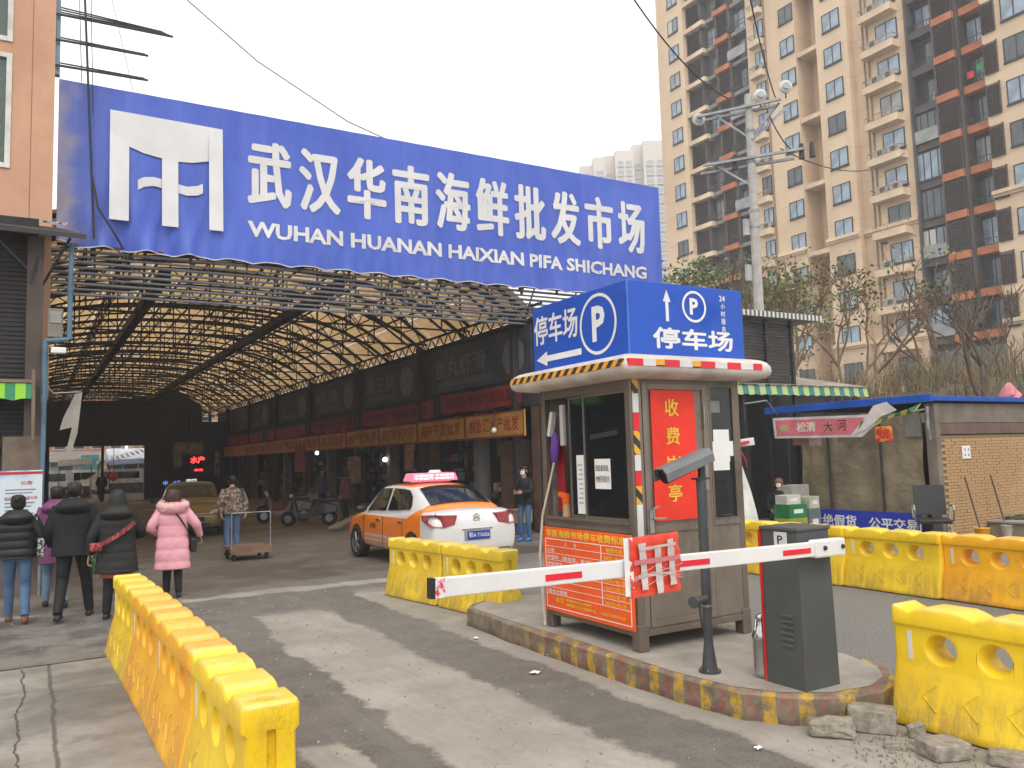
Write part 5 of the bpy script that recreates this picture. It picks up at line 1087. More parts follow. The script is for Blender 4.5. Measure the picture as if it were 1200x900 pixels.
# cornices
for a, b, X in segs:
    if X < 59: 
        for z in (19.2, 10.2): g = G(); g.box(X-.35, X, a-.01, b+.01, z-.12, z+.15); g.box(X-.18, X, a-.005, b+.005, z-.3, z-.12); put('cornice', g, BEI2, tw)
BT = (58, 46, 0)
def shared(name, g, mats): return mesh(g, mats, name)
def win_meshes(wd, ht, nm=2, opened=False):
    g = G(); f = .07
    g.box(-.05, .12, -wd/2, -wd/2+f, -ht/2, ht/2); g.box(-.05, .12, wd/2-f, wd/2, -ht/2, ht/2); g.box(-.05, .12, -wd/2+f, wd/2-f, -ht/2, -ht/2+f); g.box(-.05, .12, -wd/2+f, wd/2-f, ht/2-f, ht/2)
    for i in range(1, nm): y = -wd/2+wd*i/nm; g.box(-.045, .1, y-.04, y+.04, -ht/2+f, ht/2-f)
    g.box(-.09, 0, -wd/2-.05, wd/2+.05, -ht/2-.12, -ht/2-.004)
    fr = mesh(g, WF, 'window')
    ps = []
    for p in WP: g = G(); g.box(-.02, -.01, -wd/2+f, wd/2-f, -ht/2+f, ht/2-f); ps.append(mesh(g, p, 'pane'))
    return fr, ps
random.seed(77)
WMS = {}
def window(X, y, z, wd, ht, nm=2, dark=False):
    k = (round(wd, 2), round(ht, 2), nm)
    if k not in WMS: WMS[k] = win_meshes(wd, ht, nm)
    fr, ps = WMS[k]
    f = put('window', fr, None, tw, (X-58-.03, y-46, z)); p = 1 if dark else random.choice((0, 0, 0, 2, 0, 3, 0, 1)); put('pane', ps[p], None, f); return f
AC = G(); AC.cbox((0, 0, .35), (.35, .85, .6)); AC.cyl((-.18, -.12, .35), (-.19, -.12, .35), .23, n=14, m=1); ACM = mesh(AC, [ACW, DKG], 'air_conditioner')
# balcony with beige slab and rail (S5 and S3)
def balc(wd, dp, m, railm, name):
    g = G(); g.box(-dp, .02, -wd/2, wd/2, 0, .55); s_ = mesh(g, m, name)
    g = G(); 
    for z in (.58, 1.05): g.beam((-dp+.04, -wd/2+.04, z), (-dp+.04, wd/2-.04, z), .05)
    n = int(wd/.22)
    for i in range(n+1): y = -wd/2+.04+(wd-.08)*i/n; g.beam((-dp+.04, y, .55), (-dp+.04, y, 1.05), .025)
    for s in (-1, 1): g.beam((-dp+.04, s*(wd/2-.04), 1.05), (0, s*(wd/2-.04), 1.05), .05)
    return s_, mesh(g, railm, 'balcony_rail')
b5, r5 = balc(2.9, .95, BEI2, RAILB, 'balcony'); b3, r3 = balc(1.5, .6, BEI2, RAILB, 'balcony'); bd2, rd2 = balc(2.4, .9, DKG, RAIL, 'balcony'); bd3, rd3 = balc(3.2, .9, TERC, RAIL, 'balcony')
def sharedpart(name, me, X, y, z, par=tw): return put(name, me, None, par, (X-58, y-46, z))
def louv(wd, ht):
    g = G(); n = int(ht/.16)
    for i in range(n): z = i*.16; g.add([(-.1, -wd/2, z), (-.1, wd/2, z), (.02, wd/2, z+.11), (.02, -wd/2, z+.11)], [(0, 1, 2, 3)])
    g.box(-.12, .04, -wd/2-.04, -wd/2, 0, ht); g.box(-.12, .04, wd/2, wd/2+.04, 0, ht); g.box(.05, .06, -wd/2, wd/2, 0, ht); return mesh(g, LOU, 'louvre_screen')
L6 = louv(1.45, 2.35); L7 = louv(.85, 2.3); L2 = louv(1.7, 2.4)
def slabm(y0, y1, x0, x1, h_, m, name): g = G(); g.box(x0, x1, y0, y1, 0, h_); return mesh(g, m, name)
T6 = slabm(-.8, .8, -.45, .6, .55, TERC, 'floor_band'); T2 = slabm(-.95, .95, -.1, .5, .5, TERC, 'floor_band'); SL = slabm(-2.4, 2.4, -.1, .9, .35, mat('slab_grey', (.3, .29, .27), .8), 'floor_band'); 
SL2 = slabm(-1.5, 1.5, -.0, 1.1, .45, BEI2, 'floor_band')
gb = G(); gb.box(-.1, -.06, -1.15, 1.15, 0, 1.0); GLB = mesh(gb, WP[2], 'glass_parapet')
RECL = slabm(-1.16, 1.16, -.1, 2.2, .4, BEI2, 'floor_band')
for k in range(NF):
    z = Z0+FZ*k; low = k <= 2
    if z > 62: break
    s7 = 29.0 if k > 3 else 28.9
    # S1 .. S7 windows
    window(58.0, 62.6, z, 1.5, 1.5, dark=low)
    window(58.0, 47.95, z, 1.55, 1.5, dark=low)
    window(57.8, 43.15, z, 1.7, 1.55, dark=low)
    window(57.8, 28.6, z, 1.75, 1.7, dark=low); window(57.8, 25.2, z, 1.75, 1.7, dark=low)
    # S5
    window(58.5, 38.6, z, 1.9, 1.6, 2 if not low else 3, dark=low)
    if not low:
        sharedpart('balcony', b5, 58.5, 39.0, z-1.75); q = sharedpart('balcony_rail', r5, 58.5, 39.0, z-1.75)
        if random.random() < .6: sharedpart('air_conditioner', ACM, 57.95, 39.6, z-1.18)
        if random.random() < .4: sharedpart('air_conditioner', ACM, 57.95, 38.4, z-1.18)
        g = G() if k else None
    # S3 small balcony
    window(58.0, 51.1, z+.1, 1.1, 1.7, dark=low)
    if not low: sharedpart('balcony', b3, 58.0, 51.3, z-1.55); sharedpart('balcony_rail', r3, 58.0, 51.3, z-1.55)
    if not low and random.random() < .4: sharedpart('air_conditioner', ACM, 57.75, 51.3, z-1.0)
    # recess
    if k % 2 == 0: sharedpart('floor_band', RECL, 58.2, 45.92, z-1.5)
    window(60.2, 45.7, z, .9, 1.6, 1, True)
    # S6 dark glass bay: balcony A (35.9), louvre (34.2), balcony B (32.4), louvre (30.9)
    if not low:
        sharedpart('balcony', bd2, 59.5, 35.8, z-1.6); typ = random.random()
        if typ < .45: window(58.65, 35.8, z+.15, 2.3, 2.2, 4)
        else: sharedpart('balcony_rail', rd2, 59.5, 35.8, z-1.6); window(59.5, 35.8, z+.1, 1.9, 2.0, 3, dark=random.random() < .6)
        sharedpart('louvre_screen', L6, 58.2, 33.85, z-1.1); sharedpart('floor_band', T6, 58.45, 33.85, z-1.68)
        sharedpart('balcony', bd3, 59.4, 31.6, z-1.6); sharedpart('balcony_rail', rd3, 59.4, 31.6, z-1.6); window(59.4, 31.7, z+.1, 2.2, 2.1, 3, dark=random.random() < .6)
        sharedpart('louvre_screen', L7, 57.75, 30.35, z-1.2)
        if random.random() < .3: sharedpart('glass_parapet', GLB, 58.5, 35.8, z-1.05)
        if random.random() < .25: sharedpart('air_conditioner', ACM, 58.9, 34.9, z-1.05)
    else:
        sharedpart('floor_band', T6, 58.45, 33.85, z-1.68); window(58.4, 33.9, z, 5.6, 1.8, 6, True)
    # S2 dark bay in the distance: louvre 60.2, balcony 57.9, orange post 56.2, balcony 54.2
    sharedpart('louvre_screen', L2, 58.6, 60.15, z-1.25); sharedpart('floor_band', SL2, 58.1, 60.0, z-1.65)
    sharedpart('floor_band', SL, 58.7, 57.6, z-1.62); sharedpart('balcony_rail', rd2, 59.3, 58.1, z-1.7)
    sharedpart('floor_band', T2, 58.3, 56.2, z-1.66); sharedpart('louvre_screen', L2, 58.6, 56.2, z-1.15)
    sharedpart('floor_band', SL, 58.7, 54.2, z-1.62); sharedpart('balcony_rail', rd3, 59.2, 54.2, z-1.65)
    if random.random() < .6: window(59.25, 57.9, z, 1.9, 1.9, 3, dark=random.random() < .5)
    window(59.25, 54.2, z, 2.2, 1.9, 3, dark=random.random() < .6)
    if random.random() < .3: sharedpart('glass_parapet', GLB, 58.3, 54.2, z-1.1)
# dark piers of the bays
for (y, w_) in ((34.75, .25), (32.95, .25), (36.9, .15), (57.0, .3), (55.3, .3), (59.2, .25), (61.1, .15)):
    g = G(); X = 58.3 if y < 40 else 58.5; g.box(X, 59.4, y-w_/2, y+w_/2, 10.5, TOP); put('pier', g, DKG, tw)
for y in (40.7, 40.3, 50.35): g = G(); X = 58.42 if y < 45 else 57.93; g.cyl((X, y, 8), (X, y, TOP), .06, n=6); put('drainpipe', g, mat('tan_drainpipe', (.3, .2, .12), .7), tw)
# laundry
for i, c in enumerate(((.6, .04, .04), (.05, .3, .15), (.5, .3, .3))):
    g = G(); g.box(58.3, 58.34, 31.9-i*.7, 32.4-i*.7, 28.3+.3*i, 28.8+.3*i); tag(put('laundry', g, mat(f'laundry_{"abc"[i]}', c, .9)), ['red garment hung out on a tower balcony', 'green garment hung out on a tower balcony', 'pink garment hung out on a tower balcony'][i], 'clothes')
# ---------------------------------------------------------------- hazy distant tower
ft = thing('distant_tower', 'pale hazy high-rise far behind the end of the market sign', 'apartment building', (160, 200, 0))
FAR = mat('far_cladding', (.6, .54, .48), .9, var=.1, scale=.05); FARD = mat('far_window_glass', (.3, .35, .4), .5)
ux, uy = Vector((math.cos(YAW), -math.sin(YAW), 0)), Vector((math.sin(YAW), math.cos(YAW), 0))
O_ = Vector((149, 206, 0)); 
def fb(g, a, b, d0, d1, z0, z1, m=0):
    P8 = [O_+ux*x+uy*y+Z_*z for z in (z0, z1) for x, y in ((a, d0), (b, d0), (b, d1), (a, d1))]
    g.add(P8, [(3, 2, 1, 0), (4, 5, 6, 7), (0, 1, 5, 4), (1, 2, 6, 5), (2, 3, 7, 6), (3, 0, 4, 7)], m)
g = G(); 
for a, b, d, H_ in ((0, 4, 2, 94), (4, 8, 0, 96), (8, 11, 3, 97.5), (11, 17, 0, 98), (17, 20, 3, 101), (20, 30, 0, 101)): fb(g, a, b, d, 20, 0, H_)
put('wall', g, FAR, ft)
for fl in range(24):
    z = 95-fl*3.05
    for a, b, d in ((1, 3, 2), (5, 7.2, 0), (8.5, 10.5, 3), (12, 13.6, 0), (14.6, 16.2, 0), (17.5, 19.5, 3), (21, 23, 0), (24.3, 26, 0)):
        if z > 92+a*.25: continue
        g = G(); fb(g, a, b, d-.25, d-.02, z-1.9, z-.5); fb(g, a-.2, b+.2, d-.6, d-.02, z-2.4, z-2.05, 1); put('window', g, [FARD, FAR], ft)
# ================================================================ embankment, shrubs, trees
def hz_(x, y): 
    t = max(0, min(1, (x-21.6)/7)); t = t*t*(3-2*t); return t*(4.0+.5*math.sin(x*.3+y*.2)+.3*math.sin(y*.5))*max(0, min(1, (y+6)/4))*max(0, min(1, (27-y)/3))
g = G(); nx, ny = 32, 40; g.add([(21+i*1.0, -8+j*1.0, hz_(21+i, -8+j)-.02) for j in range(ny+1) for i in range(nx+1)], [(j*(nx+1)+i, j*(nx+1)+i+1, (j+1)*(nx+1)+i+1, (j+1)*(nx+1)+i) for j in range(ny) for i in range(nx)], 0, True)
structure('embankment', g, mat('dry_soil', (.14, .11, .07), .95, bump=.03, bscale=6), 'low scrubby earth bank behind the stalls')
def twigs(g, x, y, z, H, n, r, rng, m=0):
    for i in range(n):
        a = rng.uniform(0, 6.283); L = H*rng.uniform(.5, 1.05); sp = rng.uniform(.1, .5)
        p = Vector((x+rng.uniform(-r, r), y+rng.uniform(-r, r), z)); d = Vector((math.cos(a)*sp, math.sin(a)*sp, 1)).normalized(); w_ = Vector((-math.sin(a), math.cos(a), 0))*.012
        q = p+d*L*.55; e = q+(d+Vector((math.cos(a+1)*.35, math.sin(a+1)*.35, -.1))).normalized()*L*.45
        g.add([p-w_, p+w_, q+w_*.7, q-w_*.7, e], [(0, 1, 2, 3), (3, 2, 4)], m)
        for k in range(5):
            t = rng.uniform(.3, 1); s_ = p+(q-p)*t if t < .6 else q+(e-q)*rng.random(); b = rng.uniform(0, 6.283); l = rng.uniform(.12, .4)
            f_ = s_+Vector((math.cos(b)*l, math.sin(b)*l, l*rng.uniform(.2, 1))); g.add([s_, s_+w_*.8, f_], [(0, 1, 2)], m)
DRY = [mat('dry_stem_tan', (.3, .22, .12), .9), mat('dry_stem_grey', (.17, .14, .1), .9), mat('dull_olive_leaf', (.09, .095, .035), .9)]
rng = random.Random(5); g = G()
for i in range(620):
    x = rng.uniform(22.3, 34); y = rng.uniform(2, 24); m = rng.choice((0, 0, 1, 2)); twigs(g, x, y, hz_(x, y), rng.uniform(1.1, 2.3), 9, .35, rng, m)
    if m == 2 or rng.random() < .35:
        for k in range(26):
            a = Vector((x+rng.gauss(0, .45), y+rng.gauss(0, .45), hz_(x, y)+rng.uniform(.2, 1.5))); s_ = .05; u_ = Vector((rng.uniform(-1, 1), rng.uniform(-1, 1), rng.uniform(-1, 1)))*s_; v_ = Vector((rng.uniform(-1, 1), rng.uniform(-1, 1), rng.uniform(-1, 1)))*s_; g.add([a, a+u_, a+v_], [(0, 1, 2)], 2 if m == 2 else 0)
tag(put('dry_scrub', g, DRY), 'tangle of dry tan shrubs on the bank behind the brick stall', 'shrubs', kind='stuff')
def tree(label, x, y, z, H, seed, mb, leaf=None, nleaf=0, spread=.5, levels=5, kind='bare_tree', lean=(0, 0), cat='tree', group=None, lsz=.07, r0=.11, cl=.5):
    rng = random.Random(seed); t = thing(kind, label, cat, (x, y, z), group=group); gt, gb, tips = G(), G(), []
    def grow(p, d, L, r, lv):
        n = 3; q = p
        for i in range(n):
            d2 = (d+Vector((rng.gauss(0, .12), rng.gauss(0, .12), rng.gauss(0, .05)+.03))).normalized(); e = q+d2*L/n
            (gt if lv == levels else gb).cyl(q, e, r*(1-i*.13), r*(1-(i+1)*.13), 7 if lv > 3 else 4, cap=False); q = e; d = d2
            if lv < levels and rng.random() < .3: tips.append(q)
        if lv <= 0: tips.append(q); return
        for k in range(rng.choice((2, 3)) if lv < levels else rng.choice((3, 4))):
            a = rng.uniform(0, 6.283); s_ = rng.uniform(spread*.6, spread*1.3); nd = (d+Vector((math.cos(a), math.sin(a), 0))*s_+Vector((0, 0, .12))).normalized()
            grow(q, nd, L*rng.uniform(.62, .82), r*.66, lv-1)
    grow(Vector((x, y, z)), Vector((lean[0], lean[1], 1)).normalized(), H*.32, r0, levels)
    put('trunk', gt, mb, t); put('limbs', gb, mb, t)
    if leaf:
        gl = G()
        for i in range(nleaf):
            c = rng.choice(tips)+Vector((rng.gauss(0, cl*.5), rng.gauss(0, cl*.5), rng.gauss(0, cl*.4))); u_ = Vector((rng.gauss(0, 1), rng.gauss(0, 1), rng.gauss(0, .6))).normalized()*lsz; v_ = u_.cross(Vector((rng.gauss(0, 1), rng.gauss(0, 1), rng.gauss(0, 1)))).normalized()*lsz*.5
            gl.add([c-u_, c+v_, c+u_, c-v_], [(0, 1, 2, 3)], rng.choice(range(len(leaf))))
        put('crown', gl, leaf, t)
    return t
BARK = mat('grey_brown_bark', (.13, .1, .075), .9); BARK2 = mat('tan_bark', (.2, .14, .09), .9)
LG = [mat('leaf_green', (.14, .19, .065), .8), mat('leaf_dark', (.09, .13, .05), .8), mat('leaf_yellow_green', (.2, .23, .08), .8)]; LR = [mat('leaf_rust', (.16, .07, .035), .8)]
tree('bare grey tree with forked trunk rising over the middle of the brick stall roof', 24.2, 13.6, hz_(24.2, 13.6), 5.6, 3, BARK, spread=.62)
tree('thin bare tree left of the forked tree over the brick stall', 25.2, 15.6, hz_(25.2, 15.6), 5.2, 9, BARK2, spread=.45, levels=4)
tree('dark dense bare tree at the right edge over the brick stall', 25.5, 9.5, hz_(25.5, 9.5), 4.6, 14, BARK, spread=.8, levels=5, r0=.11)
tree('bushy dark bare tree cut by the right edge of the picture', 25.8, 8.0, hz_(25.8, 8), 4.2, 23, BARK, spread=.8, levels=5, r0=.1)
tree('slender tree with sparse yellow green and rusty leaves right of the utility pole', 22.6, 17.2, 0, 9.0, 31, BARK2, LG+LR, 750, .42, 5, 'leafy_tree', lsz=.09)
tree('reddish thin tree just left of the slender green one, by the pole', 21.8, 17.9, 0, 8.2, 8, BARK2, LR+LG[2:], 500, .4, 5, 'leafy_tree', lsz=.08)
tree('round green leafy tree showing above the end of the blue market sign', 27.5, 27.3, 0, 11.4, 42, BARK2, LG[:2]+LG, 2200, .5, 4, 'leafy_tree', lsz=.13, r0=.12, cl=.9)
tree('second green leafy tree behind the sign end, partly hidden by the pole', 30.5, 26.4, 0, 10.6, 45, BARK2, LG, 1300, .5, 4, 'leafy_tree', lsz=.12, r0=.12, cl=.9)
# ================================================================ utility pole and wires
up_ = thing('utility_pole', 'tall pale concrete utility pole with steel crossarms and white discs behind the booth', 'utility pole', (19.05, 17.45, 0))
h = Sh('pole_concrete', .85); h.col(h.mix(h.noise(3, 6, .6).step(.3, .7), (.36, .35, .33), (.5, .49, .46))); PC = h.m
pb, ptp = Vector((19.05, 17.45, 0)), Vector((18.78, 17.1, 12.75))
g = G(); g.cyl(pb, ptp, .18, .115, 16); put('pole', g, PC, up_)
for z in (8.6, 9.1, 10.6, 11.6): 
    t_ = z/12.75; c = pb+(ptp-pb)*t_; g = G(); g.cyl(c, c+Vector((0, 0, .08)), .17-.045*t_+.01, n=14); put('band', g, STEEL, up_)
def onp(z): return pb+(ptp-pb)*(z/12.75)
cr = Vector((math.cos(YAW), -math.sin(YAW), 0)); dp = Vector((math.sin(YAW), math.cos(YAW), 0))
ADIR = (cr*1.0+dp*.9).normalized(); 
for z, a, b in ((12.35, -1.6, .9), (12.3, -1.6, .9), (10.75, -1.5, 1.5), (10.6, -1.5, 1.3)):
    c = onp(z); off = dp*(-.16 if z in (12.35, 10.75) else .16); d = (cr*.9-dp*.45).normalized() if z in (12.3, 12.35) else (cr*.9-dp*.4).normalized()
    g = G(); g.beam(c+off+d*a, c+off+d*b, .075); put('crossarm', g, STEEL, up_)
for z0, z1, a in ((11.4, 12.3, -1.0), (11.4, 12.3, .9), (9.9, 10.7, -1.0), (11.2, 12.2, .7)):
    g = G(); g.beam(onp(z0), onp(z1)+(cr*.9-dp*.45).normalized()*a, .055); put('brace', g, STEEL, up_)
g = G(); g.beam(onp(11.3)-dp*.1, onp(12.4)+cr*1.2+dp*.3, .09); put('brace', g, STEEL, up_)
DISC = mat('porcelain', (.55, .54, .52), .3)
for a, z in ((-1.55, 12.5), (.35, 12.85), (1.1, 12.95)):
    c = onp(12.3)+(cr*.9-dp*.45).normalized()*a; c.z = z-.2; g = G()
    g.cyl(c-dp*.05, c+dp*.0, .2, .2, 18); g.cyl(c-dp*.1, c-dp*.05, .09, .2, 18); g.cyl(c, c+dp*.25, .05, n=8); put('disc_insulator', g, DISC, up_); g = G(); g.cyl(c-dp*.12, c-dp*.1, .1, n=14); put('disc_face', g, STEEL, up_); g = G(); g.beam(c-Vector((0, 0, .35)), c, .03); put('insulator_pin', g, DSTEEL, up_)
for a, z in ((1.45, 10.9), (1.75, 10.95), (-.5, 10.6)):
    c = onp(10.7)+(cr*.9-dp*.4).normalized()*a; g = G(); g.cyl(c+Vector((0, 0, -.2)), c+Vector((0, 0, .25)), .09, .07, 10); put('fuse_cutout', g, mat('dark_insulator', (.05, .04, .04), .4), up_)
g = G(); 
for z in (7.0, 8.4): c = onp(z)-cr*.25; g.box(c.x-.1, c.x+.1, c.y-.05, c.y+.05, z, z+.5)
put('junction_box', g, mat('pale_box2', (.45, .45, .43), .6), up_)
def wire(label, pts, r=.02, m=BLACK, sag=0):
    g = G(); a, b = Vector(pts[0]), Vector(pts[-1])
    if len(pts) == 2:
        n = 24; pts = [a+(b-a)*i/n-Vector((0, 0, sag*4*(i/n)*(1-i/n))) for i in range(n+1)]
    g.tube(pts, r, 5); tag(put('cable', g, m), label, 'cable')
# ================================================================ wires
wire('long thin black wire sagging across the sky down to the blue sign', [(0.2, 24, 18.0), (3.46, 24.5, 15.77), (5.82, 24.8, 14.32), (8.55, 24.4, 12.76), (12, 24, 11.6)], .018)
wire('upper wire running from the top edge of the picture to the utility pole', [(11.0, 14.2, 13.6), (18.2, 17.4, 12.65)], .022, sag=.55)
wire('steep wire dropping from the tower side to the utility pole head', [(14.4, 13.0, 13.2), (19.4, 16.6, 12.6)], .02, sag=.3)
wire('drooping jumper wire below the pole head on its right', [(19.2, 16.9, 12.6), (19.9, 16.4, 10.9)], .02, sag=.3)
wire('thin wire from the pole head rightwards across the tower', [(19.5, 16.6, 11.0), (36.5, 23.6, 16.1)], .02, sag=.8)
for i, (a, b, lab) in enumerate([((.7, 16.85, 11.5), (.95, 16.85, 6.2), 'thick black cable hanging straight down over the left end of the sign'), ((.62, 16.88, 11.4), (.7, 16.88, 9.2), 'thin wire left of the thick cable above the sign'), ((.82, 16.86, 11.4), (.9, 16.86, 8.6), 'thin wire right of the thick cable above the sign'), ((1.1, 17.0, 11.5), (1.6, 17.0, 9.25), 'hair-thin slanting wire right of the steel rails')]):
    wire(lab, [a, b], [.022, .008, .008, .006][i])
wire('black cable curving down across the brown end of the sign', [(.9, 16.83, 7.4), (1.0, 16.8, 6.8), (1.3, 16.78, 6.3), (1.45, 16.85, 6.05)], .02)
# ================================================================ cars
def bool_eval(o, cutters, lv=2):
    s = o.modifiers.new('s', 'SUBSURF'); s.levels = lv; s.render_levels = lv
    for c in cutters: b = o.modifiers.new('b', 'BOOLEAN'); b.object = c; b.solver = 'EXACT'
    me = evalmesh(o); mats = [m for m in o.data.materials]
    for c in cutters: drop(c)
    drop(o); me.materials.clear()
    for m in mats: me.materials.append(m)
    for p in me.polygons: p.use_smooth = True; p.material_index = 0
    me.set_sharp_from_angle(angle=R_(38)); return me
def sedan(t, paint, W=.87, L=4.35, H=1.46):
    # local: y=0 rear bumper, y=L front; x lateral
    st = [(0.0, .34, .62, .76, .72), (.05, .26, .6, .9, .81), (.18, .24, .58, 1.0, .85), (.5, .24, .56, 1.03, .86), (.9, .22, .55, 1.02, .87), (1.6, .21, .54, .96, .872), (2.3, .21, .53, .93, .872), (2.9, .21, .53, .92, .87), (3.3, .22, .53, .91, .86), (3.8, .23, .52, .84, .83), (4.15, .24, .5, .74, .76), (4.3, .28, .48, .62, .64), (4.35, .34, .48, .56, .5)]
    rings = []
    for y, zb, zm, zt, w in st:
        h = [(0, zb), (w*.8, zb), (w*.97, zb+.06), (w, zm), (w*.985, zt-.14), (w*.95, zt-.035), (w*.86, zt), (w*.45, zt+.025), (0, zt+.03)]
        rings.append([Vector((a, y, b)) for a, b in h]+[Vector((-a, y, b)) for a, b in reversed(h[1:-1])])
    g = G(); g.loft(rings, 0, True); me = fixn(mesh(g, paint, 'body')); o = bpy.data.objects.new('body', me); COL.objects.link(o)
    cut = []
    for yy in (.82, 3.45):
        c = G(); c.cyl((-1.2, yy, .31), (-.6, yy, .31), .355, n=32); c.cyl((1.2, yy, .31), (.6, yy, .31), .355, n=32)
        co = bpy.data.objects.new('c', fixn(mesh(c, paint, 'c'))); COL.objects.link(co); cut.append(co)
    body = put('body', bool_eval(o, cut), None, t)
    # greenhouse: stations y, base z, roof z, base w, roof w
    gs = [(.42, 1.03, 1.04, .76, .62), (.62, 1.03, 1.14, .77, .6), (1.12, 1.0, 1.39, .79, .59), (1.5, .97, 1.445, .8, .6), (2.1, .94, 1.46, .8, .6), (2.55, .93, 1.44, .8, .6), (2.85, .92, 1.36, .79, .585), (3.25, .9, 1.08, .77, .6), (3.42, .9, .93, .75, .62)]
    rings = []
    for y, zb, zr, wb, wr in gs:
        d = zr-zb; h = [(wb, zb-.06), (wb, zb), (wb+(wr-wb)*.55, zb+d*.55), (wr+.015, zr-.05*min(1, d/.3)), (wr-.06, zr-.01), (wr*.5, zr+.012), (0, zr+.018)]
        rings.append([Vector((a, y, b)) for a, b in h]+[Vector((-a, y, b)) for a, b in reversed(h[:-1])])
    g = G(); g.loft(rings, 0, True, True, False); o = bpy.data.objects.new('cabin', fixn(mesh(g, paint, 'cabin'))); COL.objects.link(o)
    me = bool_eval(o, []); put('cabin', me, None, t)
    # glass panels, slightly proud of the cabin
    def interp(y):
        for a, b in zip(gs[:-1], gs[1:]):
            if a[0] <= y <= b[0]: k = (y-a[0])/(b[0]-a[0]); return [a[i]+(b[i]-a[i])*k for i in range(5)]
    def side(y, f, s, off=.008):
        _, zb, zr, wb, wr = interp(y); z = zb+(zr-zb)*f; x = wb+(wr-wb)*f; return (s*(x+off), y, z)
    CG = glass('car_glass', (.006, .008, .008), .04, .97); CG2 = mat('window_seal', (.015, .015, .016), .4, bump=0)
    for s in (1, -1):
        for y0_, y1_ in ((1.02, 1.98), (2.06, 2.98)):
            g = G(); n = 10; vs = []
            for i in range(n+1):
                y = y0_+(y1_-y0_)*i/n; tp = .86
                if y < 1.3: tp = .3+.56*((y-1.02)/.28)**.5
                if y > 2.6: tp = .86-.62*((y-2.6)/.38)**1.3
                for j in range(4): vs.append(side(y, .07+(max(tp, .1)-.07)*j/3, s, .012-.0*j))
            fs = [(i*4+j, (i+1)*4+j, (i+1)*4+j+1, i*4+j+1) for i in range(n) for j in range(3)]
            if s < 0: fs = [tuple(reversed(f)) for f in fs]
            g.add(vs, fs, 0, True); put('side_window', g, CG, t, w=False)
    def scr(name, ya, yb, wa, wb_, off):
        g = G(); n = 8; vs = []
        for j in range(7):
            y = ya+(yb-ya)*j/6; _, zb, zr, wbb, wr = interp(y)
            for i in range(n+1):
                u_ = -1+2*i/n; w_ = wa+(wb_-wa)*j/6; vs.append((u_*w_, y, zr+.02+off-.035*u_*u_-.012*abs(u_)**6))
        fs = [(j*(n+1)+i, j*(n+1)+i+1, (j+1)*(n+1)+i+1, (j+1)*(n+1)+i) for j in range(6) for i in range(n)]
        g.add(vs, fs, 0, True); put(name, g, CG, t, w=False)
    scr('rear_window', .56, 1.16, .6, .52, .02); scr('windscreen', 3.3, 2.72, .64, .53, .03)
    for yy in (.82, 3.45):
        for s in (1, -1): wheel(t, s*.77, yy, .31, s)
    for s in (1, -1):
        g = G(); rr_ = [[Vector((s*(.84+dx), 2.93+dy*k, .98+dz*k)) for dy, dz in ((-.06, -.04), (.05, -.06), (.07, .03), (.0, .07), (-.07, .05))] for dx, k in ((0, .6), (.05, 1), (.17, 1), (.21, .6))]
        g.loft(rr_); put('wing_mirror', g, BLACK, t, w=False, fix=True)
        for y in (1.28, 2.28):
            g = G(); g.cbox((s*.868, y, .8), (.03, .17, .028)); put('door_handle', g, CHROME, t, w=False, bev=.008)
        g = G(); 
        for y in (1.2, 2.08, 3.02): g.beam((s*.872, y, .3), (s*.866, y-.02, .88), .006)
        put('door_gap', g, BLACK, t, w=False)
    return body
def wheel(t, x, y, r, s):
    g = G(); g.loft([[Vector((x+s*dx, y+math.cos(a)*rr_, r+math.sin(a)*rr_)) for a in [i*math.pi/14 for i in range(28)]] for dx, rr_ in ((-.1, r*.6), (-.1, r*.94), (-.08, r), (.07, r), (.095, r*.95), (.095, r*.68), (.06, r*.66))], 0, False)
    w_ = put('wheel', g, RUBBER, t, w=False)
    g = G(); g.cyl((x+s*.03, y, r), (x+s*.045, y, r), r*.67, n=24)
    h_ = put('hub_disc', g, BLACK, w_, w=False)
    g = G()
    for k in range(5):
        a = k*1.2566; 
        for o_ in (-.13, .13): g.beam((x+s*.085, y+math.cos(a)*.04, r+math.sin(a)*.04), (x+s*.07, y+math.cos(a+o_)*r*.66, r+math.sin(a+o_)*r*.66), .02, .03)
    g.cyl((x+s*.06, y, r), (x+s*.1, y, r), .045, n=12)
    for i in range(24):
        a, b = i*math.pi/12, (i+1)*math.pi/12; g.beam((x+s*.08, y+math.cos(a)*r*.66, r+math.sin(a)*r*.66), (x+s*.08, y+math.cos(b)*r*.66, r+math.sin(b)*r*.66), .018)
    put('rim', g, mat('alloy_rim', (.42, .42, .43), .35, .7), w_, w=False)
# ---- taxi
h = Sh('taxi_paint', .22, 0, .6)
side_ = h.x.abs().step(.72, .76); 
# belt line drops towards the front; orange below, white above
belt = h.z < (.86-(h.y-2.2)*.0)
org = side_*(h.z < .87)*(h.y > 1.02+0)*(h.y < 4.2)
swoop = side_*(h.z < (.87+(1.05-h.y)*.45))*(h.y > .48)*(h.y < 1.1)*(h.z > .56)
roofo = (h.z > 1.405)*(h.x.abs() < .56)*(h.y > 1.2)
deck = (h.z > 1.0)*(h.y < .6)*(h.y > .36)*(h.x.abs() < .78)
strp = side_*(h.z < .56)*(h.y > 1.15)*(h.y < 3.0)*(((h.z*11.5).frac()) > .42)*(h.z > .27)
m_ = (org.mx(swoop)).mx(roofo).mx(deck)
white = h.mix(h.noise(3, 5).step(.3, .7), (.66, .66, .66), (.72, .72, .72))
c = h.mix(m_, white, (.86, .22, .015)); c = h.mix(strp*.85, c, (.55, .5, .46)); dirt = h.z.step(.5, .22)*h.noise(6, 6, .7).step(.35, .65); c = h.mix(dirt*.5, c, (.25, .22, .2)); h.col(c); h.set('Coat Weight', .6); TAXI = h.m
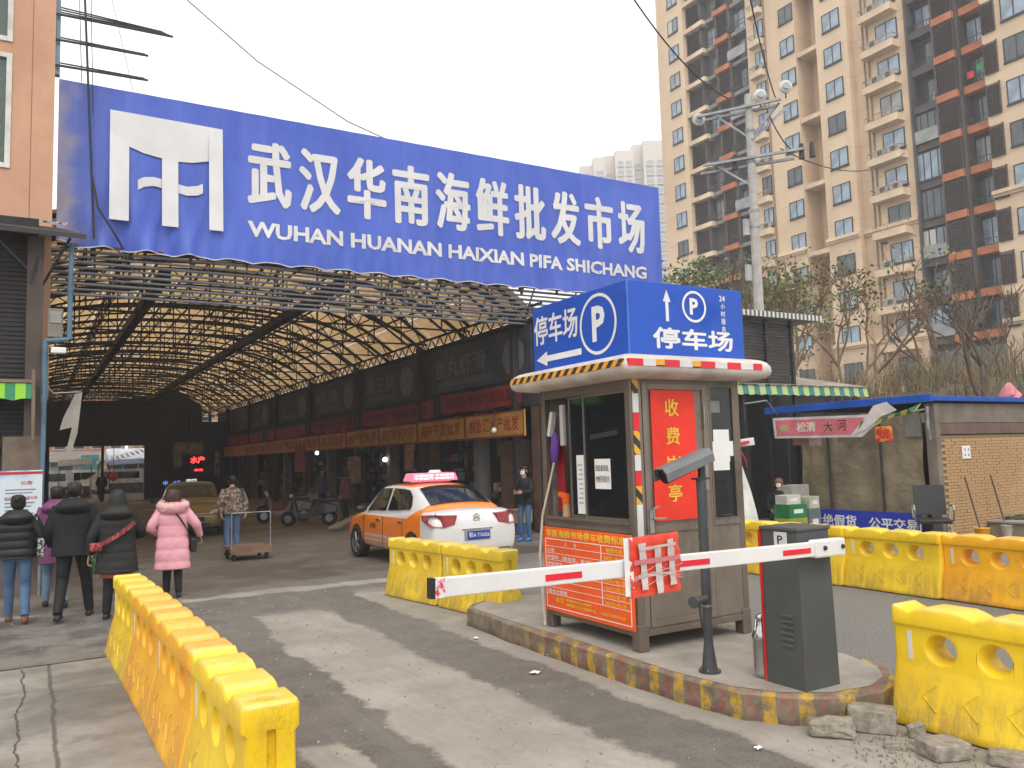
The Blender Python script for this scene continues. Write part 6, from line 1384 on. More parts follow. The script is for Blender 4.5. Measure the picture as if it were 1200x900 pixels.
tx = thing('taxi', 'orange and white taxi sedan with pink roof sign seen from behind', 'taxi', (6.62, 12.55, 0), R_(1.5))
sedan(tx, TAXI)
TL = mat('tail_lamp_red', (.32, .008, .015), .12, spec=.8, var=.4, scale=12, bump=0)
for s in (1, -1):
    g = G(); pts = [(s*.85, .3), (s*.862, .5)]
    rr_ = [[Vector(p) for p in ((s*.42, .05, .79), (s*.36, .06, .95), (s*.62, .07, .96), (s*.8, .12, .97), (s*.868, .36, .955), (s*.872, .34, .86), (s*.84, .09, .77), (s*.62, .035, .755))]]
    a = rr_[0]; c = sum(a, Vector())/len(a); front = [p+Vector((0, -.05, 0))+Vector((s*.012, 0, 0)) for p in a]; back = [p+Vector((-s*.03, .1, 0)) for p in a]
    g.loft([back, front], 0, True, False); tl = put('tail_lamp', g, TL, tx, w=False, bev=.012, fix=True)
    g = G(); g.add([p*1.0+Vector((s*.003, -.006, -.0)) for p in (front[1]*.5+c*.5, front[2]*.45+c*.55, front[7]*.25+c*.75)], [(0, 1, 2)]); put('lamp_lens', g, mat('lamp_bright', (.5, .08, .09), .2), tl, w=False)
g = G(); g.cbox((0, -.005, .6), (.5, .012, .16)); put('plate_recess', g, mat('plate_shadow', (.3, .3, .3), .5), tx, w=False)
g = G(); g.cbox((0.02, -.018, .6), (.44, .012, .135)); pl = put('number_plate', g, mat('plate_blue', (.01, .05, .45), .4), tx, w=False, bev=.004)
g = G(); gtext(g, '鄂A·TX656', (-.18, -.026, .56), X_, Z_, .4, .085, bold=.01, lift=.003); put('lettering', g, WPRINT, pl, w=False)
g = G(); g.box(-.3, .3, -.012, .03, .695, .715); put('plate_trim', g, CHROME, tx, w=False, bev=.004)
g = G(); g.cbox((0, .0, .3), (1.3, .1, .12)); put('rear_bumper', g, mat('bumper_grey', (.08, .08, .08), .6), tx, w=False, bev=.03)
g = G()
for dz in (0, .045): g.beam((-.06, .022, .865+dz), (0, .02, .91+dz), .012, .02); g.beam((0, .02, .91+dz), (.06, .022, .865+dz), .012, .02)
g.cbox((0, .02, .845), (.13, .008, .012)); put('emblem', g, CHROME, tx, w=False)
g = G(); g.cbox((-.5, .05, .745), (.16, .008, .018)); g.cbox((.5, .05, .745), (.16, .008, .018)); put('badge', g, CHROME, tx, w=False)
g = G(); 
for a, b in (((-.66, .05, .73), (.66, .05, .73)), ((-.66, .05, .73), (-.72, .16, .99)), ((.66, .05, .73), (.72, .16, .99))): g.beam(a, b, .01)
put('boot_gap', g, mat('gap_grey', (.12, .12, .12), .8), tx, w=False)
g = G(); g.cbox((0, .66, 1.135), (.22, .02, .025)); put('brake_light', g, mat('brake_led', (.7, .02, .02), .4, emit=((1, .05, .03), 1.0)), tx, w=False)
PKL = mat('pink_led_box', (.7, .2, .3), .4, emit=((1, .18, .3), .35)); 
g = G(); g.loft([[Vector((x, y, z)) for x, y in ((-.46-k, 1.62), (.46+k, 1.62), (.46+k, 1.9), (-.46-k, 1.9))] for z, k in ((1.5, .04), (1.52, .05), (1.63, .0), (1.65, -.03))], sm=False); rl = put('roof_sign', g, PKL, tx, w=False, bev=.01)
g = G(); gtext(g, '江城出租 文明乘车', (-.42, 1.605, 1.58), X_, Z_, .84, .05, bold=.02); gtext(g, '平安出行 你我同行', (-.42, 1.605, 1.525), X_, Z_, .84, .045, bold=.02); put('lettering', g, mat('led_white', (.8, .75, .78), .4, emit=((1, .85, .9), .5)), rl, w=False)
g = G(); g.cyl((.1, 1.78, 1.64), (.1, 1.78, 1.7), .14, .1, 18); g.cbox((0, 1.76, 1.49), (.8, .08, .03)); put('roof_dome', g, WHITE, rl, w=False)
g = G(); gtext(g, '出租', (-.886, 2.62, .64), -Y_, Z_, .26, .1, bold=.02); put('door_lettering', g, INK, tx, w=False)
g = G(); g.cyl((.1, 2.2, 1.47), (.12, 2.05, 1.55), .008); put('aerial', g, BLACK, tx, w=False)
# ---- gold sedan facing the camera
h = Sh('gold_paint', .28, .3, .5); h.col(h.mix(h.noise(3, 4).step(.3, .7), (.2, .15, .045), (.25, .19, .06))); GOLD = h.m
gc = thing('gold_sedan', 'dull gold sedan parked nose to the camera in the dim hall, behind the pink coat', 'car', (4.35, 27.6, 0), R_(172))
sedan(gc, GOLD)
for s in (1, -1):
    g = G(); g.add([(s*.4, 4.3, .62), (s*.72, 4.13, .66), (s*.74, 4.1, .78), (s*.5, 4.25, .72)], [(0, 1, 2, 3) if s < 0 else (3, 2, 1, 0)]); g2 = G(); g2.loft([[Vector(p)+Vector((0, -.04, 0)) for p in g.v], [Vector(p)+Vector((0, .03, 0)) for p in g.v]], sm=False); put('headlight', g2, mat('headlamp', (.6, .6, .58), .15), gc, w=False, fix=True)
g = G(); g.cbox((0, 4.36, .5), (.62, .02, .12)); g.cbox((0, 4.3, .34), (.9, .1, .1)); put('grille', g, BLACK, gc, w=False)
g = G(); g.cbox((0, 4.385, .5), (.4, .01, .11)); put('number_plate', g, mat('plate_blue', (.01, .05, .45)), gc, w=False)
g = G(); g.cbox((0, 4.36, .64), (.9, .02, .02)); put('chrome_bar', g, CHROME, gc, w=False)
# ---- white van and cars beyond the hall
def van(label, x, y, rz, paint):
    t = thing('white_van', label, 'van', (x, y, 0), rz, 'white vans beyond the far end of the hall'); g = G()
    pr = [(0, .35), (0, 1.75), (.15, 1.9), (3.3, 1.9), (3.75, 1.45), (4.2, 1.15), (4.3, .9), (4.3, .35)]
    g.prism(pr, (-.82, 0, 0), Y_, Z_, (1.64, 0, 0)); put('body', g, paint, t, w=False, bev=.08)
    g = G(); g.box(-.7, .7, -.01, -.003, 1.15, 1.7); put('rear_window', g, glass('car_glass'), t, w=False)
    for s in (1, -1):
        g = G(); g.box(min(s*.825, s*.83), max(s*.825, s*.83), .5, 3.2, 1.15, 1.68); put('side_window', g, glass('car_glass'), t, w=False)
        for yy in (.8, 3.5): wheel(t, s*.72, yy, .33, s)
    g = G(); g.add([(-.68, 3.42, 1.8), (.68, 3.42, 1.8), (.72, 3.78, 1.47), (-.72, 3.78, 1.47)], [(0, 1, 2, 3)]); put('windscreen', g, glass('car_glass'), t, w=False)
van('white van nearest the hall in the bright street beyond, side to the camera', 2.9, 66, R_(70), WHITE)
van('white van parked behind the first one beyond the hall', 6.2, 73, R_(80), WHITE)
# trike nose behind the booth
t = thing('white_trike', 'curved white fairing of a delivery trike parked behind the booth', 'tricycle', (11.1, 10.9, 0))
g = G(); g.prism([(-1.6, .55), (-1.6, 2.0), (-.55, 2.0), (-.38, 1.9), (-.2, 1.6), (-.08, 1.2), (0.02, .75), (.05, .55)], (11.5, 10.85, 0), (.862, -.507, 0), Z_, (.5, .85, 0)); put('fairing', g, WHITE, t, bev=.03)
g = G(); g.tube([(11.2, 10.9, 1.95), (11.3, 10.85, 1.75), (11.33, 10.84, 1.6)], .012, 5); put('red_cord', g, REDINK, t)
for x_, y_ in ((10.5, 11.8), (11.5, 11.4)): g = G(); g.cyl((x_, y_, .28), (x_+.1, y_+.06, .28), .28, n=20); put('wheel', g, RUBBER, t)
g = G(); g.beam((10.3, 11.7, .5), (11.4, 11.2, .5), .3, .1); put('chassis', g, BLACK, t)
# ================================================================ scooters in the gloom
def scooter(label, x, y, rz, col):
    t = thing('scooter', label, 'scooter', (x, y, 0), rz, 'scooters parked along the shops')
    for yy in (.0, 1.25): g = G(); g.cyl((-.05, yy, .23), (.05, yy, .23), .23, n=18); g2 = put('wheel', g, RUBBER, t, w=False); g = G(); g.cyl((-.055, yy, .23), (.055, yy, .23), .12, n=12); put('rim', g, ALU, g2, w=False)
    g = G(); g.loft([[Vector((x_, y_, z_)) for x_, z_ in ((-w_, a), (w_, a), (w_*.8, b), (-w_*.8, b))] for y_, a, b, w_ in ((-.25, .4, .6, .1), (.1, .35, .7, .16), (.45, .3, .68, .15), (.6, .25, .4, .13), (.95, .25, .38, .13), (1.05, .3, .8, .16), (1.15, .6, .95, .1))], sm=False); put('body', g, col, t, w=False, bev=.03, fix=True)
    g = G(); g.cbox((0, .15, .76), (.28, .7, .1)); put('seat', g, BLACK, t, w=False, bev=.03)
    g = G(); g.beam((0, 1.22, .3), (0, 1.05, 1.0), .05); g.beam((-.3, 1.0, 1.02), (.3, 1.0, 1.02), .03); put('handlebar', g, BLACK, t, w=False)
    g = G(); g.cyl((0, 1.1, .9), (0, 1.18, .88), .07, n=12); put('headlight', g, WHITE, t, w=False)
    for s in (1, -1): g = G(); g.beam((s*.28, 1.02, 1.02), (s*.34, 1.0, 1.2), .012); g.cbox((s*.35, 1.0, 1.23), (.1, .02, .07)); put('mirror', g, BLACK, t, w=False)
scooter('dark scooter parked in the dim hall between trolley man and taxi', 7.9, 24.6, R_(60), mat('scooter_grey', (.06, .06, .065), .3))
scooter('pale scooter parked deeper in the hall behind the dark one', 7.8, 27.0, R_(75), mat('scooter_silver', (.17, .17, .18), .3))
scooter('reddish scooter farther along the shops beside the pale one', 8.3, 29.3, R_(65), mat('scooter_red', (.2, .03, .03), .3))
# plank on the ground near them
g = G(); g.beam((7.2, 22.2, .1), (8.2, 22.9, .35), .3, .04); tag(put('plank', g, mat('pale_plank', (.28, .23, .16), .8)), 'pale plank tilted on the floor before the scooters', 'plank')
# ================================================================ signs at the far end of the hall
def farsign(label, x0_, x1_, z0_, z1_, m, y=56.5, txt=None, tm=None, em=False, cat='sign'):
    k_ = 53.4/y; x0_, x1_, y = x0_*k_, x1_*k_, 53.4; z0_, z1_ = 1.9+(z0_-1.9)*k_, 1.9+(z1_-1.9)*k_
    t = thing('hanging_sign', label, cat, ((x0_+x1_)/2, y, z0_)); g = G(); g.box(x0_, x1_, y, y+.1, z0_, z1_); put('board', g, m, t)
    if txt: g = G(); gtext(g, txt, (x0_+.08, y-.001, z0_+.1), X_, Z_, x1_-x0_-.16, z1_-z0_-.2, bold=.03); put('lettering', g, tm, t)
LRED = mat('led_red', (.6, .02, .02), .5, emit=((1, .03, .03), 3.0)); LWH = mat('lit_white', (.7, .7, .7), .5, emit=((.8, .9, 1), .5)); LBL = mat('lit_blue', (.05, .15, .6), .5, emit=((.1, .3, 1), .7)); LED_BK = mat('led_black', (.02, .01, .01), .5)
farsign('red LED sign glowing in the dim end of the hall, upper one', 8.85, 9.9, 2.0, 2.65, LED_BK, 56.4, '水产', LRED)
farsign('smaller red LED sign below the upper one at the end of the hall', 9.1, 9.8, 1.5, 1.85, LED_BK, 56.4, '批发', LRED)
farsign('pale hanging shop sign left of the red LED sign at the hall end', 8.0, 8.5, 1.9, 3.0, mat('dim_pale', (.2, .18, .16), .7), 57)
farsign('grey patterned hanging board above the red LED sign', 8.0, 9.9, 2.7, 3.5, mat('dim_board', (.14, .13, .11), .7), 57.4, '水产', mat('dim_gold', (.35, .25, .08), .6))
farsign('small blue lit sign low at the hall end', 7.3, 7.75, .65, 1.15, LED_BK, 57, '中', LBL)
farsign('wider blue lit sign right of the small blue one at the hall end', 7.9, 8.5, .6, 1.15, LED_BK, 57, '水产', LBL)
farsign('white lit sign at the hall end right of the blue signs', 8.7, 9.5, .55, 1.2, LED_BK, 57, '图回', LWH)
farsign('tall pale sign column at the right end of the hall', 10.05, 10.6, 1.2, 3.0, LED_BK, 55, '水\n产\n行', mat('dim_white_print', (.3, .3, .32), .6))
# ================================================================ street beyond the hall
def house(label, x0_, x1_, y0_, y1_, h0, wm, rm, roofh=.8, nwin=3, fl=1):
    t = thing('far_house', label, 'house', ((x0_+x1_)/2, y0_, 0)); g = G(); g.box(x0_, x1_, y0_, y1_, 0, h0); put('wall', g, wm, t)
    g = G(); yc = (y0_+y1_)/2
    if roofh: 
        g.add([(x0_-.3, y0_-.4, h0), (x1_+.3, y0_-.4, h0), (x1_+.3, yc, h0+roofh), (x0_-.3, yc, h0+roofh), (x0_-.3, y1_+.4, h0), (x1_+.3, y1_+.4, h0)], [(0, 1, 2, 3), (3, 2, 5, 4), (0, 3, 4), (1, 5, 2)])
    else: g.box(x0_-.1, x1_+.1, y0_-.1, y1_, h0, h0+.2)
    put('roof', g, rm, t)
    for f_ in range(fl):
        for i in range(nwin):
            wx = x0_+(x1_-x0_)*(i+.5)/nwin; wz = 1.2+f_*2.9; g = G(); g.box(wx-.6, wx+.6, y0_-.06, y0_-.005, wz, wz+1.3); w_ = put('window', g, WFR, t); g = G(); g.box(wx-.52, wx+.52, y0_-.08, y0_-.065, wz+.08, wz+1.22); put('pane', g, WP[1], w_)
house('low house with grey tiled roof and pale blue wall beyond the hall, left', 0, 5.2, 78, 84, 2.6, mat('pale_blue_wall', (.25, .34, .42), .8), mat('grey_tile_roof', (.2, .18, .16), .9), .9)
house('brick red apartment block behind the low house beyond the hall', 0, 9, 100, 110, 11.5, mat('brick_red_wall', (.4, .19, .13), .85), mat('dark_roof', (.1, .1, .1), .8), 0, 5, 4)
house('shed with wide pale corrugated roof beyond the hall', 5.8, 11, 74, 80, 2.4, mat('shed_dark_green', (.08, .1, .08), .8), mat('pale_metal_roof', (.5, .54, .6), .5), 1.2, 2)
house('tan apartment block far behind the shed', 11, 22, 108, 118, 12, mat('tan_wall', (.5, .36, .24), .85), mat('dark_roof', (.1, .1, .1)), 0, 5, 4)
t = thing('lean_to_canopy', 'slatted white lean-to canopy edge in the street beyond the hall', 'canopy', (5, 64, 0))
for i in range(10): g = G(); g.beam((4.0+i*.32, 63, 2.2+i*.09), (4.3+i*.32, 68, 2.5+i*.09), .18, .03); put('roof_slat', g, mat('slat_white', (.55, .56, .58), .6), t)
for x in (4.0, 7.0): g = G(); g.box(x, x+.06, 63, 63.06, 0, 2.3 if x < 5 else 3); put('post', g, DSTEEL, t)
van('white van beyond the hall parked across the far end of the street', 8.0, 71.5, R_(85), WHITE)
for i, (x, y, w_, c_, lb) in enumerate([(1.6, 62, 2.0, (.5, .52, .55), 'pale flat stall canopy just beyond the hall on the left'), (5.2, 70, 2.6, (.1, .16, .3), 'blue stall canopy in the street beyond the hall'), (7.2, 66, 1.8, (.45, .1, .08), 'red stall canopy in the street beyond the hall')]):
    t = thing('market_canopy', lb, 'canopy', (x, y, 0)); g = G(); g.add([(x, y, 2.2), (x+w_, y, 2.3), (x+w_, y+1.8, 2.7), (x, y+1.8, 2.6), (x, y, 2.14), (x+w_, y, 2.24)], [(0, 1, 2, 3), (4, 5, 1, 0)]); put('cloth', g, mat('canopy_cloth_'+'abc'[i], c_, .7), t)
    for px_ in (x+.05, x+w_-.05): g = G(); g.cyl((px_, y+.05, 0), (px_, y+.05, 2.15), .03, n=6); put('post', g, DSTEEL, t)
    g = G(); g.box(x+.1, x+w_-.1, y+.3, y+1.2, 0, .8); put('counter', g, mat('stall_counter', (.1, .09, .085)), t)
t = thing('shop_signboard', 'teal and white signboard standing beyond the hall, left of the shed', 'sign', (4, 76, 2)); g = G(); g.box(3.6, 4.9, 76, 76.1, 1.9, 3.1); put('board', g, mat('teal_board', (.1, .38, .4), .6), t)
t = thing('red_lantern', 'red lantern hanging beside a pink board beyond the hall', 'lantern', (4.75, 60, 1.3)); g = G(); lathe(g, [(.06, 1.1), (.22, 1.2), (.26, 1.4), (.22, 1.6), (.06, 1.7)], 4.75, 60, 14); put('shade', g, mat('lantern_red', (.6, .02, .03), .6), t); g = G(); g.cyl((4.75, 60, 1.7), (4.75, 60, 3.4), .02); put('cord', g, BLACK, t)
g = G(); g.box(4.0, 4.4, 60, 60.05, 1.15, 1.7); tag(put('pink_board', g, mat('pinkish_board', (.5, .3, .32), .6)), 'pink board hanging left of the red lantern beyond the hall', 'sign')
# ================================================================ people
SKIN = mat('skin', (.42, .24, .17), .55, var=.1, bump=0); HAIR = mat('black_hair', (.012, .01, .01), .5, var=.5, scale=30); HAIRB = mat('brown_hair', (.05, .025, .018), .5, var=.5, scale=30)
def cloth(name, c, r=.75, **k): return mat(name, c, r, bump=.002, bscale=20, var=.12, scale=8, **k)
SHOE = cloth('dark_shoe', (.015, .015, .017), .5); BROWNSH = cloth('brown_shoe', (.16, .07, .03), .6)
def skin_body(J, E, rad, tags, mats, extra=None):
    names = list(J); ix = {n: i for i, n in enumerate(names)}; me = bpy.data.meshes.new('body'); me.from_pydata([J[n] for n in names], [(ix[a], ix[b]) for a, b in E], [])
    o = bpy.data.objects.new('body', me); COL.objects.link(o); m = o.modifiers.new('s', 'SKIN'); m.use_smooth_shade = True
    for i, n in enumerate(names):
        sv_ = me.skin_vertices[0].data[i]; r = rad[n]; sv_.radius = r if isinstance(r, tuple) else (r, r); sv_.use_root = (n == 'pelvis')
    s = o.modifiers.new('ss', 'SUBSURF'); s.levels = 2; s.render_levels = 2
    res = evalmesh(o); drop(o); res.materials.clear()
    for q in mats: res.materials.append(q)
    segs = [(Vector(J[a]), Vector(J[b]), tags.get((a, b), tags.get(b, 0))) for a, b in E]
    for p in res.polygons:
        c = p.center; best, bt = 9, 0
        for a, b, tg in segs:
            d = b-a; t_ = max(0, min(1, (c-a).dot(d)/d.length_squared)); l = (a+d*t_-c).length
            if l < best: best, bt = l, tg
        p.material_index = bt; p.use_smooth = True
    if extra:
        bm = bmesh.new(); bm.from_mesh(res); em = mesh(extra, mats, 'x'); bm.from_mesh(em); bm.to_mesh(res); bm.free()
    return res
def ell(c, rx, ry, n=22, ax=None, tw=0, sq=1.0, qa=0, qn=0):
    o = []
    for i in range(n):
        a = 2*math.pi*i/n; ca, sa = math.cos(a), math.sin(a); k = 1+qa*math.sin(a*qn)
        x = math.copysign(abs(ca)**sq, ca)*rx*k; y = math.copysign(abs(sa)**sq, sa)*ry*k
        if ax: o.append(Vector(c)+ax[0]*x+ax[1]*y)
        else: o.append(Vector((c[0]+x, c[1]+y, c[2])))
    return o
def limb(g, pts, rads, step=.03, quilt=0, qs=.08, n=14, m=0):
    # tapered sleeve/leg through points
    P_ = [Vector(p) for p in pts]; rings = []; dist = 0
    for (a, b), (ra, rb) in zip(zip(P_[:-1], P_[1:]), zip(rads[:-1], rads[1:])):
        L = (b-a).length; k = max(2, int(L/step))
        for i in range(k+(1 if b is P_[-1] else 0)):
            t_ = i/k; p = a+(b-a)*t_; d = (b-a).normalized(); sx_ = d.cross(Y_ if abs(d.y) < .9 else X_).normalized(); sy_ = sx_.cross(d)
            r = (ra+(rb-ra)*t_)*(1+quilt*abs(math.sin(math.pi*(dist+L*t_)/qs))-quilt*.5); rings.append([p+sx_*math.cos(q)*r+sy_*math.sin(q)*r for q in [2*math.pi*j/n for j in range(n)]])
        dist += L
    g.loft(rings, m, True)
def person(name_label, loc, rz, h=1.7, coat=None, coatlen=.72, quilt=0, trousers=None, shoes=None, hair='short', hairm=None, qsp=.11, arms=None, legs=None, hood=None, build=1., mask=False, lean=0, cap=None, coatw=1., group=None, skirt=None, flare=.0, sit=False):
    k = h/1.7; t = thing('person', name_label, 'person', loc, rz, group); hairm = hairm or HAIR
    hip, sh = .9*k, 1.38*k
    A = arms or {}; Lg = legs or {}
    la = A.get('L', ((-.25, -.02, 1.12), (-.27, .05, .86))); ra = A.get('R', ((.25, -.02, 1.12), (.27, .05, .86)))
    ll = Lg.get('L', ((-.1, .05, .48), (-.1, .0, .06))); rl = Lg.get('R', ((.1, .05, .48), (.1, .0, .06)))
    sc_ = lambda p: Vector(p)*k
    J = {'pelvis': sc_((0, 0, .93)), 'waist': sc_((0, lean*.3, 1.08)), 'chest': sc_((0, lean*.7, 1.28)), 'neck': sc_((0, lean+.0, 1.43)), 'jaw': sc_((0, lean+.025, 1.51)), 'head': sc_((0, lean+.02, 1.6)), 'crown': sc_((0, lean+.01, 1.655)),
         'shL': sc_((-.17, lean, 1.38)), 'elL': sc_(la[0]), 'haL': sc_(la[1]), 'shR': sc_((.17, lean, 1.38)), 'elR': sc_(ra[0]), 'haR': sc_(ra[1]),
         'hiL': sc_((-.09, 0, .88)), 'knL': sc_(ll[0]), 'anL': sc_(ll[1]), 'toL': sc_(ll[1])+sc_((-.01, .14, -.025)), 'hiR': sc_((.09, 0, .88)), 'knR': sc_(rl[0]), 'anR': sc_(rl[1]), 'toR': sc_(rl[1])+sc_((.01, .14, -.025))}
    E = [('pelvis', 'waist'), ('waist', 'chest'), ('chest', 'neck'), ('neck', 'jaw'), ('jaw', 'head'), ('head', 'crown'), ('chest', 'shL'), ('shL', 'elL'), ('elL', 'haL'), ('chest', 'shR'), ('shR', 'elR'), ('elR', 'haR'), ('pelvis', 'hiL'), ('hiL', 'knL'), ('knL', 'anL'), ('anL', 'toL'), ('pelvis', 'hiR'), ('hiR', 'knR'), ('knR', 'anR'), ('anR', 'toR')]
    b = build; rad = {'pelvis': (.15*b*k, .1*b*k), 'waist': (.13*b*k, .09*b*k), 'chest': (.15*b*k, .1*b*k), 'neck': .052*k, 'jaw': (.058*k, .068*k), 'head': (.077*k, .092*k), 'crown': (.055*k, .065*k), 'shL': .055*b*k, 'elL': .042*b*k, 'haL': .028*k, 'shR': .055*b*k, 'elR': .042*b*k, 'haR': .028*k, 'hiL': .085*b*k, 'knL': .062*b*k, 'anL': .045*k, 'toL': (.035*k, .03*k), 'hiR': .085*b*k, 'knR': .062*b*k, 'anR': .045*k, 'toR': (.035*k, .03*k)}
    tags = {'jaw': 0, 'head': 0, 'crown': 0, 'neck': 0, ('shL', 'elL'): 3, ('elL', 'haL'): 3, ('shR', 'elR'): 3, ('elR', 'haR'): 3, 'shL': 3, 'shR': 3, 'waist': 1, 'chest': 3, 'hiL': 1, 'hiR': 1, 'knL': 1, 'knR': 1, 'anL': 1, 'anR': 1, 'toL': 2, 'toR': 2}
    ex = G()
    for s, hn, el in ((-1, 'haL', 'elL'), (1, 'haR', 'elR')):   # palm, four curled fingers and a thumb
        p = J[hn]; d = (J[hn]-J[el]).normalized(); sd_ = Vector((0, 1, 0)) if abs(d.y) < .8 else Vector((0, 0, 1)); sd_ = (sd_-d*sd_.dot(d)).normalized(); inn = d.cross(sd_)*s*-1
        ex.loft([ell(p+d*a, .014*k, w_*k, 10, (inn, sd_)) for a, w_ in ((-.03, .024), (.0, .03), (.04, .04), (.08, .038))], 0)
        for f_ in range(4):
            o_ = sd_*(.03-.02*f_)*k; L_ = (.075, .085, .08, .062)[f_]*k; a0 = p+d*.075*k+o_; a1 = a0+(d*.9+inn*.3).normalized()*L_*.45; a2 = a1+(d*.5+inn*.85).normalized()*L_*.35; a3 = a2+(d*.1+inn).normalized()*L_*.25
            ex.cyl(a0, a1, .0095*k, .009*k, 7); ex.cyl(a1, a2, .009*k, .008*k, 7); ex.cyl(a2, a3, .008*k, .006*k, 7)
        a0 = p+d*.02*k+sd_*.03*k; a1 = a0+(sd_+d*.8).normalized()*.035*k; ex.cyl(a0, a1, .012*k, .01*k, 7); ex.cyl(a1, a1+(d+inn*.5).normalized()*.03*k, .01*k, .008*k, 7)
    hc = J['head']   # face: nose, ears, lips, eyes
    ex.loft([ell(hc+sc_((0, .083+a, z)), w_*k, .008*k, 8) for a, w_, z in ((0, .006, .012), (.008, .009, -.008), (.02, .014, -.032), (.006, .012, -.042))], 0)
    for s in (-1, 1): ex.loft([ell(hc+sc_((s*(.076+a), .0, -.01)), .022*r_*k, .034*r_*k, 8, (Y_, Z_)) for a, r_ in ((0, .6), (.01, 1), (.016, .8))], 0); ex.cyl(hc+sc_((s*.03, .082, .012)), hc+sc_((s*.03, .09, .012)), .011*k, n=8, m=4)
    ex.loft([ell(hc+sc_((0, .082+a, -.062)), .022*k, .007*k, 8, (X_, Z_)) for a in (0, .008)], 5)
    for n_ in ('anL', 'anR'):   # shoes
        a = J[n_]; ex.loft([ell((a.x, a.y+y_*k, (z_+.0)*k+a.z-.06*k), w_*k, h_*k, 12, (X_, Z_)) for y_, z_, w_, h_ in ((-.07, .035, .02, .02), (-.06, .04, .04, .038), (.0, .05, .044, .05), (.08, .038, .046, .036), (.15, .03, .042, .028), (.19, .025, .02, .018))], 2)
    me = skin_body(J, E, rad, tags, [SKIN, trousers, shoes or SHOE, coat, BLACK, mat('lips', (.35, .12, .1), .5)], ex); put('body', me, None, t)
    tr = G()
    for s, hn, kn, an in ((-1, 'hiL', 'knL', 'anL'), (1, 'hiR', 'knR', 'anR')): limb(tr, [J[hn]+sc_((0, 0, .02)), J[kn], J[an]+sc_((0, 0, .03))], [.09*b*k, .063*b*k, .048*b*k], qs=1, step=.05)
    put('trousers', tr, trousers, t, w=False)
    if coat:
        g = G(); zt_, zb_ = 1.455*k, coatlen*k; prof = [(1.46, .05, .05), (1.44, .09, .07), (1.41, .155, .1), (1.36, .2, .125), (1.28, .215, .14), (1.18, .212, .138), (1.06, .205, .135), (.95, .212, .14), (.85, .222, .145), (.7, .23+flare*.4, .15+flare*.3), (.5, .235+flare, .155+flare)]
        n_ = 54; rings = []
        for i in range(n_+1):
            z = 1.46+(coatlen-1.46)*i/n_
            for a, b_ in zip(prof[:-1], prof[1:]):
                if a[0] >= z >= b_[0]-1e-6: q = (a[0]-z)/(a[0]-b_[0]); w_ = a[1]+(b_[1]-a[1])*q; d_ = a[2]+(b_[2]-a[2])*q
            qf = 1+quilt*(abs(math.sin(math.pi*z/qsp))**.6-.7) if z < 1.4 else 1
            ly = lean*max(0, min(1.1, (z-.9)/.53)); rings.append(ell((0, ly*k, z*k), w_*k*coatw*build*qf, d_*k*coatw*build*qf, 28, None, sq=.9, qa=.012, qn=9+(i % 3)))
        last = rings[-1]; c_ = sum(last, Vector())/len(last); rings.append([p*.93+c_*.07+Vector((0, 0, .012)) for p in last]); 
        g.loft(rings, 0, True); ct_ = put('coat', g, coat, t, w=False)
        g = G()
        for s, a, e, hn in ((-1, 'shL', 'elL', 'haL'), (1, 'shR', 'elR', 'haR')):
            limb(g, [J[a]+sc_((-s*.02, 0, .01)), J[e], J[hn]-(J[hn]-J[e]).normalized()*.03], [.085*build*coatw*k, .068*build*coatw*k, .05*coatw*k], quilt=quilt*1.2, qs=.085)
        put('sleeves', g, coat, ct_, w=False)
    if hood:
        g = G(); hm, fur = hood; zc = 1.42*k; ly = lean*k
        # hood lying on the back and shoulders, with a trimmed rim
        rr_ = []
        for i in range(12):
            q = i/11; rr_.append(ell((0, ly-.05*k-.06*k*math.sin(q*3.14), zc+.09*k-.2*k*q), (.1+.1*math.sin(q*2.6))*k, (.09+.045*math.sin(q*3))*k, 20))
        g.loft(rr_); ho = put('hood', g, hm, t, w=False)
        if fur:
            g = G(); r_ = random.Random(3)
            n_ = 30; 
            path = [Vector((math.cos(a)*.185*k, ly-.03*k+math.sin(a)*.15*k, 1.46*k+.03*k*math.sin(a))) for a in [2*math.pi*i/n_ for i in range(n_+1)]]
            rings = []
            for i, p in enumerate(path[:-1]):
                a = 2*math.pi*i/n_; out = Vector((math.cos(a), math.sin(a), 0)); rings.append([p+out*math.cos(q)*(.07+r_.uniform(-.012, .012))*k+Z_*math.sin(q)*(.065+r_.uniform(-.008, .008))*k for q in [2*math.pi*j/10 for j in range(10)]])
            rings.append(rings[0]); g.loft(rings, 0, False)
            for i in range(900):
                a = r_.uniform(0, 6.283); q = r_.uniform(0, 6.283); out = Vector((math.cos(a), math.sin(a), 0)); p = Vector((math.cos(a)*.185*k, ly-.03*k+math.sin(a)*.15*k, 1.46*k+.03*k*math.sin(a))); d = out*math.cos(q)+Z_*math.sin(q); s_ = out.cross(Z_)*.004
                g.add([p+d*.065*k-s_, p+d*.065*k+s_, p+d*(.085+.025*r_.random())*k+s_*r_.uniform(-3, 3)], [(0, 1, 2)])
            put('fur_trim', g, fur, ho, w=False)
    hc = J['head']
    if hair:
        g = G(); r_ = random.Random(len(name_label))
        V_ = {'short': [(.105, .03, .035), (.09, .07, .075), (.06, .086, .092), (.02, .09, .098), (-.02, .088, .09), (-.055, .075, .07), (-.08, .055, .05)],
              'bob': [(.12, .04, .045), (.1, .09, .095), (.06, .11, .115), (.0, .122, .12), (-.06, .125, .12), (-.11, .11, .1), (-.125, .07, .07)],
              'bun': [(.11, .03, .035), (.095, .07, .075), (.06, .086, .095), (.0, .09, .1), (-.05, .082, .085), (-.09, .055, .06)],
              'long': [(.11, .03, .035), (.095, .075, .08), (.06, .092, .1), (.0, .098, .105), (-.08, .1, .1), (-.16, .11, .09), (-.26, .12, .085), (-.34, .11, .07), (-.37, .06, .05)]}[hair]
        rings = []
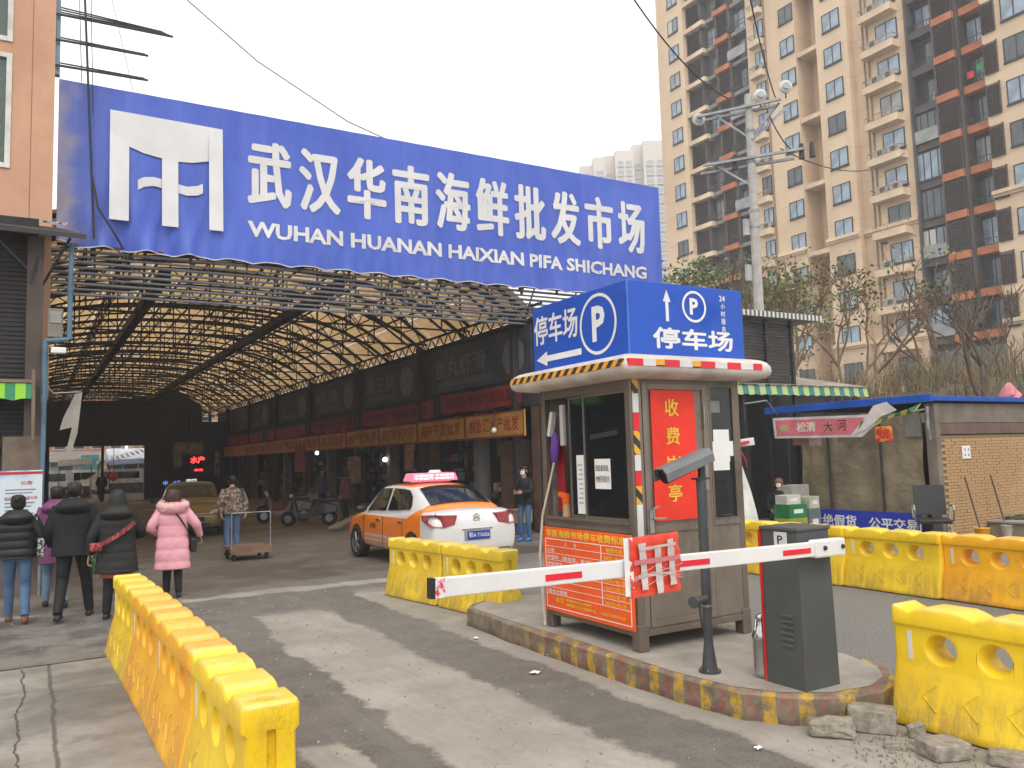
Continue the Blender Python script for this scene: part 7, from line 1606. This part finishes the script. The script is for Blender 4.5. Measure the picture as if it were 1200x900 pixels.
        for z, rx_, ry_ in V_:
            e = ell(hc+sc_((0, -.022, z)), rx_*k, ry_*k, 24); rings.append([p+Vector((r_.uniform(-1, 1), r_.uniform(-1, 1), 0))*.004 if p.y < hc.y+.045*k else Vector((p.x, min(p.y, hc.y+(.075 if z > .045 else .0)*k), p.z)) for p in e])
        g.loft(rings); 
        if hair == 'bun': g.loft([ell(hc+sc_((0, -.1, z)), r*k, r*k*.9, 12) for z, r in ((.1, .02), (.08, .045), (.04, .05), (.01, .035))])
        put('hair', g, hairm, t, w=False)
    if mask: g = G(); g.loft([ell(hc+sc_((0, .05, z)), w_*k, .05*k, 12) for z, w_ in ((.0, .05), (-.03, .06), (-.07, .055), (-.085, .035))]); put('face_mask', g, PAPER, t, w=False)
    if cap: g = G(); g.loft([ell(hc+sc_((0, -.01, z)), r*k, r*1.1*k, 18) for z, r in ((.02, .095), (.07, .092), (.1, .07), (.12, .03))]); put('cap', g, cap, t, w=False)
    if skirt: g = G(); g.loft([ell((0, 0, z*k), r*k, r*.75*k, 20, qa=.03, qn=9) for z, r in ((.8, .2), (.6, .2), (.56, .205), (.555, .18))]); put('skirt_hem', g, skirt, t, w=False)
    return t
JEAN = cloth('blue_denim', (.07, .13, .24)); JEAN2 = cloth('pale_denim', (.16, .24, .36)); BLK = cloth('black_cloth', (.009, .009, .01)); BPUF = cloth('black_puffer', (.009, .012, .015), .45); CHAR = cloth('charcoal_coat', (.012, .013, .012), .6)
PUR = cloth('plum_coat', (.17, .045, .13), .5); PINK = cloth('pink_puffer', (.8, .38, .45), .5); FUR = cloth('pink_fur', (.72, .42, .42), .9)
person('person in a black puffer jacket and blue jeans, leftmost of the group, shoulder bag', (-.12, 12.28, 0), R_(-4), 1.6, BPUF, .86, .1, JEAN, BROWNSH, 'bun', arms={'L': ((-.3, .02, 1.12), (-.24, .2, .98)), 'R': ((.3, -.02, 1.12), (.26, .1, .95))}, legs={'L': ((-.1, .14, .5), (-.1, .2, .06)), 'R': ((.1, .02, .48), (.12, -.2, .09))}, hood=(BPUF, None), build=1.08)
person('person in a long plum coat half hidden between the two black coats', (.34, 13.35, 0), R_(0), 1.68, PUR, .62, .03, JEAN2, SHOE, 'short', arms={'R': ((.25, .1, 1.15), (.2, .3, 1.1))}, hood=(PUR, None), legs={'L': ((-.1, .1, .48), (-.12, .12, .06)), 'R': ((.1, .02, .48), (.11, -.15, .06))})
person('person in a black hooded jacket and black trousers in the middle of the group', (.5, 12.05, 0), R_(-10), 1.74, BLK, .8, 0, BLK, SHOE, 'short', arms={'L': ((-.27, 0, 1.12), (-.26, .15, .9)), 'R': ((.3, -.02, 1.12), (.28, -.02, .86))}, legs={'L': ((-.12, .02, .48), (-.13, -.22, .09)), 'R': ((.13, .16, .5), (.16, .24, .06))}, hood=(BLK, None), build=1.12)
person('person in a long charcoal hooded coat with a red bag strap across the back', (.98, 11.75, 0), R_(-12), 1.62, CHAR, .62, .03, BLK, SHOE, None, arms={'L': ((-.3, -.02, 1.1), (-.34, .02, .84)), 'R': ((.28, .1, 1.12), (.22, .3, 1.05))}, legs={'L': ((-.1, .04, .48), (-.12, .02, .06)), 'R': ((.1, .02, .48), (.12, -.1, .06))}, hood=(CHAR, None), skirt=cloth('rust_skirt', (.3, .08, .04)), build=1.1, flare=.02)
# raised hood of the charcoal coat
ch = [o for o in COL.objects if o.get('label', '').startswith('person in a long charcoal')][0]
g = G(); k = 1.62/1.7; g.loft([ell((0, (-.02-.02*math.sin((1.38-z)*5))*k, z*k), rx_*k, ry_*k, 20) for z, rx_, ry_ in ((1.36, .19, .13), (1.42, .15, .12), (1.48, .12, .115), (1.56, .115, .125), (1.64, .105, .12), (1.7, .07, .08), (1.72, .03, .03))]); put('raised_hood', g, CHAR, ch, w=False)
person('person in a pink quilted parka with pale fur hood, right of the group', (1.84, 13.13, 0), R_(-8), 1.56, PINK, .45, .07, BLK, SHOE, 'bob', HAIRB, qsp=.19, arms={'L': ((-.33, -.04, 1.12), (-.2, .16, .98)), 'R': ((.35, -.02, 1.14), (.42, .12, .92))}, legs={'L': ((-.08, .04, .48), (-.09, .02, .06)), 'R': ((.08, .02, .48), (.09, -.06, .06))}, hood=(PINK, FUR), build=1.1, flare=.01)
h = Sh('camouflage', .85); n = h.noise(14, 3, .5); c = h.mix(n.step(.47, .5), (.09, .075, .05), (.16, .12, .09)); c = h.mix(h.noise(18, 3, .5, seed=3).step(.54, .56), c, (.3, .24, .18)); c = h.mix(h.noise(12, 2, seed=7).step(.57, .6), c, (.06, .03, .02)); h.col(c); CAMO = h.m
person('person in a brown camouflage jacket pulling a flat trolley in the shade', (3.75, 18.3, 0), R_(4), 1.68, CAMO, .88, .02, JEAN, SHOE, 'short', arms={'L': ((-.27, -.02, 1.12), (-.26, -.08, .9)), 'R': ((.27, -.02, 1.12), (.26, -.08, .9))}, build=1.08)
person('person in dark jacket, white mask and blue shoe covers before the shops', (9.73, 16.1, 0), R_(120), 1.68, BLK, .85, 0, JEAN, cloth('blue_shoe_cover', (.02, .2, .6)), 'short', arms={'L': ((-.22, .1, 1.12), (-.1, .32, 1.12)), 'R': ((.22, .1, 1.12), (.1, .32, 1.12))}, mask=True)
person('small dark person with white mask seated behind the carton pile at the stall', (14.5, 12.95, -.42), R_(120), 1.66, BLK, .9, 0, BLK, SHOE, 'short', mask=True, cap=cloth('rust_cap', (.2, .08, .05)), legs={'L': ((-.11, .42, .9), (-.11, .42, .5)), 'R': ((.11, .42, .9), (.11, .42, .5))}, arms={'L': ((-.26, .05, 1.12), (-.14, .3, 1.0)), 'R': ((.26, .05, 1.12), (.14, .3, 1.0))})
t = thing('stool', 'low wooden stool under the seated vendor behind the cartons', 'stool', (14.5, 12.95, 0)); g = G(); g.cyl((14.5, 12.95, .3), (14.5, 12.95, .35), .16, n=16); put('seat', g, mat('stool_wood', (.25, .16, .1), .8), t)
for a in range(4): g = G(); g.cyl((14.5+.1*math.cos(a*1.57), 12.95+.1*math.sin(a*1.57), .3), (14.5+.14*math.cos(a*1.57), 12.95+.14*math.sin(a*1.57), 0), .016, n=8); put('leg', g, mat('stool_wood', (.25, .16, .1)), t)
person('person in black standing in the bright street beyond the hall', (3.75, 55.5, 0), R_(180), 1.72, BLK, .8, 0, BLK, SHOE, 'short')
person('person in a dark red coat deep in the dim hall near the shops', (8.9, 26.0, 0), R_(40), 1.62, cloth('dim_red_coat', (.2, .06, .06)), .75, 0, BLK, SHOE, 'bob')
person('person in a dark blue coat deep in the hall by the shop counters', (9.5, 30.5, 0), R_(200), 1.66, cloth('dim_blue_coat', (.05, .07, .12)), .75, 0, BLK, SHOE, 'short')
# bags carried
t = thing('shoulder_bag', 'small black and white patterned bag on a strap hanging beside the blue jeans', 'bag', (.14, 12.2, .8))
h = Sh('bag_pattern', .7); h.col(h.mix(h.noise(30, 3, .6).step(.5, .53), (.02, .02, .02), (.45, .45, .45))); g = G(); g.box(.1, .18, 12.1, 12.3, .82, 1.05); put('bag_body', g, h.m, t, bev=.02); g = G(); g.beam((.12, 12.2, 1.05), (.07, 12.2, 1.36), .012, .03); put('strap', g, h.m, t)
t = thing('red_shoulder_bag', 'dark red patterned strap bag across the charcoal coat', 'bag', (.9, 11.6, 1))
h = Sh('red_strap', .6); h.col(h.mix(h.noise(25, 3, .6).step(.52, .56), (.18, .012, .02), (.5, .1, .1))); g = G(); P_ = [(1.17, 11.55, 1.22), (1.02, 11.545, 1.1), (.86, 11.55, 1.0), (.74, 11.58, .95)]
for a, b in zip(P_[:-1], P_[1:]): g.beam(a, b, .015, .05)
put('strap', g, h.m, t); g = G(); g.cbox((.73, 11.64, .93), (.14, .14, .1)); put('bag_body', g, h.m, t, bev=.02)
t = thing('crossbody_strap', 'thin black crossbody strap and small bag over the pink parka', 'bag', (1.95, 13.1, 1)); g = G(); g.tube([(1.8, 12.985, 1.3), (1.92, 12.965, 1.15), (2.02, 12.98, .98), (2.07, 13.06, .85)], .012, 5); put('strap', g, BLACK, t); g = G(); g.cbox((2.12, 13.12, .74), (.08, .2, .2)); put('bag_body', g, BLACK, t, bev=.02)
t = thing('carrier_bag', 'small green and white carrier bag held low by the person in black', 'bag', (.72, 12.35, .5)); g = G(); g.cbox((.7, 12.4, .62), (.16, .1, .2)); put('bag_body', g, mat('green_bag', (.1, .35, .15), .6), t, bev=.03); g = G(); g.tube([(.66, 12.4, .72), (.7, 12.4, .85), (.74, 12.4, .72)], .008, 5); put('bag_handle', g, WHITE, t)
# trolley
t = thing('flat_trolley', 'flat wooden trolley with thin steel push frame behind the camouflage jacket', 'trolley', (3.85, 17.2, 0)); g = G()
for i in range(4): g = G(); g.box(3.45, 4.25, 17.0+i*.2, 17.19+i*.2, .22, .27); put('plank', g, mat('trolley_wood', (.2, .12, .08), .85), t)
g = G(); g.box(3.45, 4.25, 16.97, 17.0, .14, .25); put('front_rail', g, mat('trolley_wood', (.2, .12, .08)), t)
g = G(); g.tube([(3.47, 17.0, .25), (3.47, 17.0, .95), (4.23, 17.0, .95), (4.23, 17.0, .25)], .014, 6); put('push_frame', g, STEEL, t)
for x in (3.53, 4.17):
    for y in (17.08, 17.7): g = G(); g.cyl((x-.02, y, .08), (x+.02, y, .08), .08, n=14); g.beam((x, y, .08), (x, y, .22), .03); put('caster', g, RUBBER, t)
# ================================================================ thin haze in the air
g = G(); g.box(-430, 430, -430, 430, -1.0, 120)
hm_ = bpy.data.materials.new('haze_air'); hm_.use_nodes = True; t_ = hm_.node_tree; t_.nodes.clear()
vo = t_.nodes.new('ShaderNodeVolumePrincipled'); vo.inputs['Color'].default_value = (.93, .95, 1, 1); vo.inputs['Density'].default_value = .0018; vo.inputs['Anisotropy'].default_value = .0
mo = t_.nodes.new('ShaderNodeOutputMaterial'); t_.links.new(vo.outputs[0], mo.inputs['Volume'])
tag(put('haze', g, hm_), 'thin pale haze in the air over the whole scene', kind='stuff')
